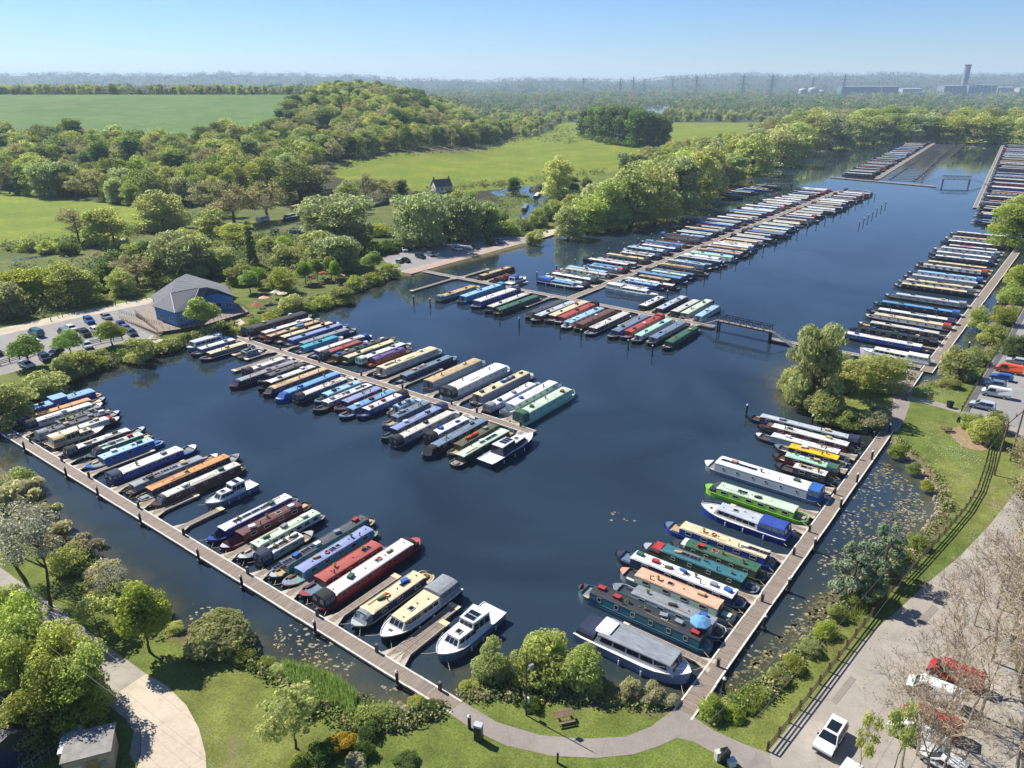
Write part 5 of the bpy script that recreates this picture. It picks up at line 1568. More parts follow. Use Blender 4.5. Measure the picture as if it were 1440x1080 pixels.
def car(p, heading, kind, col, label, group='parked vehicles'):
    mkbody, g, wh, lt, tl__, pl, Wd, L, hw, prof = car_body(kind)
    t = thing('parked_van' if kind == 'van' else 'parked_car', p, heading, label, 'van' if kind == 'van' else 'car', group)
    part('body', mkbody(paint(col, .22)), t)
    for nm, me in g: part(nm, me, t)
    for x in (-L * .29, L * .31):
        for s in (1, -1): part('wheel', wh, t, (x, s * (Wd / 2 - .1), .33))
    for s in (1, -1):
        part('headlight', lt, t, (L / 2 - .12, s * Wd * .33, .72)); part('tail_light', tl__, t, (-L / 2 + .06, s * Wd * .36, .8))
    for s in (1, -1): part('wing_mirror', MIRROR, t, (L * .17, s * (Wd / 2 + .06), 1.0 if kind != 'van' else 1.25))
    part('front_bumper', BUMP, t, (L / 2 - .03, 0, .42), None, (1, Wd / 1.8, 1)); part('rear_bumper', BUMP, t, (-L / 2 + .04, 0, .45), None, (1, Wd / 1.8, 1))
    for s in (1, -1): part('sill', SILL, t, (0, s * (Wd / 2 - .02), .36), None, (L / 4.2, 1, 1))
    part('number_plate', pl, t, (-L / 2 - .005, 0, .62))
    return t
def carpx(x0, y0, x1, y1, kind, col, label):              # rear and front of the car on the ground
    a, b_ = W(x0, y0, .52), W(x1, y1, .52)
    return car((a + b_) / 2, math.atan2(b_.y - a.y, b_.x - a.x), kind, col, label)
for a in [
    (62, 476, 42, 468, 'van', 'teal', 'green van parked alone nearest the track'),
    (102, 476, 83, 467, 'van', 'bluegrey', 'blue panel van in the lakeside car park'),
    (94, 462, 108, 468, 'car', 'white', 'white car half behind the blue panel van'),
    (118, 448, 134, 460, 'suv', 'blue', 'bright blue car parked close to the gravel track'),
    (143, 444, 158, 453, 'car', 'grey', 'grey car at the cafe end of the car park'),
    (127, 462, 145, 473, 'car', 'white2', 'white car between the dark car and lime tree'),
    (112, 466, 129, 478, 'suv', 'charcoal', 'dark grey car facing the lake in the car park'),
    (44, 480, 60, 492, 'car', 'white', 'white car by the lime tree nearest the rail fence'),
    (86, 496, 70, 503, 'car', 'black', 'black car near the lakeside bushes'),
    (118, 483, 129, 495, 'car', 'silver', 'silver car by the short rail fence'),
    (58, 502, 70, 512, 'suv', 'black', 'black car in shade behind a lime tree'),
    (30, 514, 47, 519, 'car', 'white', 'white car beside the corner rail fence'),
    (166, 455, 177, 464, 'car', 'navy', 'navy car tucked beside the cafe ramp'),
    (172, 460, 184, 470, 'car', 'purple', 'purple car between navy cars beside the cafe ramp'),
    (180, 466, 192, 476, 'car', 'darkblue', 'dark blue car at foot of the cafe ramp'),
    (-14, 498, 2, 501, 'car', 'black', 'black car cut by the frame edge in the car park'),
    (1392, 577, 1369, 572, 'suv', 'silver', 'silver car at end of the row above the footpath'),
    (1424, 562, 1376, 553, 'van', 'white', 'white panel van beside the silver car'),
    (1412, 546, 1384, 541, 'car', 'bluegrey', 'grey estate car between white van and blue car'),
    (1428, 538, 1388, 530, 'car', 'blue', 'bright blue car next to the orange van'),
    (1442, 529, 1394, 519, 'van', 'orange2', 'orange van in the row above the bank fence'),
    (1448, 515, 1410, 508, 'car', 'silver', 'silver car beyond the orange van'),
    (1448, 488, 1420, 484, 'car', 'charcoal', 'dark car beside the bank fence under a bush'),
    (1183, 1018, 1150, 1070, 'suv', 'white2', 'white car with black glass roof on the tarmac road'),
    (1345, 995, 1280, 968, 'van', 'white2', 'white van behind bare twigs, further up the road'),
    (1372, 970, 1312, 944, 'van', 'red', 'red van behind bare branches beside a white van'),
    (1325, 1066, 1252, 1022, 'van', 'white', 'white van under bare branches at the frame bottom'),
    (1345, 1040, 1270, 1010, 'van', 'red', 'red van half hidden beyond the lower white van'),
    (1345, 1090, 1308, 1068, 'car', 'white', 'white car glimpsed through twigs at the frame bottom'),
    (1200, 1085, 1175, 1120, 'car', 'white', 'white car roof just showing below the bush'),
    (562, 350, 574, 357, 'suv', 'white', 'white car at the near corner of the quay car park'),
    (559, 371, 566, 367, 'car', 'silver', 'silver car by the walkway end of the quay'),
    (566, 366, 577, 371, 'car', 'black', 'black car parked by the quay fence'),
    (584, 361, 599, 365, 'suv', 'darkblue', 'dark blue car parked along the quay'),
    (600, 357, 612, 363, 'car', 'bluegrey', 'blue-grey car parked along the quay'),
    (634, 349, 651, 355, 'van', 'white', 'white van midway along the quay'),
    (663, 347, 676, 352, 'car', 'charcoal', 'dark car past the white quay van'),
    (686, 341, 700, 346, 'suv', 'white', 'white car near the far end of the quay'),
    (698, 339, 711, 343, 'car', 'silver', 'silver car furthest along the quay'),
    (640, 340, 648, 338, 'car', 'darkgrey', 'dark car in tree shade behind the quay'),
    (662, 334, 672, 333, 'car', 'black', 'black car under the quayside willow'),
]:
    if a[5] == 'orange2': PAINT['orange2'] = 'D2541E'
    carpx(*a)
sr = MB(); sr.box(-1.2, .25, -.52, .52, 1.683, 1.70)
for o_ in list(C.objects):
    if o_.get('label') == 'white car with black glass roof on the tarmac road': part('glass_roof', sr.mesh('glass_roof', GLASS), o_)

# ---- street furniture and poles
def lamp(p, h, label):
    t = thing('lamp_post', p, R(35), label, 'lamp post')
    mb = MB(); mb.tube((0, 0, 0), (0, 0, h), .09, .05, 8); part('pole', mb.mesh('pole', mat('lamp_dark', '30343a', .5)), t)
    mb = MB(); mb.tube((0, 0, h * .72), (.5, 0, h * .74), .03, n=5); mb.box(.3, .8, -.13, .13, h * .72, h * .78); part('floodlight', mb.mesh('floodlight', paint('grey')), t)
    mb = MB(); mb.box(.08, .3, -.14, .14, h * .2, h * .28); part('camera_box', mb.mesh('camera_box', paint('white')), t)
    mb = MB(); mb.tube((0, 0, h), (0, 0, h + .5), .02, n=4); part('aerial', mb.mesh('aerial', STEEL), t)
lamp(W(740, 1006), 8.0, 'tall dark lamp and camera pole by the round bushes')
p = W(673, 1040)
t = thing('information_pillar', p, R(-20), 'dark display pillar with grey top on the lawn beside the path', 'pillar')
mb = MB(); mb.box(-.38, .38, -.28, .28, 0, 1.75); part('body', mb.mesh('body', paint('charcoal')), t)
mb = MB(); mb.box(-.42, .42, -.32, .32, 1.752, 2.0); part('top', mb.mesh('top', paint('silver')), t)
for k in range(3):
    mb = MB(); mb.box(-.3, .3, -.30, -.282, .3 + k * .45, .62 + k * .45); part('display', mb.mesh('display', GLASS), t)
def bench(p, rz, label):
    t = thing('picnic_table', p, rz, label, 'picnic table', 'picnic tables')
    for i in range(5):
        mb = MB(); mb.box(-.9, .9, -.36 + i * .148, -.36 + i * .148 + .13, .70, .75); part('plank', mb.mesh('plank', WOODM), t)
    for s in (1, -1):
        mb = MB(); mb.box(-.9, .9, s * .78 - .13, s * .78 + .13, .42, .47); part('seat', mb.mesh('seat', WOODM), t)
    for x in (-.65, .65):
        mb = MB(); mb.tube((x, -.75, 0), (x, -.25, .7), .05, n=4); mb.tube((x, .75, 0), (x, .25, .7), .05, n=4); mb.box(x - .03, x + .03, -.85, .85, .36, .42); part('leg', mb.mesh('leg', WOODM), t)
bench(W(793, 1012), R(15), 'timber picnic table on the lawn between the two walkway ends')
bench(W(1331, 606), R(-5), 'timber picnic table on the daisy lawn below the parked cars')
for i, (x, y) in enumerate([(368, 434), (352, 446), (384, 428), (358, 428), (378, 440), (446, 404), (452, 400), (438, 402), (470, 398)]):
    bench(W(x, y), R(20 + 31 * i), 'picnic table in the cafe garden, %s counted from cafe' % ordinal(i))
for i, (x, y, c) in enumerate([(438, 398, 'pink'), (455, 392, 'brick'), (372, 428, 'peach'), (388, 420, 'offwhite'), (362, 438, 'brick'), (398, 422, 'cream'), (480, 396, 'pink')]):
    t = thing('garden_parasol', W(x, y), .3 * i, '%s parasol over a garden table beside the lakeside limes, %s from cafe' % (cn(c), ordinal(i)), 'parasol', 'parasols of the cafe garden')
    mb = MB(); mb.tube((0, 0, 0), (0, 0, 2.4), .03, n=5); part('pole', mb.mesh('pole', WOODM), t)
    mb = MB(); rim = [(math.cos(k * math.pi / 4) * 1.5, math.sin(k * math.pi / 4) * 1.5, 2.0) for k in range(8)]
    mb.rings([rim, [(x_ * .03, y_ * .03, 2.55) for x_, y_, z_ in rim]]); part('canopy', mb.mesh('canopy', canvas(c)), t)
def binm(p, rz, col, label, w=.35, h=1.1):
    t = thing('wheelie_bin', p, rz, label, 'bin', 'bins')
    mb = MB(); mb.add([(-w * .85, -w * .85, 0), (w * .85, -w * .85, 0), (w * .85, w * .85, 0), (-w * .85, w * .85, 0), (-w, -w, h), (w, -w, h), (w, w, h), (-w, w, h)], [(0, 1, 5, 4), (1, 2, 6, 5), (2, 3, 7, 6), (3, 0, 4, 7), (3, 2, 1, 0)]); part('body', mb.mesh('body', paint(col)), t)
    mb = MB(); mb.prism([(-w * 1.08, h), (w * 1.08, h), (w * .9, h + .12), (-w * .9, h + .12)], -w * 1.08, w * 1.1); part('lid', mb.mesh('lid', paint(col)), t)
binm(W(1009, 1068), .3, 'offwhite', 'pale cream drum bin on the grass by the path end', .3, .95)
binm(W(1018, 1071), .3, 'black', 'tall black bin between the cream bin and white box', .36, 1.35)
binm(W(1028, 1076), .3, 'white', 'low white bin beside the black one at the path end', .36, .6)
binm(W(1335, 573), .2, 'black', 'black bin at the top of the narrow footpath', .45, 1.2)
binm(W(784, 1073), .0, 'charcoal', 'slim dark bollard bin on the lower path edge', .1, 1.1)
binm(W(1274, 563), .0, 'charcoal', 'dark bollard where the narrow footpath branches off', .12, 1.3)
binm(W(1022, 1000), .2, 'silver', 'small silver marker box at the shore end of willow walkway', .15, .6)
for i, (x, y, c) in enumerate([(1348, 592, 'charcoal'), (1356, 588, 'black'), (1352, 596, 'bluegrey'), (1362, 594, 'black')]):
    t = thing('motor_scooter', W(x, y), R(40 + 25 * i), '%s motorbike at the corner of the parking, %s from picnic table' % (cn(c), ordinal(i)), 'motorbike', 'motorbikes at the parking corner')
    for xx in (-.65, .65):
        mb = MB(); mb.tube((0, -.06, 0), (0, .06, 0), .3, n=12); part('wheel', mb.mesh('wheel', TYRE), t, (xx, 0, .3))
    mb = MB(); mb.prism([(-.12, .4), (.12, .4), (.16, .75), (-.16, .75)], -.5, .45); part('body', mb.mesh('body', paint(c)), t)
    mb = MB(); mb.prism([(-.14, .752), (.14, .752), (.1, .86), (-.1, .86)], -.75, .05); part('seat', mb.mesh('seat', BLACK), t)
    mb = MB(); mb.tube((.6, 0, .35), (.4, 0, 1.0), .05, n=5); mb.tube((.4, -.35, 1.0), (.4, .35, 1.0), .025, n=5); part('handlebar', mb.mesh('handlebar', STEEL), t)

# twin-pole power line
PO = [W(1400, 645), W(1405, 660)]
t = thing('power_pole', W(1397, 672), 0, 'twin wooden power poles with crossarm and insulators beside the road', 'power pole')
p0 = W(1397, 672); q0_ = W(1420, 648) - p0; q1_ = W(1398, 668) - p0
HP = 9.6
for d in (q1_, q0_):
    mb = MB(); mb.tube((d.x, d.y, -.5), (d.x, d.y, HP), .17, .12, 8); part('pole', mb.mesh('pole', WOODM), t)
mb = MB(); ex = (q0_ - q1_); mb.tube((q1_ - ex * .4).xy.to_3d() + Vector((0, 0, HP - .3)), (q0_ + ex * .5).xy.to_3d() + Vector((0, 0, HP - .3)), .09, n=5); part('crossarm', mb.mesh('crossarm', WOODM), t)
INS = [q1_ - ex * .35, q1_ + ex * .5, q0_ + ex * .4]
for d in INS:
    mb = MB(); mb.tube((d.x, d.y, HP - .3), (d.x, d.y, HP + .25), .1, .06, 7); part('insulator', mb.mesh('insulator', BLACK), t)
def cable(a, b_, sag, label, r=.012):
    mb = MB(); n = 24; pr = None
    for i in range(n + 1):
        f = i / n; p = a + (b_ - a) * f; p = p + Vector((0, 0, -sag * 4 * f * (1 - f)))
        if pr is not None: mb.tube(pr, p, r, n=4, cap=False)
        pr = p
    o = part('overhead_cable', mb.mesh('overhead_cable', mat('cable_grey', '85837c', .5)))
    tag(o, label, 'cable', 'overhead cables')
for i, d in enumerate(INS):
    a = p0 + d; a.z = .5 + HP + .2
    cable(a, Vector((12 + i * 2.5, 44 - i * 1.5, 9.0)), 1.1, 'thin overhead cable sagging from the twin poles over the shore, %s of three' % ordinal(i), .010)
for i, (qa_, qb_) in enumerate([((0, 794), (365, 1082)), ((14, 832), (190, 980)), ((0, 853), (176, 985))]):
    a, b_ = W(qa_[0], qa_[1], 9), W(qb_[0], qb_[1], 8)
    d = (b_ - a); cable(a - d * .4, b_ + d * .6, .5, 'thin pale overhead cable crossing above the shore road, %s from lake' % ordinal(i), .011)

# ---- canal side bits in the trees
for i, (x0, y0, x1, y1, c) in enumerate([(400, 308, 430, 300, 'grey'), (398, 312, 432, 305, 'offwhite'), (520, 292, 548, 286, 'darkgrey'), (735, 300, 742, 288, 'bluegrey'), (750, 282, 760, 272, 'white'), (812 - 40, 266, 795 - 40, 262, 'darkblue'), (745, 268, 765, 264, 'navy'), (62, 358, 84, 353, 'white')]):
    a, b_ = W(x0, y0, .55), W(x1, y1, .55); d = b_ - a
    t = thing('canal_boat', (*(((a + b_) / 2).xy), .5), math.atan2(d.y, d.x), '%s roofed boat moored on the canal among the trees, %s along' % (cn(c), ordinal(i)), 'canal boat', 'boats on the canal')
    narrowboat(t, min(max(d.length, 9), 18), 2.3, dict(r=c, s='navy'), random.Random(i), 0)
for i, (x, y, c, s) in enumerate([(418, 328, 'darkblue', 4.0), (387, 330, 'navy', 2.6), (438, 285, 'white', 3.0), (370, 312, 'white', 3.2), (415, 296, 'tan', 3.0), (175, 345, 'white', 2.5)]):
    p = W(x, y)
    t = thing('tent' if i < 2 else 'caravan', p, R(20 * i), '%s %s among trees beside the canal, %s from canal boat' % (cn(c), 'ridge tent' if i < 2 else 'touring caravan', ordinal(i)), 'tent' if i < 2 else 'caravan', 'camp by the canal')
    mb = MB()
    if i < 2:
        mb.prism([(-s * .5, 0), (s * .5, 0), (s * .38, 1.6), (0, 2.3), (-s * .38, 1.6)], -s * .7, s * .7); part('canopy', mb.mesh('canopy', canvas(c)), t)
        mb = MB(); mb.box(s * .7, s * .7 + .02, -.5, .5, 0, 1.7); part('door', mb.mesh('door', canvas('bluegrey')), t)
    else:
        mb.prism([(-1, .4), (1, .4), (1.05, 1.5), (.9, 2.5), (-.9, 2.5), (-1.05, 1.5)], -s, s); part('body', mb.mesh('body', paint(c)), t)
        mb = MB(); mb.box(-s * .6, s * .6, -1.07, 1.07, 1.5, 2.0); part('window', mb.mesh('window', GLASS), t)
        for xx in (-.4, .4):
            mb = MB(); mb.tube((xx, -1.0, .3), (xx, 1.0, .3), .3, n=10); part('wheel', mb.mesh('wheel', TYRE), t)

# ---- power station, tanks, sheds and pylons far off
def far_pt(px, dist):
    return Vector(((px - 720) / FOC * dist / math.cos(PITCH) * 1.0, dist, 0.5))
def farx(px, dist):                                    # ground point seen in column px at distance dist along +Y
    c, s = math.cos(PITCH), math.sin(PITCH)
    depth = dist * c + EYE * s
    return Vector(((px - 720) / FOC * depth, dist, .5))
def zrow(dist, row):                                   # height seen at a photo row at distance dist
    return rise(Vector((0, dist, 0)), row)
D = 2500
def far_box(name, x0, x1, d, row_top, depth, m, label, cat='building', rm=None, ribs=0):
    a, b_ = farx(x0, d), farx(x1, d); h = zrow(d, row_top)
    t = thing(name, (a + b_) / 2, 0, label, cat)
    w_ = (b_.x - a.x) / 2
    mb = MB(); mb.box(-w_, w_, 0, depth, -3, h); part('wall', mb.mesh('wall', m), t)
    mb = MB(); mb.prism([(-.0, 0), (depth, 0), (depth / 2, max(1, depth * .05))], -w_ - 1, w_ + 1); part('roof', mb.mesh('roof', rm or m), t, (0, 0, h + .01))
    if ribs:
        for i in range(ribs):
            mb = MB(); x = -w_ + 2 * w_ * (i + .5) / ribs; mb.box(x - w_ / ribs * .3, x + w_ / ribs * .3, -4, -.01, 0, h * .97); part('duct', mb.mesh('duct', paint('silver')), t)
    return t
FARG, FARW, FARB = mat('cladding_grey', '7b8187', .6), mat('cladding_white', 'a2a5a8', .6), mat('cladding_blue', '5f7284', .6)
far_box('warehouse', 1183, 1262, 3350, 122, 60, FARB, 'long grey-blue warehouse beyond the lakeside woods', rm=FARG)
far_box('warehouse', 1268, 1295, 3450, 125, 50, FARW, 'white warehouse between the long shed and power station', rm=FARW)
far_box('turbine_hall', 1326, 1358, 3400, 121, 60, FARG, 'pale grey turbine hall at the foot of the tall chimney', rm=FARG)
far_box('boiler_house', 1360, 1400, 3380, 120, 60, FARG, 'ribbed power station block beside the tall chimney', ribs=7)
far_box('warehouse', 1401, 1424, 3450, 123, 40, FARW, 'small white-roofed shed past the ribbed power station block')
far_box('warehouse', 1432, 1480, 3500, 124, 40, FARW, 'white shed at the far edge of the industrial estate')
far_box('office_block', 1290, 1302, 3300, 130, 30, FARB, 'blue-grey office block below the power station')
p = farx(1352.5, 3420); h = zrow(3420, 91)
t = thing('chimney_stack', p, 0, 'tall grey concrete chimney of the power station', 'chimney')
mb = MB(); mb.tube((0, 0, 0), (0, 0, h), 14, 12.0, 14); part('shaft', mb.mesh('shaft', FARG), t)
mb = MB(); mb.tube((0, 0, h - 5), (0, 0, h + .5), 13, 13, 14); part('rim', mb.mesh('rim', paint('darkgrey')), t)
p = farx(1238, 3300); h = zrow(3300, 112)
t = thing('thin_chimney', p, 0, 'thin white flue in front of the long warehouse', 'chimney')
mb = MB(); mb.tube((0, 0, 0), (0, 0, h), 1.8, 1.3, 8); part('shaft', mb.mesh('shaft', FARW), t)
mb = MB(); mb.tube((0, 0, h), (0, 0, h + 1.5), 1.8, 1.8, 8); part('rim', mb.mesh('rim', FARG), t)
for i, (x, r_) in enumerate([(1128, 17), (1142, 19), (1154, 15)]):
    p = farx(x, 3300)
    t = thing('storage_tank', p, 0, 'white domed storage tank above the woods, %s towards the warehouse' % ordinal(i), 'tank', 'domed storage tanks')
    mb = MB(); zt = zrow(3300, [127, 126, 129][i]); mb.tube((0, 0, 0), (0, 0, zt), r_, n=18); part('wall', mb.mesh('wall', FARW), t)
    mb = MB(); mb.rings([[(math.cos(k * .349) * r_ * math.cos(a), math.sin(k * .349) * r_ * math.cos(a), zt + math.sin(a) * r_ * .45) for k in range(18)] for a in (0, .4, .8, 1.2, 1.5)]); part('dome', mb.mesh('dome', FARW, True), t)
def pylon(px, d, row, label):
    p = farx(px, d); p.z = land(p.x, p.y); h = zrow(d, row) - p.z
    t = thing('pylon', p, .3, label, 'pylon', 'electricity pylons on the plain')
    w_ = h * .09; mb = MB(); r_ = .28 + d / 9000
    lv = [(0, 1), (.3, .62), (.6, .3), (.8, .2), (1, .03)]
    for (za, wa), (zb_, wb_) in zip(lv, lv[1:]):
        for sx, sy in ((1, 1), (1, -1), (-1, -1), (-1, 1)):
            mb.tube((sx * w_ * wa, sy * w_ * wa, za * h), (sx * w_ * wb_, sy * w_ * wb_, zb_ * h), r_, n=3)
            mb.tube((sx * w_ * wa, sy * w_ * wa, za * h), (-sy * w_ * wb_ if sx == sy else sy * w_ * wb_, sx * w_ * wb_ if sx == sy else sx * w_ * wb_, zb_ * h), r_ * .6, n=3)
    part('tower', mb.mesh('tower', STEEL), t)
    for f, s in ((.62, .2), (.76, .26), (.9, .17)):
        mb = MB(); mb.tube((-h * s, 0, h * f), (h * s, 0, h * f), r_, n=3); mb.tube((-h * s, 0, h * f), (0, 0, h * f + h * .05), r_ * .6, n=3); mb.tube((h * s, 0, h * f), (0, 0, h * f + h * .05), r_ * .6, n=3)
        part('crossarm', mb.mesh('crossarm', STEEL), t)
for i, (x, d, row) in enumerate([(978, 3000, 106), (1043, 2900, 105), (1083, 2700, 104), (1184, 2900, 103), (1141, 3600, 109), (890, 3600, 107), (872, 3400, 109), (945, 4000, 110), (820, 3800, 109), (905, 4400, 110)]):
    pylon(x, d, row, 'lattice electricity pylon standing over the hazy plain, %s listed from town side' % ordinal(i))

# ---- two people on the walkway by the bank
def person(p, rz, top, legs, label):
    t = thing('person', p, rz, label, 'person', 'people on the bank walkway')
    J = [(0, 0, .95), (0, 0, 1.2), (0, 0, 1.42), (0, .0, 1.53), (.02, 0, 1.66), (.02, 0, 1.74), (0, .19, 1.4), (.03, .25, 1.13), (.14, .25, .9), (0, -.19, 1.4), (-.05, -.25, 1.13), (.02, -.26, .88),
         (0, .09, .9), (.10, .1, .5), (.02, .1, .08), (.16, .1, .04), (0, -.09, .9), (-.06, -.1, .5), (-.2, -.1, .1), (-.06, -.1, .04)]
    Rr = [.14, .13, .15, .06, .10, .07, .06, .045, .04, .06, .045, .04, .09, .065, .045, .05, .09, .065, .045, .05]
    Ed = [(0, 1), (1, 2), (2, 3), (3, 4), (4, 5), (2, 6), (6, 7), (7, 8), (2, 9), (9, 10), (10, 11), (0, 12), (12, 13), (13, 14), (14, 15), (0, 16), (16, 17), (17, 18), (18, 19)]
    me = bpy.data.meshes.new('body_cage'); me.from_pydata(J, Ed, [])
    o = bpy.data.objects.new('body', me); C.objects.link(o)
    md = o.modifiers.new('skin', 'SKIN')
    for v, r_ in zip(me.skin_vertices[0].data, Rr): v.radius = (r_, r_)
    me.skin_vertices[0].data[0].use_root = True
    o.modifiers.new('smooth', 'SUBSURF').levels = 1
    dg = bpy.context.evaluated_depsgraph_get(); me2 = bpy.data.meshes.new_from_object(o.evaluated_get(dg))
    o.modifiers.clear(); o.data = me2; o.parent = t
    me2.materials.clear()
    for m in (canvas(top), canvas(legs), mat('skin', 'B98C72', .6), mat('hair_brown', '3a2a20', .7), BLACK): me2.materials.append(m)
    for f in me2.polygons:
        c = f.center
        f.material_index = 4 if c.z < .12 else (1 if c.z < .95 and abs(c.y) < .2 else (3 if c.z > 1.69 or (c.z > 1.56 and c.x < -.03) else (2 if c.z > 1.5 or (abs(c.y) > .2 and c.z < .98) else 0)))
    return t
person(W(1391, 421, .5), 1.0, 'charcoal', 'navy', 'walker in dark clothes on the walkway beside the reedy bank')
person(W(1373, 436, .5), 4.0, 'white', 'grey', 'walker in a white top on the walkway beside the reedy bank')

# ================================================================ VEGETATION
FOL = 2.9
def leafmat(key, c0, c1, trans=.62):
    f_ = 2.45 if key in ('leaf_oak', 'leaf_dark', 'leaf_pine', 'leaf_bud') else FOL
    c0, c1 = tuple(v * f_ for v in c0), tuple(v * f_ for v in c1)
    m = bpy.data.materials.new(key); m.use_nodes = True
    nt = m.node_tree; nt.nodes.clear()
    out = nt.nodes.new('ShaderNodeOutputMaterial')
    at = nt.nodes.new('ShaderNodeAttribute'); at.attribute_name = 'tint'
    oi = nt.nodes.new('ShaderNodeObjectInfo')
    mx = nt.nodes.new('ShaderNodeMix'); mx.data_type = 'RGBA'
    mx.inputs[6].default_value = c0 + (1,); mx.inputs[7].default_value = c1 + (1,)
    nt.links.new(at.outputs['Fac'], mx.inputs[0])
    hs = nt.nodes.new('ShaderNodeHueSaturation')
    for nm, lo, hi in (('Hue', .462, .502), ('Saturation', .80, 1.05), ('Value', .85, 1.25)):
        mr = nt.nodes.new('ShaderNodeMapRange'); mr.inputs['To Min'].default_value = lo; mr.inputs['To Max'].default_value = hi
        if nm == 'Hue': nt.links.new(oi.outputs['Random'], mr.inputs['Value'])
        else:
            mm = nt.nodes.new('ShaderNodeMath'); mm.operation = 'MULTIPLY'; mm.inputs[1].default_value = 7.31 if nm == 'Value' else 13.7
            fr = nt.nodes.new('ShaderNodeMath'); fr.operation = 'FRACT'
            nt.links.new(oi.outputs['Random'], mm.inputs[0]); nt.links.new(mm.outputs[0], fr.inputs[0]); nt.links.new(fr.outputs[0], mr.inputs['Value'])
        nt.links.new(mr.outputs[0], hs.inputs[nm])
    nt.links.new(mx.outputs[2], hs.inputs['Color'])
    df = nt.nodes.new('ShaderNodeBsdfDiffuse'); tr = nt.nodes.new('ShaderNodeBsdfTranslucent'); ms = nt.nodes.new('ShaderNodeMixShader')
    tm = nt.nodes.new('ShaderNodeMix'); tm.data_type = 'RGBA'; tm.blend_type = 'MULTIPLY'; tm.inputs[0].default_value = 1; tm.inputs[7].default_value = (1.38, 1.47, 1.02, 1)   # light passing through a leaf comes out yellower
    nt.links.new(hs.outputs[0], df.inputs[0]); nt.links.new(hs.outputs[0], tm.inputs[6]); nt.links.new(tm.outputs[2], tr.inputs[0])
    ms.inputs[0].default_value = trans
    nt.links.new(df.outputs[0], ms.inputs[1]); nt.links.new(tr.outputs[0], ms.inputs[2]); nt.links.new(ms.outputs[0], out.inputs[0])
    return m
LM = dict(
    oak=leafmat('leaf_oak', (.046, .064, .014), (.096, .122, .028)),
    mid=leafmat('leaf_mid', (.080, .100, .022), (.132, .152, .040)),
    lime=leafmat('leaf_lime', (.055, .088, .014), (.105, .145, .030)),
    willow=leafmat('leaf_willow', (.074, .092, .040), (.132, .150, .074)),
    yellow=leafmat('leaf_yellow', (.098, .115, .036), (.150, .162, .062)),
    bud=leafmat('leaf_bud', (.098, .096, .044), (.160, .152, .075)),
    pine=leafmat('leaf_pine', (.040, .066, .034), (.085, .115, .058), .15),
    bloss=leafmat('leaf_blossom', (.085, .082, .072), (.150, .146, .132)),
    gold=leafmat('leaf_gold', (.105, .088, .010), (.165, .135, .018)),
    reed=leafmat('leaf_reed', (.030, .050, .010), (.070, .098, .024)),
    straw=leafmat('leaf_straw', (.105, .102, .058), (.16, .152, .092)),
    dark=leafmat('leaf_dark', (.030, .052, .016), (.062, .092, .024)),
    pale=leafmat('leaf_pale', (.085, .098, .034), (.140, .152, .066)),
    white=leafmat('leaf_white', (.12, .13, .09), (.22, .22, .19)))

def cards(c, nrm, sx, sy, g, droop=None):
    """one leaf cluster per centre: a slightly folded quad of size sx by sy"""
    n = len(c)
    a = g.normal(size=(n, 3))
    if droop is not None: a = a * (1 - droop) + np.array([0, 0, 1.]) * droop * 2
    u = np.cross(nrm, a); u /= np.linalg.norm(u, axis=1, keepdims=True) + 1e-9
    v = np.cross(nrm, u)
    sx = np.broadcast_to(np.asarray(sx, float), (n,))[:, None]; sy = np.broadcast_to(np.asarray(sy, float), (n,))[:, None]
    k = g.uniform(.3, .7, (n, 1))
    P = np.stack([c - v * sy * .5 - u * sx * (k - .5) * .3, c + u * sx * .5 + nrm * sx * .12, c + v * sy * .5 + u * sx * (k - .5) * .4, c - u * sx * .5 + nrm * sx * .12], 1)
    return P.reshape(-1, 3)
def unit(g, n):
    d = g.normal(size=(n, 3)); return d / np.linalg.norm(d, axis=1, keepdims=True)
def crown(name, blobs, n, size, m, seed, aspect=1.0, droop=None, inner=.16, tintz=True, up=.25):
    g = np.random.default_rng(seed)
    B_ = np.array(blobs, float)
    vol = B_[:, 3] ** 2
    pick = g.choice(len(B_), n, p=vol / vol.sum())
    d = unit(g, n); d[:, 2] = np.where(d[:, 2] < -.35, d[:, 2] * .4, d[:, 2]); 
    rad = B_[pick, 3] * np.where(g.random(n) < inner, g.uniform(.3, .85, n), g.uniform(.86, 1.1, n))
    flat = np.array([1, 1, .82])
    c = B_[pick, :3] + d * rad[:, None] * flat
    nrm = d + unit(g, n) * .75 + np.array([0, 0, up]); nrm /= np.linalg.norm(nrm, axis=1, keepdims=True)
    s = size * g.uniform(.65, 1.35, n)
    V = cards(c, nrm, s, s * aspect, g, droop)
    me = np_mesh(name, V, np.arange(len(V)).reshape(-1, 4), m)
    t = g.random(len(B_))[pick] * .55 + g.random(n) * .45
    at = me.attributes.new('tint', 'FLOAT', 'POINT'); at.data.foreach_set('value', np.repeat(t, 4).astype(np.float32))
    return me
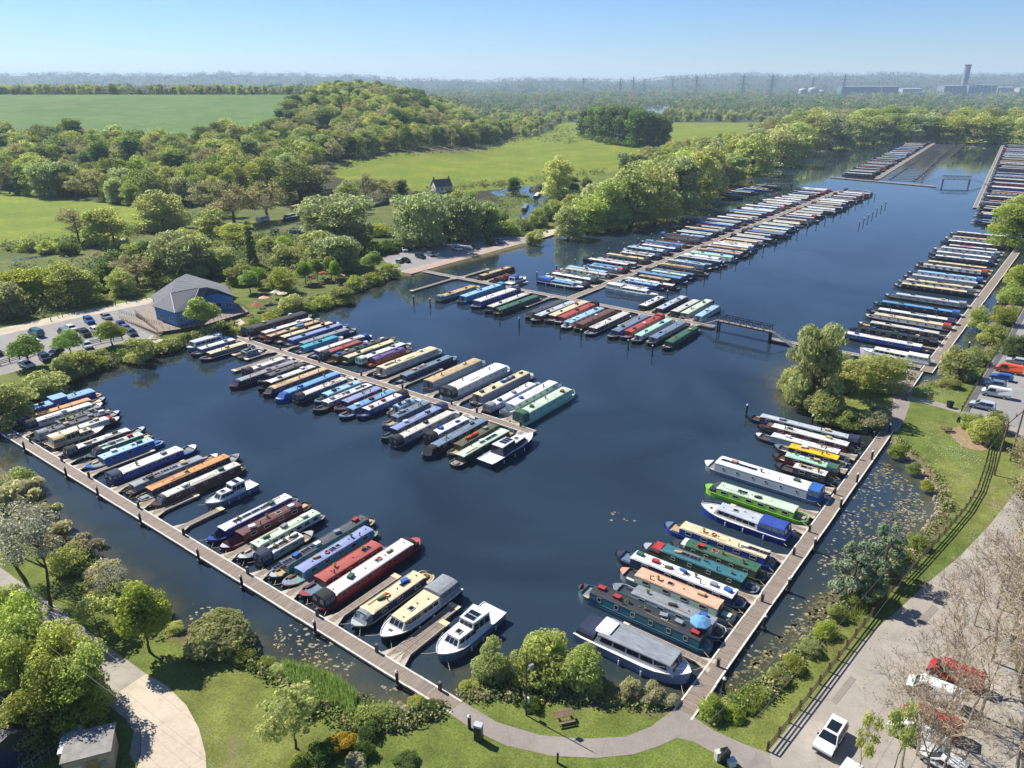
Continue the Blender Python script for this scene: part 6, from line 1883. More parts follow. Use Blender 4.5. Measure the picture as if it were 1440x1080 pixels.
def limbs(name, H0, r, blobs, m, seed, lean=0, fork=3, twigs=0):
    rr = random.Random(seed); mb = MB()
    top = Vector((lean, lean * .3, H0))
    mb.tube((0, 0, -.3), top * .5 + Vector((rr.uniform(-.1, .1), rr.uniform(-.1, .1), 0)), r * 1.15, r * .85, 8, cap=False)
    mb.tube(top * .5, top, r * .85, r * .62, 7, cap=False)
    bs = [Vector(b[:3]) for b in blobs]
    fr_ = []
    for i in range(fork):
        b = bs[rr.randrange(len(bs))]
        fr_.append(top + (b - top) * .45)
        mb.tube(top, fr_[-1], r * .6, r * .35, 6, cap=False)
    for b in bs:
        s = min(fr_ + [top], key=lambda q_: (q_ - b).length)
        md = (s + b) / 2 + Vector((rr.uniform(-.2, .2), rr.uniform(-.2, .2), .12)) * (b - s).length * .3
        mb.tube(s, md, r * .3, r * .18, 5, cap=False); mb.tube(md, b, r * .18, r * .05, 4, cap=False)
        for _ in range(twigs):
            e = b + Vector((rr.gauss(0, 1), rr.gauss(0, 1), rr.gauss(.3, .8))) * r * 3.2
            mb.tube(md.lerp(b, rr.random()), e, r * .07, r * .02, 3, cap=False)
    return mb.mesh(name, m)
def dome(g, n, cz, rx, rz, br, lo=-.55, shell=.72):
    out = []
    for _ in range(n):
        d = unit(g, 1)[0]
        d[2] = g.uniform(lo, 1.0); h_ = math.sqrt(max(0, 1 - d[2] ** 2)); h_ = max(h_, .8) if d[2] < 0 and lo < -.7 else h_; a = g.uniform(0, 2 * math.pi)
        k = shell * g.uniform(.6, 1.12)
        out.append((math.cos(a) * h_ * rx * k, math.sin(a) * h_ * rx * k, cz + d[2] * rz * k, br * g.uniform(.65, 1.3)))
    if lo < -.9:                                     # low boughs reaching the ground
        m_ = max(7, n // 4)
        for i in range(m_): a = 2 * math.pi * (i + g.uniform(-.3, .3)) / m_; out.append((math.cos(a) * rx * .66, math.sin(a) * rx * .66, br * g.uniform(.5, 1.0), br * g.uniform(.75, 1.1)))
    return out
PROTO = {}
WID = {}
def proto(kind, crown_me, trunk_me, H):
    if kind != 'bare':
        co = np.empty(len(crown_me.vertices) * 3, np.float32); crown_me.vertices.foreach_get('co', co); co = co.reshape(-1, 3)
        H = float(np.percentile(co[:, 2], 98.5)); WID.setdefault(kind, []).append(2 * float(np.percentile(np.hypot(co[:, 0], co[:, 1]), 90)))
    PROTO.setdefault(kind, []).append((crown_me, trunk_me, H))
for v in range(3):
    g = np.random.default_rng(100 + v)
    b_ = dome(g, 34, 7.6, 5.7, 7.0, 2.1, -.92); proto('oak', crown('crown', b_, 7600, .46, LM['oak'], v), limbs('trunk', 4.5, .45, b_, BARK, v), 15)
    b_ = dome(g, 32, 7.4, 5.3, 7.0, 2.0, -.95); proto('mid', crown('crown', b_, 8000, .42, LM['mid'], 10 + v), limbs('trunk', 4.2, .40, b_, BARK, v), 15)
    b_ = dome(g, 38, 7.0, 6.0, 7.4, 1.8, -.98); proto('willow', crown('crown', b_, 8200, .34, LM['willow'], 20 + v, 2.2, .55), limbs('trunk', 4, .5, b_, BARK, v), 15)
    b_ = dome(g, 34, 7.0, 5.2, 7.4, 1.9, -.98); proto('yellow', crown('crown', b_, 7200, .36, LM['yellow'], 30 + v, 1.8, .45), limbs('trunk', 4, .42, b_, BARK, v), 15)
    b_ = dome(g, 32, 8.2, 5.0, 6.2, 1.6, -.8, .85); proto('bud', crown('crown', b_, 5200, .30, LM['bud'], 40 + v, inner=.6), limbs('trunk', 4.6, .36, b_, BARK, v, twigs=16), 15)
    b_ = dome(g, 26, 5.2, 2.3, 3.4, 1.15, -.7); b_ = [(x * (1.15 - .6 * max(0, (z - 4) / 5)), y * (1.15 - .6 * max(0, (z - 4) / 5)), z, r_ * (1.15 - .5 * max(0, (z - 4) / 5))) for x, y, z, r_ in b_]
    proto('lime', crown('crown', b_, 7500, .28, LM['lime'], 50 + v, up=.4), limbs('trunk', 2.2, .16, b_, BARK, v), 9)
    b_ = dome(g, 14, 5.4, 2.3, 3.0, .9, -.7, .8); proto('sapling', crown('crown', b_, 1500, .30, LM['yellow'], 60 + v, inner=.6), limbs('trunk', 2.4, .10, b_, BARK, v, twigs=6), 8)
    b_ = dome(g, 16, 1.3, 1.9, 1.6, .75, -1); proto('bush', crown('crown', b_, 5200, .18, LM['mid'], 70 + v), limbs('trunk', .5, .07, b_, BARK, v), 3)
    b_ = dome(g, 18, 1.5, 2.0, 1.9, .75, -1); proto('palebush', crown('crown', b_, 5200, .15, LM['pale'], 80 + v, 2.0, .2), limbs('trunk', .4, .07, b_, BARK, v, twigs=5), 3.6)
    b_ = dome(g, 16, 1.3, 1.9, 1.6, .7, -1); proto('yellowbush', crown('crown', b_, 5600, .155, LM['yellow'], 85 + v, 1.4), limbs('trunk', .4, .07, b_, BARK, v, twigs=3), 3.2)
    b_ = dome(g, 16, 1.2, 2.0, 1.5, .7, -1); proto('darkbush', crown('crown', b_, 5000, .19, LM['dark'], 90 + v), limbs('trunk', .5, .08, b_, BARK, v), 3)
    b_ = dome(g, 14, 1.3, 1.9, 1.3, .6, -.6); proto('strawbush', crown('crown', b_, 1700, .20, LM['straw'], 95 + v, 2.6, .5, inner=.5), limbs('trunk', .3, .05, b_, BARKP, v, twigs=10), 2.8)
    b_ = dome(g, 34, 8.6, 4.4, 8.6, 1.9, -.98); proto('dark', crown('crown', b_, 8000, .5, LM['dark'], 110 + v), limbs('trunk', 4.0, .4, b_, BARK, v), 18)
    b_ = dome(g, 22, 7.0, 3.6, 3.4, 1.1, -.4, .9); proto('blossom', crown('crown', b_, 3400, .22, LM['bloss'], 120 + v, inner=.6), limbs('trunk', 4.0, .2, b_, BARK, v, lean=1.2, twigs=18), 10.5)
    b_ = [(math.cos(i * 2.4) * (1.9 - .22 * (i // 3)), math.sin(i * 2.4) * (1.9 - .22 * (i // 3)), 1.8 + .42 * i, 1.0 - .035 * i) for i in range(14)]
    proto('pine', crown('crown', b_, 3800, .16, LM['pine'], 130 + v, 3.2, .1, inner=.5), limbs('trunk', 5.5, .15, b_, BARK, v), 8)
    b_ = [(x, y, z, r_) for x, y, z, r_ in dome(g, 10, .9, 1.5, .6, .5, -.4)]
    proto('goldhedge', crown('crown', b_, 2600, .18, LM['gold'], 140 + v), limbs('trunk', .3, .05, b_, BARK, v), 2)
    # ivy-clad leaning trunk
    b_ = [(2.2 * (1 - i / 9) ** 1.5 * -1.6 + 2, 0, .8 + i * 1.1, 1.15 - .07 * i) for i in range(9)]
    proto('ivytree', crown('crown', b_, 2600, .34, LM['dark'], 150 + v), limbs('trunk', 5, .25, b_, BARK, v), 11)
def bare_mesh(seed, H, spread, m, tip):
    rr = random.Random(seed); mb = MB()
    def grow(p, d, L, r, lv):
        n = 2 if lv else 3
        for i in range(n):
            q_ = p + d * (L / n); mb.tube(p, q_, r, r * .84, 6 if lv < 1 else (4 if lv < 3 else 3), cap=False)
            p = q_; r *= .84
            d = (d + Vector((rr.gauss(0, .1), rr.gauss(0, .1), .05))).normalized()
            if lv >= 1 and i == 0 and lv < 5: branch(p, d, L * .7, r * .6, lv + 1, 1)
        if lv < 5: branch(p, d, L, r, lv + 1, 4 if lv == 3 else (3 if lv < 4 else 3))
    def branch(p, d, L, r, lv, k):
        for _ in range(k):
            a = d.orthogonal(); a.rotate(Matrix.Rotation(rr.uniform(0, 6.28), 3, d))
            e = (d + a * rr.uniform(.35, .8) * spread + Vector((0, 0, .12))).normalized()
            grow(p, e, L * rr.uniform(.55, .8), max(r * .72, tip), lv)
    grow(Vector((0, 0, -.2)), Vector((rr.uniform(-.1, .1), rr.uniform(-.1, .1), 1)).normalized(), H * .26, H * .011, 0)
    return mb.mesh('branch', m)
for v in range(3):
    g = np.random.default_rng(500 + v)
    me = bare_mesh(40 + v, 12.5, 1.15, TWIG, .013)
    b_ = dome(g, 30, 7.5, 4.2, 4.2, 1.2, -.8, 1.0)
    proto('bare', crown('crown', b_, 120, .10, LM['bud'], 160 + v, 1.5, inner=.9), me, 12)

TREES = []
def tree(p, H, kind, label, group, width=None, rz=None):
    cm, tm, h0 = PROTO[kind][len(TREES) % 3]
    s = H / h0 * .94; k = random.uniform(.92, 1.1) if width is None else width
    bushy = kind in ('bush', 'palebush', 'yellowbush', 'darkbush', 'strawbush', 'goldhedge')
    nm = {'oak': 'oak_tree', 'mid': 'broadleaf_tree', 'willow': 'willow_tree', 'yellow': 'willow_tree', 'bud': 'budding_tree', 'lime': 'lime_tree', 'sapling': 'young_tree', 'dark': 'dark_tree', 'blossom': 'blossom_tree', 'pine': 'pine_tree', 'bare': 'bare_tree', 'ivytree': 'ivy_clad_tree', 'goldhedge': 'golden_shrub'}.get(kind, 'shrub')
    t = thing(nm, p, random.uniform(0, 6.28) if rz is None else rz, label, 'shrub' if bushy else 'tree', group)
    t.scale = (s * k, s * k, s)
    part('crown', cm, t); part('stem' if bushy else 'trunk', tm, t)
    TREES.append(t); return t
DESC = dict(oak='dark green spreading tree', mid='mid green leafy tree', willow='grey-green willow', yellow='yellow-green willow', bud='brownish budding tree', lime='bright green young lime tree', sapling='thin yellow-green sapling',
            bush='rounded green bush', palebush='pale silvery bush', yellowbush='yellow-green bush', darkbush='dark green bush', strawbush='dry straw-coloured scrub bush', dark='dense dark green tree', blossom='grey-pink blossoming tree', pine='bluish pine',
            bare='leafless twiggy tree', ivytree='leaning ivy-clad tree', goldhedge='golden yellow clipped shrub')
TL = []
GROUNDED = ('bush', 'palebush', 'yellowbush', 'darkbush', 'strawbush', 'goldhedge', 'willow', 'yellow', 'mid', 'oak', 'dark')
def T_(bx, by, ty, kind, place, wpx=None, end=None):
    p = W(bx, by); H = max(1.0, rise(p, ty))
    if kind in GROUNDED and wpx:                     # leafy to the ground: the outline's foot is the near rim of the crown
        ph = math.atan2(EYE, p.y); D_ = math.hypot(p.y, EYE); w_ = wpx / FOC * D_ / 2; E_x = (by - ty) / FOC * D_ / 2
        H = 2 * math.sqrt(max(E_x * E_x - (w_ * math.sin(ph) * .85) ** 2, (.3 * E_x) ** 2)) / math.cos(ph)
        p = W(bx, (by + ty) / 2, .5 + H / 2); p.z = .5
    H *= {'on the reedy shore below the lawn walkway': .72, 'along the lakeside west bank': .74, 'along the wooded far shore': .88, 'beside the canal and cottage': .88, 'in the canal meadow': .86, 'behind the lakeside car park': .85, 'on the bank between the two walkway ends': .74}.get(place, 1)
    TL.append((p, max(.8, H), kind, place, wpx, bx, by))
def TS(place, s):
    for ln in s.strip().splitlines():
        for it in ln.split(','):
            q_ = it.split()
            if len(q_) >= 4: T_(float(q_[0]), float(q_[1]), float(q_[2]), q_[3], place, float(q_[4]) if len(q_) > 4 else None)
TS('on the lawn by the shore road', '''211 917 822 lime 64, 141 895 838 sapling 56, 36 815 708 blossom 90, 72 858 715 blossom 100, 166 862 800 blossom 44, 416 1052 966 sapling 84''')
TS('in the thicket beside the shore road', '''22 915 838 mid 72, 55 945 862 mid 76, 90 975 888 mid 76, 118 1000 915 mid 66, 22 985 900 mid 80, 68 1025 938 oak 84, -4 885 828 mid 60, 100 1030 955 oak 70, 36 1050 980 mid 74''')
TS('on the reedy shore below the lawn walkway', '''308 915 850 palebush 92, 245 893 873 yellowbush 36, 225 868 845 bush 36, 175 850 805 bush 50, 140 825 785 strawbush 50, 100 800 755 bush 60, 75 775 730 strawbush 56, 125 782 742 strawbush 44, 52 745 695 strawbush 60, 20 715 660 strawbush 70, 30 690 650 bush 46, 150 845 800 bush 50, 195 880 850 darkbush 40, 345 935 905 bush 46, 392 955 925 yellowbush 50, 372 945 918 bush 44, 530 1022 985 bush 50, 560 1012 985 strawbush 40, 585 1000 978 bush 44, 605 1005 985 darkbush 36, 520 1040 1010 darkbush 40, 430 1000 970 bush 40''')
TS('in the planted bed on the lower lawn', '''481 1064 1036 goldhedge 40, 512 1068 1040 darkbush 40, 455 1072 1042 darkbush 44, 500 1085 1058 strawbush 40, 570 1082 1058 darkbush 36, 420 1085 1060 bush 40''')
TS('on the bank between the two walkway ends', '''692 950 888 palebush 62, 765 955 880 yellowbush 80, 820 962 898 palebush 66, 745 960 905 bush 50, 660 972 955 bush 36, 700 968 945 darkbush 50, 790 975 945 darkbush 54, 850 978 955 bush 44, 885 982 952 strawbush 30, 918 986 958 strawbush 36, 940 990 970 strawbush 28, 748 998 978 darkbush 26''')
TS('on the shore by the foot of willow walkway', '''1002 1008 978 bush 34, 1030 1012 990 bush 30, 1070 985 965 bush 34, 1095 962 940 palebush 32, 1118 945 922 bush 30, 1140 922 900 palebush 32, 1160 895 872 bush 30, 1178 872 850 palebush 28, 1195 850 832 bush 26''')
TS('on the lawn beside the post and rail fence', '''1196 838 762 pine 60, 1240 812 738 pine 56, 1222 848 790 pine 44, 1268 790 768 bush 30, 1290 772 752 bush 28''')
TS('beside the daisy lawn below the parked cars', '''1388 622 585 yellowbush 46, 1372 605 582 bush 36, 1402 606 578 bush 30, 1262 642 622 bush 24, 1285 665 650 bush 20, 1305 690 676 bush 18''')
TS('on the grassy spit', '''1150 572 456 willow 72, 1165 590 552 palebush 50, 1126 562 515 yellowbush 44, 1185 548 500 willow 50, 1198 560 508 sapling 46, 1242 548 494 mid 84, 1225 605 578 strawbush 44, 1195 600 575 bush 40, 1240 590 572 strawbush 28, 1110 548 522 palebush 34''')
TS('along the reedy bank beside bank walkway', '''1350 532 490 palebush 50, 1335 545 530 bush 30, 1372 512 490 bush 34, 1395 482 455 bush 34, 1378 462 432 bush 26, 1410 455 430 bush 34, 1425 425 400 bush 36, 1436 400 372 bush 40, 1430 348 288 mid 62, 1448 330 275 mid 60, 1428 500 470 darkbush 40, 1415 330 300 bush 40''')
TS('in the bare scrub beside the tarmac road', '''1305 1035 852 bare, 1345 960 765 bare, 1395 930 700 bare, 1440 1020 780 bare, 1255 1092 985 sapling 40, 1440 840 640 bud 80, 1415 830 690 bare, 1360 1020 840 bare, 1440 930 720 bare, 1320 1095 930 bare, 1425 1090 880 bare, 1450 760 620 bud 70, 1205 1095 1000 sapling 30, 1370 880 735 bare, 1450 1070 850 bare, 1425 890 690 bare, 1440 700 600 bud 60, 1290 1062 870 bare, 1330 1005 815 bare, 1378 1005 790 bare, 1268 1080 925 bare, 1432 965 725 bare, 1402 855 690 bare, 1436 800 650 bare, 1300 1110 905 bare''')
TS('around the lakeside car park', '''42 515 472 lime 42, 101 502 465 lime 38, 158 488 452 lime 40, 288 470 418 lime 44, 194 508 474 palebush 44, 0 598 540 palebush 90, 62 558 522 palebush 60, 22 560 540 bush 40, 88 535 500 palebush 36, 112 524 492 palebush 46, 140 516 500 bush 30, 240 492 476 palebush 30, 262 486 468 darkbush 20, 225 496 482 bush 26, 330 470 460 bush 24, 318 470 458 darkbush 12, 345 466 455 bush 30, 205 500 488 bush 26, 170 505 492 bush 30''')
TS('in the cafe garden', '''400 412 376 mid 36, 430 400 368 lime 22, 447 395 364 lime 20, 466 392 360 lime 22, 472 398 366 lime 18, 525 385 354 lime 32, 410 440 414 yellowbush 40, 352 412 380 lime 26, 365 405 376 lime 24, 340 400 372 palebush 50, 388 408 384 bush 28, 480 425 404 palebush 42, 500 405 388 bush 30, 450 432 416 bush 34, 520 398 384 bush 26, 548 388 370 bush 28, 430 440 424 bush 26, 380 452 440 bush 26, 360 460 446 bush 22, 310 420 400 palebush 30''')
TS('behind the lakeside car park', '''20 432 372 mid 60, 55 425 366 mid 60, 90 428 360 mid 66, 145 408 362 darkbush 46, 195 404 350 bud 60, 250 392 318 willow 84, 222 398 356 mid 50, 285 388 350 oak 46, 120 425 380 mid 50, 0 445 390 willow 60, 310 385 340 willow 40, 170 415 372 mid 40, 270 400 372 bush 40, 238 404 382 bush 36''')
TS('in the canal meadow', '''112 342 284 bud 48, 132 345 288 mid 30, 155 345 284 mid 46, 225 322 262 yellow 64, 40 352 330 bush 30, 68 355 335 bush 30, 95 358 338 darkbush 28, 355 374 296 ivytree 30, 300 330 290 palebush 50, 330 345 310 mid 50, 205 360 335 darkbush 40, 185 362 340 bush 30, 160 375 350 darkbush 40, 280 350 325 bush 36, 372 352 330 bush 26, 400 350 330 bush 24, 400 372 340 palebush 40, 310 365 340 darkbush 40, 262 342 318 palebush 36, 430 352 338 bush 24, 530 332 312 bush 30, 500 340 320 palebush 34, 545 355 335 darkbush 36, 520 358 340 darkbush 40, 490 362 342 darkbush 30, 560 352 336 darkbush 30''')
TS('beside the canal and cottage', '''330 316 250 bud 70, 376 310 246 bud 60, 300 304 246 bud 50, 420 282 222 oak 76, 450 268 226 bud 44, 470 345 268 willow 96, 472 378 326 willow 70, 448 368 318 willow 50, 515 285 238 bud 40, 545 282 246 bud 36, 565 278 250 dark 20, 588 345 262 willow 72, 645 335 268 willow 66, 680 330 278 willow 50, 722 274 246 dark 20, 785 276 218 yellow 42, 805 268 246 dark 26, 825 262 248 darkbush 20, 615 338 300 darkbush 40, 700 322 296 darkbush 30, 715 330 308 bush 30, 755 318 292 bush 30, 770 310 288 darkbush 26, 780 300 280 bush 30, 735 322 304 bush 24, 752 342 324 palebush 26, 640 290 268 bush 30, 660 285 265 bush 24, 500 300 270 bud 40, 490 290 250 mid 40, 800 290 272 bush 26, 815 300 280 darkbush 24, 690 344 328 darkbush 20''')
TS('along the lakeside west bank', '''800 332 275 yellow 40, 828 322 262 yellow 54, 858 316 232 yellow 64, 845 300 240 willow 54, 890 310 214 yellow 74, 925 302 205 yellow 74, 915 282 208 willow 60, 955 290 198 willow 66, 985 280 192 yellow 64, 940 262 205 yellow 60, 1000 270 182 yellow 54, 1015 258 214 palebush 40, 1032 252 205 willow 40, 1062 240 172 yellow 60, 1095 228 164 yellow 66, 1040 232 182 mid 50, 1075 222 168 willow 56, 1120 214 160 yellow 60, 970 250 196 yellow 56, 1000 236 182 willow 46, 1025 222 176 mid 40''')
TS('along the wooded far shore', '''1142 206 158 mid 56, 1172 203 156 willow 56, 1205 198 158 yellow 50, 1232 196 160 mid 50, 1262 196 158 mid 52, 1294 196 156 willow 50, 1322 197 160 mid 46, 1350 197 160 mid 46, 1378 198 158 yellow 50, 1406 199 160 mid 46, 1432 200 160 lime 40, 1455 202 160 mid 50, 1152 190 150 mid 50, 1190 188 148 bud 50, 1225 186 150 mid 46, 1256 184 148 oak 46, 1290 184 150 mid 46, 1325 186 150 bud 46, 1360 186 150 mid 46, 1395 188 150 oak 46, 1425 188 150 mid 46, 1120 195 152 mid 46, 1090 200 160 bud 40''')
TS('in the dark grove in the meadow', '''826 190 156 dark 30, 838 193 153 dark 32, 852 196 152 dark 32, 866 199 153 dark 32, 880 201 155 dark 32, 896 203 157 dark 32, 912 204 160 dark 32, 926 203 163 dark 30, 934 200 166 dark 24, 845 188 152 dark 32, 870 190 152 dark 32, 895 194 155 dark 32, 918 197 160 dark 30, 830 184 154 dark 28''')
cnt = {}
for it in TL: cnt[(it[2], it[3])] = cnt.get((it[2], it[3]), 0) + 1
seen = {}
PLACE_END = {'around the lakeside car park': 'water', 'in the canal meadow': 'field'}
for p, H, kind, place, wpx, bx, by in sorted(TL, key=lambda q_: (q_[5], q_[6])):
    k = (kind, place); seen[k] = seen.get(k, 0) + 1
    lab = DESC[kind] + ' ' + place
    if cnt[k] > 1:
        lab = '%s %s, %s counting eastward' % (DESC[kind], place, ordinal(seen[k] - 1))
    wid = None
    if wpx:
        depth = p.y * math.cos(PITCH) + (EYE - p.z) * math.sin(PITCH)
        wm_ = wpx / FOC * depth
        W0 = sum(WID.get(kind, [11])) / len(WID.get(kind, [11]))
        h0 = PROTO[kind][0][2]
        wid = min(1.9, max(.45, (wm_ / W0) / (H / h0)))
    tree(p, H, kind, lab, DESC[kind] + 's ' + place if cnt[k] > 1 else None, wid)

# the wooded hillside: the front trees one by one, the mass behind as one wood
rr = random.Random(21)
def ground_pt(x, y): return Vector((x, y, land(x, y)))
front = []
EDGE = [(-60, 270), (30, 274), (90, 278), (150, 284), (205, 291), (260, 290), (300, 282), (340, 272), (390, 262), (430, 250), (452, 242), (490, 234), (530, 228), (570, 224), (610, 218), (650, 212), (685, 203), (705, 196), (712, 188), (706, 178)]
ep = [W(x, y) for x, y in EDGE]
def u_of(p): return p.x / p.y
pts = []
for a, b_ in zip(ep, ep[1:]):
    L = (b_ - a).length; n = max(1, int(L / 10))
    for i in range(n): pts.append(a + (b_ - a) * (i / n))
wood_all = []
tries = 0
cell = {}
def free(x, y, dmin):
    cx, cy = int(x // 12), int(y // 12)
    for i in (-1, 0, 1):
        for j in (-1, 0, 1):
            for q_ in cell.get((cx + i, cy + j), ()):
                if (q_[0] - x) ** 2 + (q_[1] - y) ** 2 < dmin * dmin: return False
    return True
def addc(x, y): cell.setdefault((int(x // 12), int(y // 12)), []).append((x, y))
for p in pts: wood_all.append((p.x + rr.uniform(-2, 2), p.y + rr.uniform(0, 5))); addc(*wood_all[-1])
eu = sorted([(u_of(p), p.y) for p in ep])
def edge_y(u):
    if u <= eu[0][0]: return eu[0][1]
    for (ua, ya), (ub, yb) in zip(eu, eu[1:]):
        if ua <= u <= ub: return ya + (yb - ya) * (u - ua) / (ub - ua + 1e-9)
    return 1e9
while tries < 42000 and len(wood_all) < 2300:
    tries += 1
    u = rr.uniform(-.80, -.012); y = rr.uniform(380, 1180); x = u * y
    if rr.random() > y / 1180: continue
    if y < edge_y(u) + 4: continue
    if y > 660 + 14 * math.sin(x / 40) and u < -.313 + .108 * (y - 690) / 410: continue
    if u > -.05 and y > 950: continue
    if not free(x, y, 10.2): continue
    wood_all.append((x, y)); addc(x, y)
wood_all.sort(key=lambda q_: q_[1])
WK = ['oak', 'oak', 'mid', 'bud', 'mid', 'oak', 'dark', 'bud', 'mid', 'willow']
indiv, mass = [], []
NB = 125
sel = sorted(wood_all, key=lambda q_: q_[1] - edge_y(q_[0] / q_[1]))
for i, q_ in enumerate(sel): (indiv if i < NB else mass).append(q_)
for x, y in indiv:
    k = rr.choice(WK)
    if x / y > -.1 and rr.random() < .5: k = 'dark'
    tree(ground_pt(x, y), rr.uniform(12, 19), k, DESC[k] + ' in the front edge of the hillside wood', DESC[k] + 's of the hillside wood', rr.uniform(.85, 1.15))

# --- shared builder for masses of trees (real crowns of leaf clumps, joined)
def wood_mesh(name, P, Hs, Rs, cols, per, size, m, seed):
    g = np.random.default_rng(seed)
    n = len(P); P = np.array(P, float); Hs = np.array(Hs); Rs = np.array(Rs); cols = np.array(cols)
    nb = 9
    bd = unit(g, n * nb).reshape(n, nb, 3); bd[:, :, 2] = bd[:, :, 2] * .95 + .05
    bc = bd * np.stack([Rs * .62, Rs * .62, Hs * .36], 1)[:, None, :] + np.stack([P[:, 0], P[:, 1], P[:, 2] + Hs * .50], 1)[:, None, :]
    pick = g.integers(0, nb, (n, per))
    d = unit(g, n * per).reshape(n, per, 3); d[:, :, 2] = np.where(d[:, :, 2] < -.3, -d[:, :, 2], d[:, :, 2])
    br = (Rs * .46)[:, None, None] * g.uniform(.75, 1.1, (n, per, 1))
    c = np.take_along_axis(bc, pick[:, :, None].repeat(3, 2), 1) + d * br
    nr = (d + unit(g, n * per).reshape(n, per, 3) * .6 + np.array([0, 0, .2])); nr /= np.linalg.norm(nr, axis=2, keepdims=True)
    s = np.repeat(np.asarray(size) * np.ones(n), per) * g.uniform(.65, 1.35, n * per)
    V = cards(c.reshape(-1, 3), nr.reshape(-1, 3), s, s, g)
    me = np_mesh(name, V, np.arange(len(V)).reshape(-1, 4), m)
    tone = (g.uniform(.75, 1.3, (n, nb))[np.arange(n)[:, None], pick] * g.uniform(.85, 1.2, (n, per)))[:, :, None] * cols[:, None, :]
    col = np.concatenate([tone, np.ones((n, per, 1))], 2).reshape(-1, 4).repeat(4, 0)
    at = me.attributes.new('leafcol', 'FLOAT_COLOR', 'POINT'); at.data.foreach_set('color', col.astype(np.float32).ravel())
    return me
def massmat(key):
    m = bpy.data.materials.new(key); m.use_nodes = True; nt = m.node_tree; nt.nodes.clear()
    out = nt.nodes.new('ShaderNodeOutputMaterial'); at = nt.nodes.new('ShaderNodeAttribute'); at.attribute_name = 'leafcol'
    df = nt.nodes.new('ShaderNodeBsdfDiffuse'); tr = nt.nodes.new('ShaderNodeBsdfTranslucent'); ms = nt.nodes.new('ShaderNodeMixShader'); ms.inputs[0].default_value = .3
    nt.links.new(at.outputs['Color'], df.inputs[0]); nt.links.new(at.outputs['Color'], tr.inputs[0]); nt.links.new(df.outputs[0], ms.inputs[1]); nt.links.new(tr.outputs[0], ms.inputs[2]); nt.links.new(ms.outputs[0], out.inputs[0])
    return m
MASS = massmat('wood_foliage')
PAL = [tuple(v * 2.3 for v in c_) for c_ in [(.060, .095, .022), (.050, .082, .020), (.085, .120, .032), (.100, .130, .036), (.120, .115, .055), (.075, .105, .040), (.135, .145, .050), (.042, .068, .020), (.130, .118, .065)]]
def wood_of(name, pts, hs, ws, weights, seed):
    """a mass of trees nobody could count: crowns set on a cloud of points"""
    g = random.Random(seed)
    srcs, kw = [], []
    for kind, w_ in weights:
        for cm, tm, h0 in PROTO[kind]:
            o = next((c_ for t in TREES for c_ in t.children if c_.data == cm), None)
            if o: srcs.append((o, h0)); kw.append(w_)
    me = bpy.data.meshes.new(name); me.from_pydata([tuple(p) for p in pts], [], [])
    kd = [g.choices(range(len(srcs)), kw)[0] for _ in pts]
    n = len(pts)
    at = me.attributes.new('kd', 'INT', 'POINT'); at.data.foreach_set('value', kd)
    at = me.attributes.new('turn', 'FLOAT_VECTOR', 'POINT'); at.data.foreach_set('vector', [c_ for _ in pts for c_ in (0, 0, g.uniform(0, 6.28))])
    at = me.attributes.new('size', 'FLOAT_VECTOR', 'POINT'); at.data.foreach_set('vector', [c_ for i in range(n) for c_ in (hs[i] / 15 * ws[i], hs[i] / 15 * ws[i], hs[i] / 15)])
    o = part(name, me)
    ng = bpy.data.node_groups.new(name, 'GeometryNodeTree')
    ng.interface.new_socket('Geometry', in_out='INPUT', socket_type='NodeSocketGeometry'); ng.interface.new_socket('Geometry', in_out='OUTPUT', socket_type='NodeSocketGeometry')
    gi = ng.nodes.new('NodeGroupInput'); go = ng.nodes.new('NodeGroupOutput'); jn = ng.nodes.new('GeometryNodeJoinGeometry'); ip = ng.nodes.new('GeometryNodeInstanceOnPoints')
    for so, _ in reversed(srcs):
        oi = ng.nodes.new('GeometryNodeObjectInfo'); oi.inputs['Object'].default_value = so; oi.inputs['As Instance'].default_value = True
        ng.links.new(oi.outputs['Geometry'], jn.inputs[0])
    ng.links.new(gi.outputs[0], ip.inputs['Points']); ng.links.new(jn.outputs[0], ip.inputs['Instance']); ip.inputs['Pick Instance'].default_value = True
    for nm, ty, sk in (('kd', 'INT', 'Instance Index'), ('turn', 'FLOAT_VECTOR', 'Rotation'), ('size', 'FLOAT_VECTOR', 'Scale')):
        na = ng.nodes.new('GeometryNodeInputNamedAttribute'); na.data_type = ty; na.inputs['Name'].default_value = nm
        ng.links.new(next(s_ for s_ in na.outputs if s_.enabled and s_.name == 'Attribute'), ip.inputs[sk])
    ng.links.new(ip.outputs[0], go.inputs[0])
    md = o.modifiers.new(name, 'NODES'); md.node_group = ng
    return tag(o, kind='stuff')
wood_of('hillside_wood', [(x, y, land(x, y) - .5) for x, y in mass], [rr.choice([rr.uniform(8, 12), rr.uniform(12, 17), rr.uniform(15, 22)]) for _ in mass], [rr.uniform(1.0, 1.6) for _ in mass], [('oak', 4), ('mid', 4), ('bud', 2.2), ('dark', 1.6), ('willow', 1), ('yellow', .8)], 5)
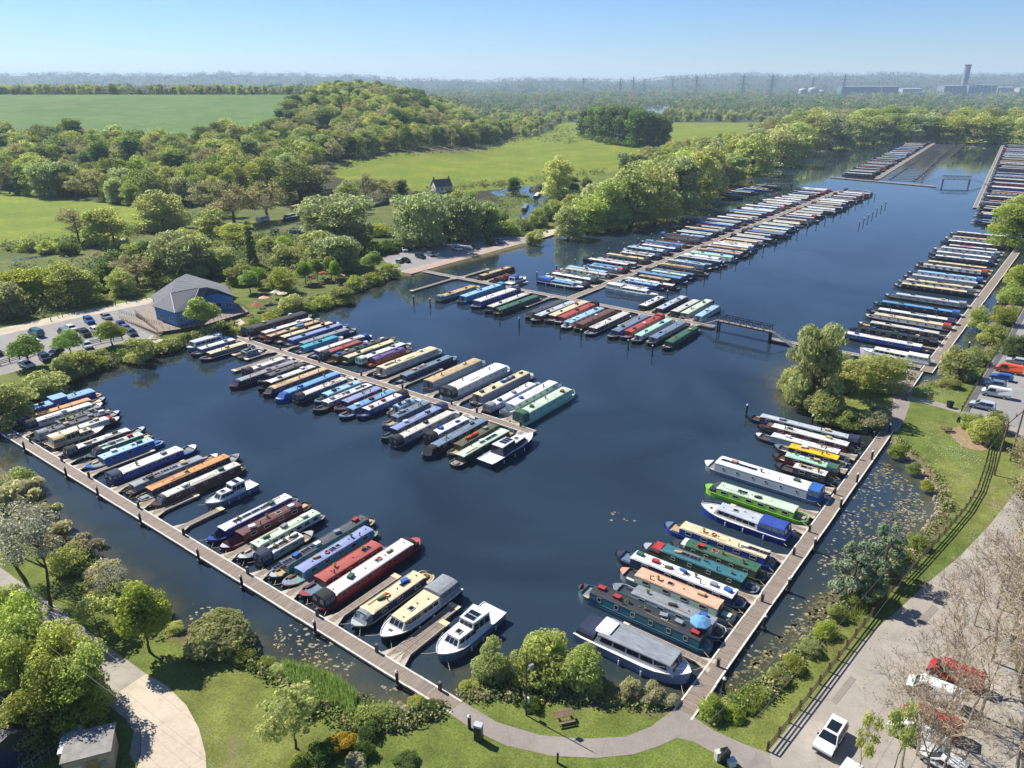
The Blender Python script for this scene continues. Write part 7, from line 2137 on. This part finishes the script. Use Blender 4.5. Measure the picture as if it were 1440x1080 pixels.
# low cover under the wood edge, along hedges and around the meadows
def scatter_cover(name, polys, n, hr, size, pal, seed, per=14, z=None):
    g = random.Random(seed); P, Hs, Rs, cl = [], [], [], []
    for poly, k in polys:
        pw = np.array([W(x, y)[:2] for x, y in poly]); lo, hi = pw.min(0), pw.max(0); pw = pw.tolist()
        c_ = 0; t_ = 0
        while c_ < k and t_ < k * 30:
            t_ += 1
            x, y = g.uniform(lo[0], hi[0]), g.uniform(lo[1], hi[1])
            if not inside(x, y, pw): continue
            if s_at(x, y) > .3: continue
            h = g.uniform(*hr); P.append((x, y, land(x, y) - .1 if s_at(x, y) < -1.2 else .0)); Hs.append(h); Rs.append(h * g.uniform(.7, 1.2)); cl.append(g.choice(pal)); c_ += 1
    return tag(part(name, wood_mesh(name, P, Hs, Rs, cl, per, size, MASS, seed)), kind='stuff')
SHPAL = [(.085, .115, .030), (.11, .13, .04), (.15, .14, .06), (.07, .10, .03), (.20, .17, .09), (.12, .15, .05)]
SHPAL = [tuple(v * 2.0 for v in c_) for c_ in SHPAL]
scatter_cover('shore_scrub', [
    ([(-20, 660), (40, 690), (100, 755), (190, 825), (250, 885), (230, 905), (150, 845), (80, 790), (-20, 730)], 520),
    ([(330, 905), (400, 935), (470, 948), (520, 985), (570, 995), (632, 988), (632, 1002), (560, 1030), (500, 1030), (440, 1010), (390, 965), (330, 930)], 430),
    ([(648, 972), (720, 960), (860, 972), (945, 990), (930, 1000), (850, 992), (740, 985), (660, 985)], 320),
    ([(985, 995), (1060, 965), (1140, 895), (1190, 845), (1200, 850), (1150, 905), (1080, 985), (1000, 1015)], 420),
    ([(1195, 836), (1262, 785), (1325, 722), (1318, 685), (1300, 650), (1255, 622), (1265, 618), (1320, 670), (1340, 715), (1300, 765), (1210, 845)], 260),
    ([(1100, 560), (1150, 585), (1240, 608), (1246, 596), (1180, 578), (1110, 535)], 260),
    ([(1290, 540), (1345, 532), (1385, 505), (1400, 470), (1440, 385), (1452, 395), (1420, 460), (1400, 505), (1360, 540), (1300, 548)], 360),
], 0, (.3, 1.1), .26, SHPAL, 31, 16)
scatter_cover('bank_undergrowth', [
    ([(-60, 600), (60, 556), (150, 518), (235, 498), (300, 486), (340, 462), (330, 458), (250, 482), (160, 506), (60, 545), (-60, 585)], 420),
    ([(345, 470), (420, 444), (500, 415), (560, 390), (548, 384), (490, 405), (420, 432), (345, 458)], 320),
    ([(740, 346), (800, 328), (880, 315), (990, 278), (1120, 222), (1110, 214), (980, 268), (870, 306), (790, 316), (740, 336)], 520),
    ([(1130, 216), (1200, 201), (1330, 198), (1460, 202), (1460, 196), (1330, 192), (1200, 194), (1120, 208)], 420),
    ([(470, 246), (560, 232), (640, 224), (705, 208), (770, 190), (740, 182), (700, 200), (600, 216), (500, 228)], 420),
], 0, (.6, 2.2), .55, SHPAL, 37, 18)
scatter_cover('meadow_hedge', [
    ([(560, 352), (620, 345), (690, 332), (740, 330), (735, 322), (660, 330), (560, 342)], 160),
    ([(0, 355), (110, 350), (230, 322), (330, 300), (330, 294), (225, 315), (110, 342), (0, 348)], 220),
    ([(520, 292), (640, 272), (720, 262), (850, 246), (850, 240), (720, 256), (600, 268), (500, 284)], 200),
    ([(0, 380), (160, 360), (300, 340), (440, 330), (480, 400), (340, 400), (200, 410), (0, 460)], 520),
    ([(560, 345), (760, 300), (840, 270), (800, 250), (700, 280), (520, 330)], 200),
    ([(742, 190), (790, 178), (850, 192), (800, 206), (760, 200)], 160),
], 0, (.9, 4.2), .6, PAL + SHPAL, 41, 30)
# far woods over the plain: thousands of crowns, one mass
g = random.Random(77); P, Hs, Rs, cl, sz = [], [], [], [], []
lk = ([tuple(W(x, y)[:2]) for x, y in [(897, 163), (902, 155), (918, 150), (941, 151), (939, 158), (925, 169), (905, 171)]])
mead = [tuple(W(x, y)[:2]) for x, y in MEADOW]
def clear_far(x, y):
    u = x / y
    if inside(x, y, lk) or inside(x, y, mead): return False
    if s_at(x, y) > -4: return False
    if u < -.20 and y < 1150: return False
    if y < edge_y(u) + 1 and y < 1100 and u < -.012: return False
    if y < 560 and u > .0: return False
    return True
k = 0
NEARW = []
while k < 6500:
    t_ = g.random()
    y = 540 * math.exp(t_ * math.log(4200 / 540)); u = g.uniform(-.80, .86); x = u * y
    if u < 0.02 and y < 900: continue
    if not clear_far(x, y): continue
    if math.sin(x / 170 + 1.3) * math.sin(y / 260) + math.sin(x / 61) * .3 > .72 and y > 1000 and g.random() < .9: continue   # clearings
    if y < 1500:
        NEARW.append((x, y, land(x, y) - .5)); k += 1; continue
    s = 1 + max(0, y - 900) / 1300
    P.append((x, y, land(x, y) - 1)); Hs.append(g.uniform(9, 16) * (1 + .12 * (s - 1))); Rs.append(g.uniform(4.5, 7.5) * s); cl.append(g.choice(PAL)); sz.append(1.9 * s ** .8); k += 1
wood_of('valley_woodland', NEARW, [g.uniform(9, 16) for _ in NEARW], [g.uniform(.9, 1.4) for _ in NEARW], [('mid', 4), ('willow', 3), ('yellow', 2), ('bud', 2), ('oak', 2)], 6)
tag(part('far_woodland', wood_mesh('far_woodland', P, Hs, Rs, cl, 46, sz, MASS, 9)), kind='stuff')
# distant hill woods and the hedge trees on the crop field skyline
P, Hs, Rs, cl, sz = [], [], [], [], []
for i in range(1500):
    y = g.uniform(4200, 8400); x = g.uniform(-.8, .85) * y
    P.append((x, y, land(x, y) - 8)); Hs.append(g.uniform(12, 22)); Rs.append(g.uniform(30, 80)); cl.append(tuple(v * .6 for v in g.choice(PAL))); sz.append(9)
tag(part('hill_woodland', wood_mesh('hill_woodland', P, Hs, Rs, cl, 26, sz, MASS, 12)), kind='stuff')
P, Hs, Rs, cl = [], [], [], []
for i in range(260):
    u = -.82 + .60 * i / 260; y = 1118 + g.uniform(-6, 10); x = u * y
    P.append((x, y, land(x, y) - .5)); Hs.append(g.uniform(1.8, 4.6)); Rs.append(g.uniform(2, 4.5)); cl.append(tuple(v * .6 for v in g.choice(PAL)))
tag(part('skyline_hedge', wood_mesh('skyline_hedge', P, Hs, Rs, cl, 40, 1.3, MASS, 14)), kind='stuff')
for i, (px_, h) in enumerate([(30, 9), (62, 7), (168, 15), (180, 12), (230, 9), (262, 11), (290, 10), (342, 12), (360, 8), (385, 8), (410, 11), (432, 9), (10, 8), (120, 7), (205, 9)]):
    y = 1110; x = (px_ - 720) / FOC * (y * math.cos(PITCH) + 22)
    tree(ground_pt(x, y), h, ['oak', 'mid'][i % 2], DESC[['oak', 'mid'][i % 2]] + ' standing in the hedge on the crop field skyline', 'skyline hedge trees')

# reeds, iris leaves, grass tufts and floating weed
def blades(name, polys, n, h, w, m, seed, z=0.0):
    g = np.random.default_rng(seed); out = []
    for poly, k in polys:
        pw = np.array([W(x, y, .2)[:2] for x, y in poly]); lo, hi = pw.min(0), pw.max(0)
        c = g.uniform(lo, hi, (k * 4, 2)); c = c[in_poly(c[:, 0], c[:, 1], pw)][:k]; out.append(c)
    c = np.concatenate(out); n = len(c); a = g.uniform(0, math.pi, n); hh = g.uniform(*h, n)
    tip = np.c_[c + g.normal(0, .16, (n, 2)), z + hh]
    d = np.c_[np.cos(a), np.sin(a), np.zeros(n)] * w
    b0 = np.c_[c, np.full(n, z)]
    V = np.stack([b0 - d, b0 + d, tip * .4 + b0 * .6 + d * .9 + np.array([0, 0, .1]), tip], 1).reshape(-1, 3)
    me = np_mesh(name, V, np.arange(len(V)).reshape(-1, 4), m)
    at = me.attributes.new('tint', 'FLOAT', 'POINT'); at.data.foreach_set('value', np.repeat(g.random(n), 4).astype(np.float32))
    return tag(part(name, me), kind='stuff')
blades('reed_bed', [([(398, 938), (440, 946), (478, 962), (505, 985), (498, 1006), (462, 1000), (425, 980), (400, 960)], 5200), ([(480, 1005), (530, 998), (560, 1000), (555, 1022), (500, 1032)], 1400)], 0, (1.0, 2.0), .035, LM['reed'], 3, .1)
blades('iris_leaves', [([(1022, 985), (1062, 966), (1082, 985), (1060, 1010), (1028, 1008)], 1100), ([(1180, 872), (1240, 835), (1250, 842), (1192, 880)], 300)], 0, (.7, 1.4), .06, LM['reed'], 4, .3)
blades('dry_reeds', [([(-10, 655), (40, 690), (62, 730), (110, 770), (95, 780), (40, 730), (-10, 690)], 2600), ([(700, 964), (790, 974), (945, 990), (930, 1000), (780, 985), (700, 975)], 1100)], 0, (.7, 1.7), .03, LM['straw'], 5, .1)
def floaters(name, polys, m, seed, smin, smax, z):
    g = np.random.default_rng(seed); mb = MB()
    for poly, k in polys:
        pw = np.array([W(x, y, 0)[:2] for x, y in poly]); lo, hi = pw.min(0), pw.max(0)
        nclump = max(3, k // 16); cc = g.uniform(lo, hi, (nclump, 2))
        for _ in range(k):
            b_ = cc[g.integers(nclump)]; c = b_ + g.normal(0, 1.3, 2)
            if not inside(c[0], c[1], pw): continue
            s = g.uniform(smin, smax); n = 7; r_ = g.uniform(.5, 1, n) * s; st = g.uniform(.5, 1.0)
            mb.add([(c[0] + math.cos(2 * math.pi * i / n) * r_[i], c[1] + math.sin(2 * math.pi * i / n) * r_[i] * st, z) for i in range(n)], [tuple(range(n))])
    return tag(part(name, mb.mesh(name, m)), kind='stuff')
WEED = mat('floating_weed', '8f8568', .9, vary=.3, scale=2); WEED2 = mat('sunken_weed', '5f5c38', .9, vary=.3, scale=1)
floaters('floating_weed', [([(1240, 640), (1290, 690), (1310, 720), (1240, 790), (1170, 840), (1150, 790), (1200, 700)], 1900), ([(390, 880), (430, 878), (500, 925), (505, 960), (440, 935), (380, 910)], 330), ([(1050, 900), (1150, 800), (1170, 850), (1090, 920), (1020, 970)], 420), ([(860, 700), (760, 660), (950, 760), (900, 830), (820, 790)], 26), ([(230, 800), (330, 880), (300, 895), (230, 860)], 110), ([(520, 960), (600, 975), (560, 985)], 60)], WEED, 8, .05, .34, .012)
floaters('water_crowfoot', [([(1020, 960), (1120, 870), (1200, 800), (1180, 850), (1090, 925), (1040, 965)], 1900), ([(1240, 640), (1290, 690), (1310, 720), (1240, 790), (1170, 840), (1200, 740)], 900)], WEED2, 9, .10, .55, .006)
floaters('daisies', [([(1290, 600), (1330, 590), (1380, 650), (1360, 690), (1330, 700)], 1500), ([(1262, 550), (1100, 560), (1200, 570), (1250, 590)], 700), ([(1290, 548), (1350, 545), (1345, 565), (1295, 560)], 500)], mat('daisy_white', 'D8D8CC', .8), 17, .03, .10, .53)
# stones along the right-hand lagoon edge
ST = mat('shore_stone', 'B5AB9C', .9, vary=.25)
rocks = MB(); g = random.Random(3)
for a, b_ in zip([(1255, 622), (1268, 636), (1295, 660), (1316, 690), (1320, 722), (1295, 752), (1255, 785), (1215, 812), (1186, 838), (1172, 862), (1140, 895), (1100, 930)][:-1], [(1268, 636), (1295, 660), (1316, 690), (1320, 722), (1295, 752), (1255, 785), (1215, 812), (1186, 838), (1172, 862), (1140, 895), (1100, 930)]):
    A, B_ = W(*a, .2), W(*b_, .2); n = int((B_ - A).length / .35)
    for i in range(n):
        p = A + (B_ - A) * (i / n) + Vector((g.uniform(-.5, .5), g.uniform(-.5, .5), 0)); s = g.uniform(.10, .26)
        rocks.tube((p.x, p.y, .0), (p.x + g.uniform(-.05, .05), p.y, .22 + s * .7), s, s * .6, 5)
tag(part('shore_stones', rocks.mesh('shore_stones', ST)), kind='stuff')
# leaves in the pots on the boat roofs
potm = []
for v in range(3):
    b_ = [(0, 0, .42, .2), (.08, .05, .5, .16), (-.08, .0, .38, .17)]
    potm.append(crown('pot_leaves', b_, 60, .13, LM[['mid', 'lime', 'oak'][v]], 300 + v))
for i, t in enumerate(globals().get('LATE_POTS', [])): part('leaves', potm[i % 3], t)
# clipped hedge by the car park
for i, (x0, y0, x1, y1) in enumerate([(128, 502, 148, 497), (236, 484, 252, 481), (148, 514, 150, 512)][:2]):
    a, b_ = W(x0, y0), W(x1, y1); d = b_ - a; L = d.length
    t = thing('clipped_hedge', a, math.atan2(d.y, d.x), ['box-cut hedge by the short rail fence at the car park', 'low rounded hedge below the cafe deck stairs'][i], 'hedge')
    bl = [(x, y, .6, .65) for x in np.arange(.3, L, .45) for y in (-.35, .35)]
    part('foliage', crown('hedge_foliage', bl, 1600, .2, LM['mid'], 400 + i), t); part('stem', limbs('stem', .4, .05, bl[:4], BARK, 1), t)

# ================================================================ THE AIR
hz = MB(); hz.box(-9500, 9500, -400, 9800, -8, 150)
hm = bpy.data.materials.new('haze'); hm.use_nodes = True; nt = hm.node_tree; nt.nodes.clear()
out = nt.nodes.new('ShaderNodeOutputMaterial'); pv = nt.nodes.new('ShaderNodeVolumePrincipled')
pv.inputs['Color'].default_value = (.62, .80, 1.0, 1); pv.inputs['Density'].default_value = 1.0e-4; pv.inputs['Anisotropy'].default_value = .1
nt.links.new(pv.outputs[0], out.inputs['Volume'])
tag(part('haze', hz.mesh('haze', hm)), kind='stuff')
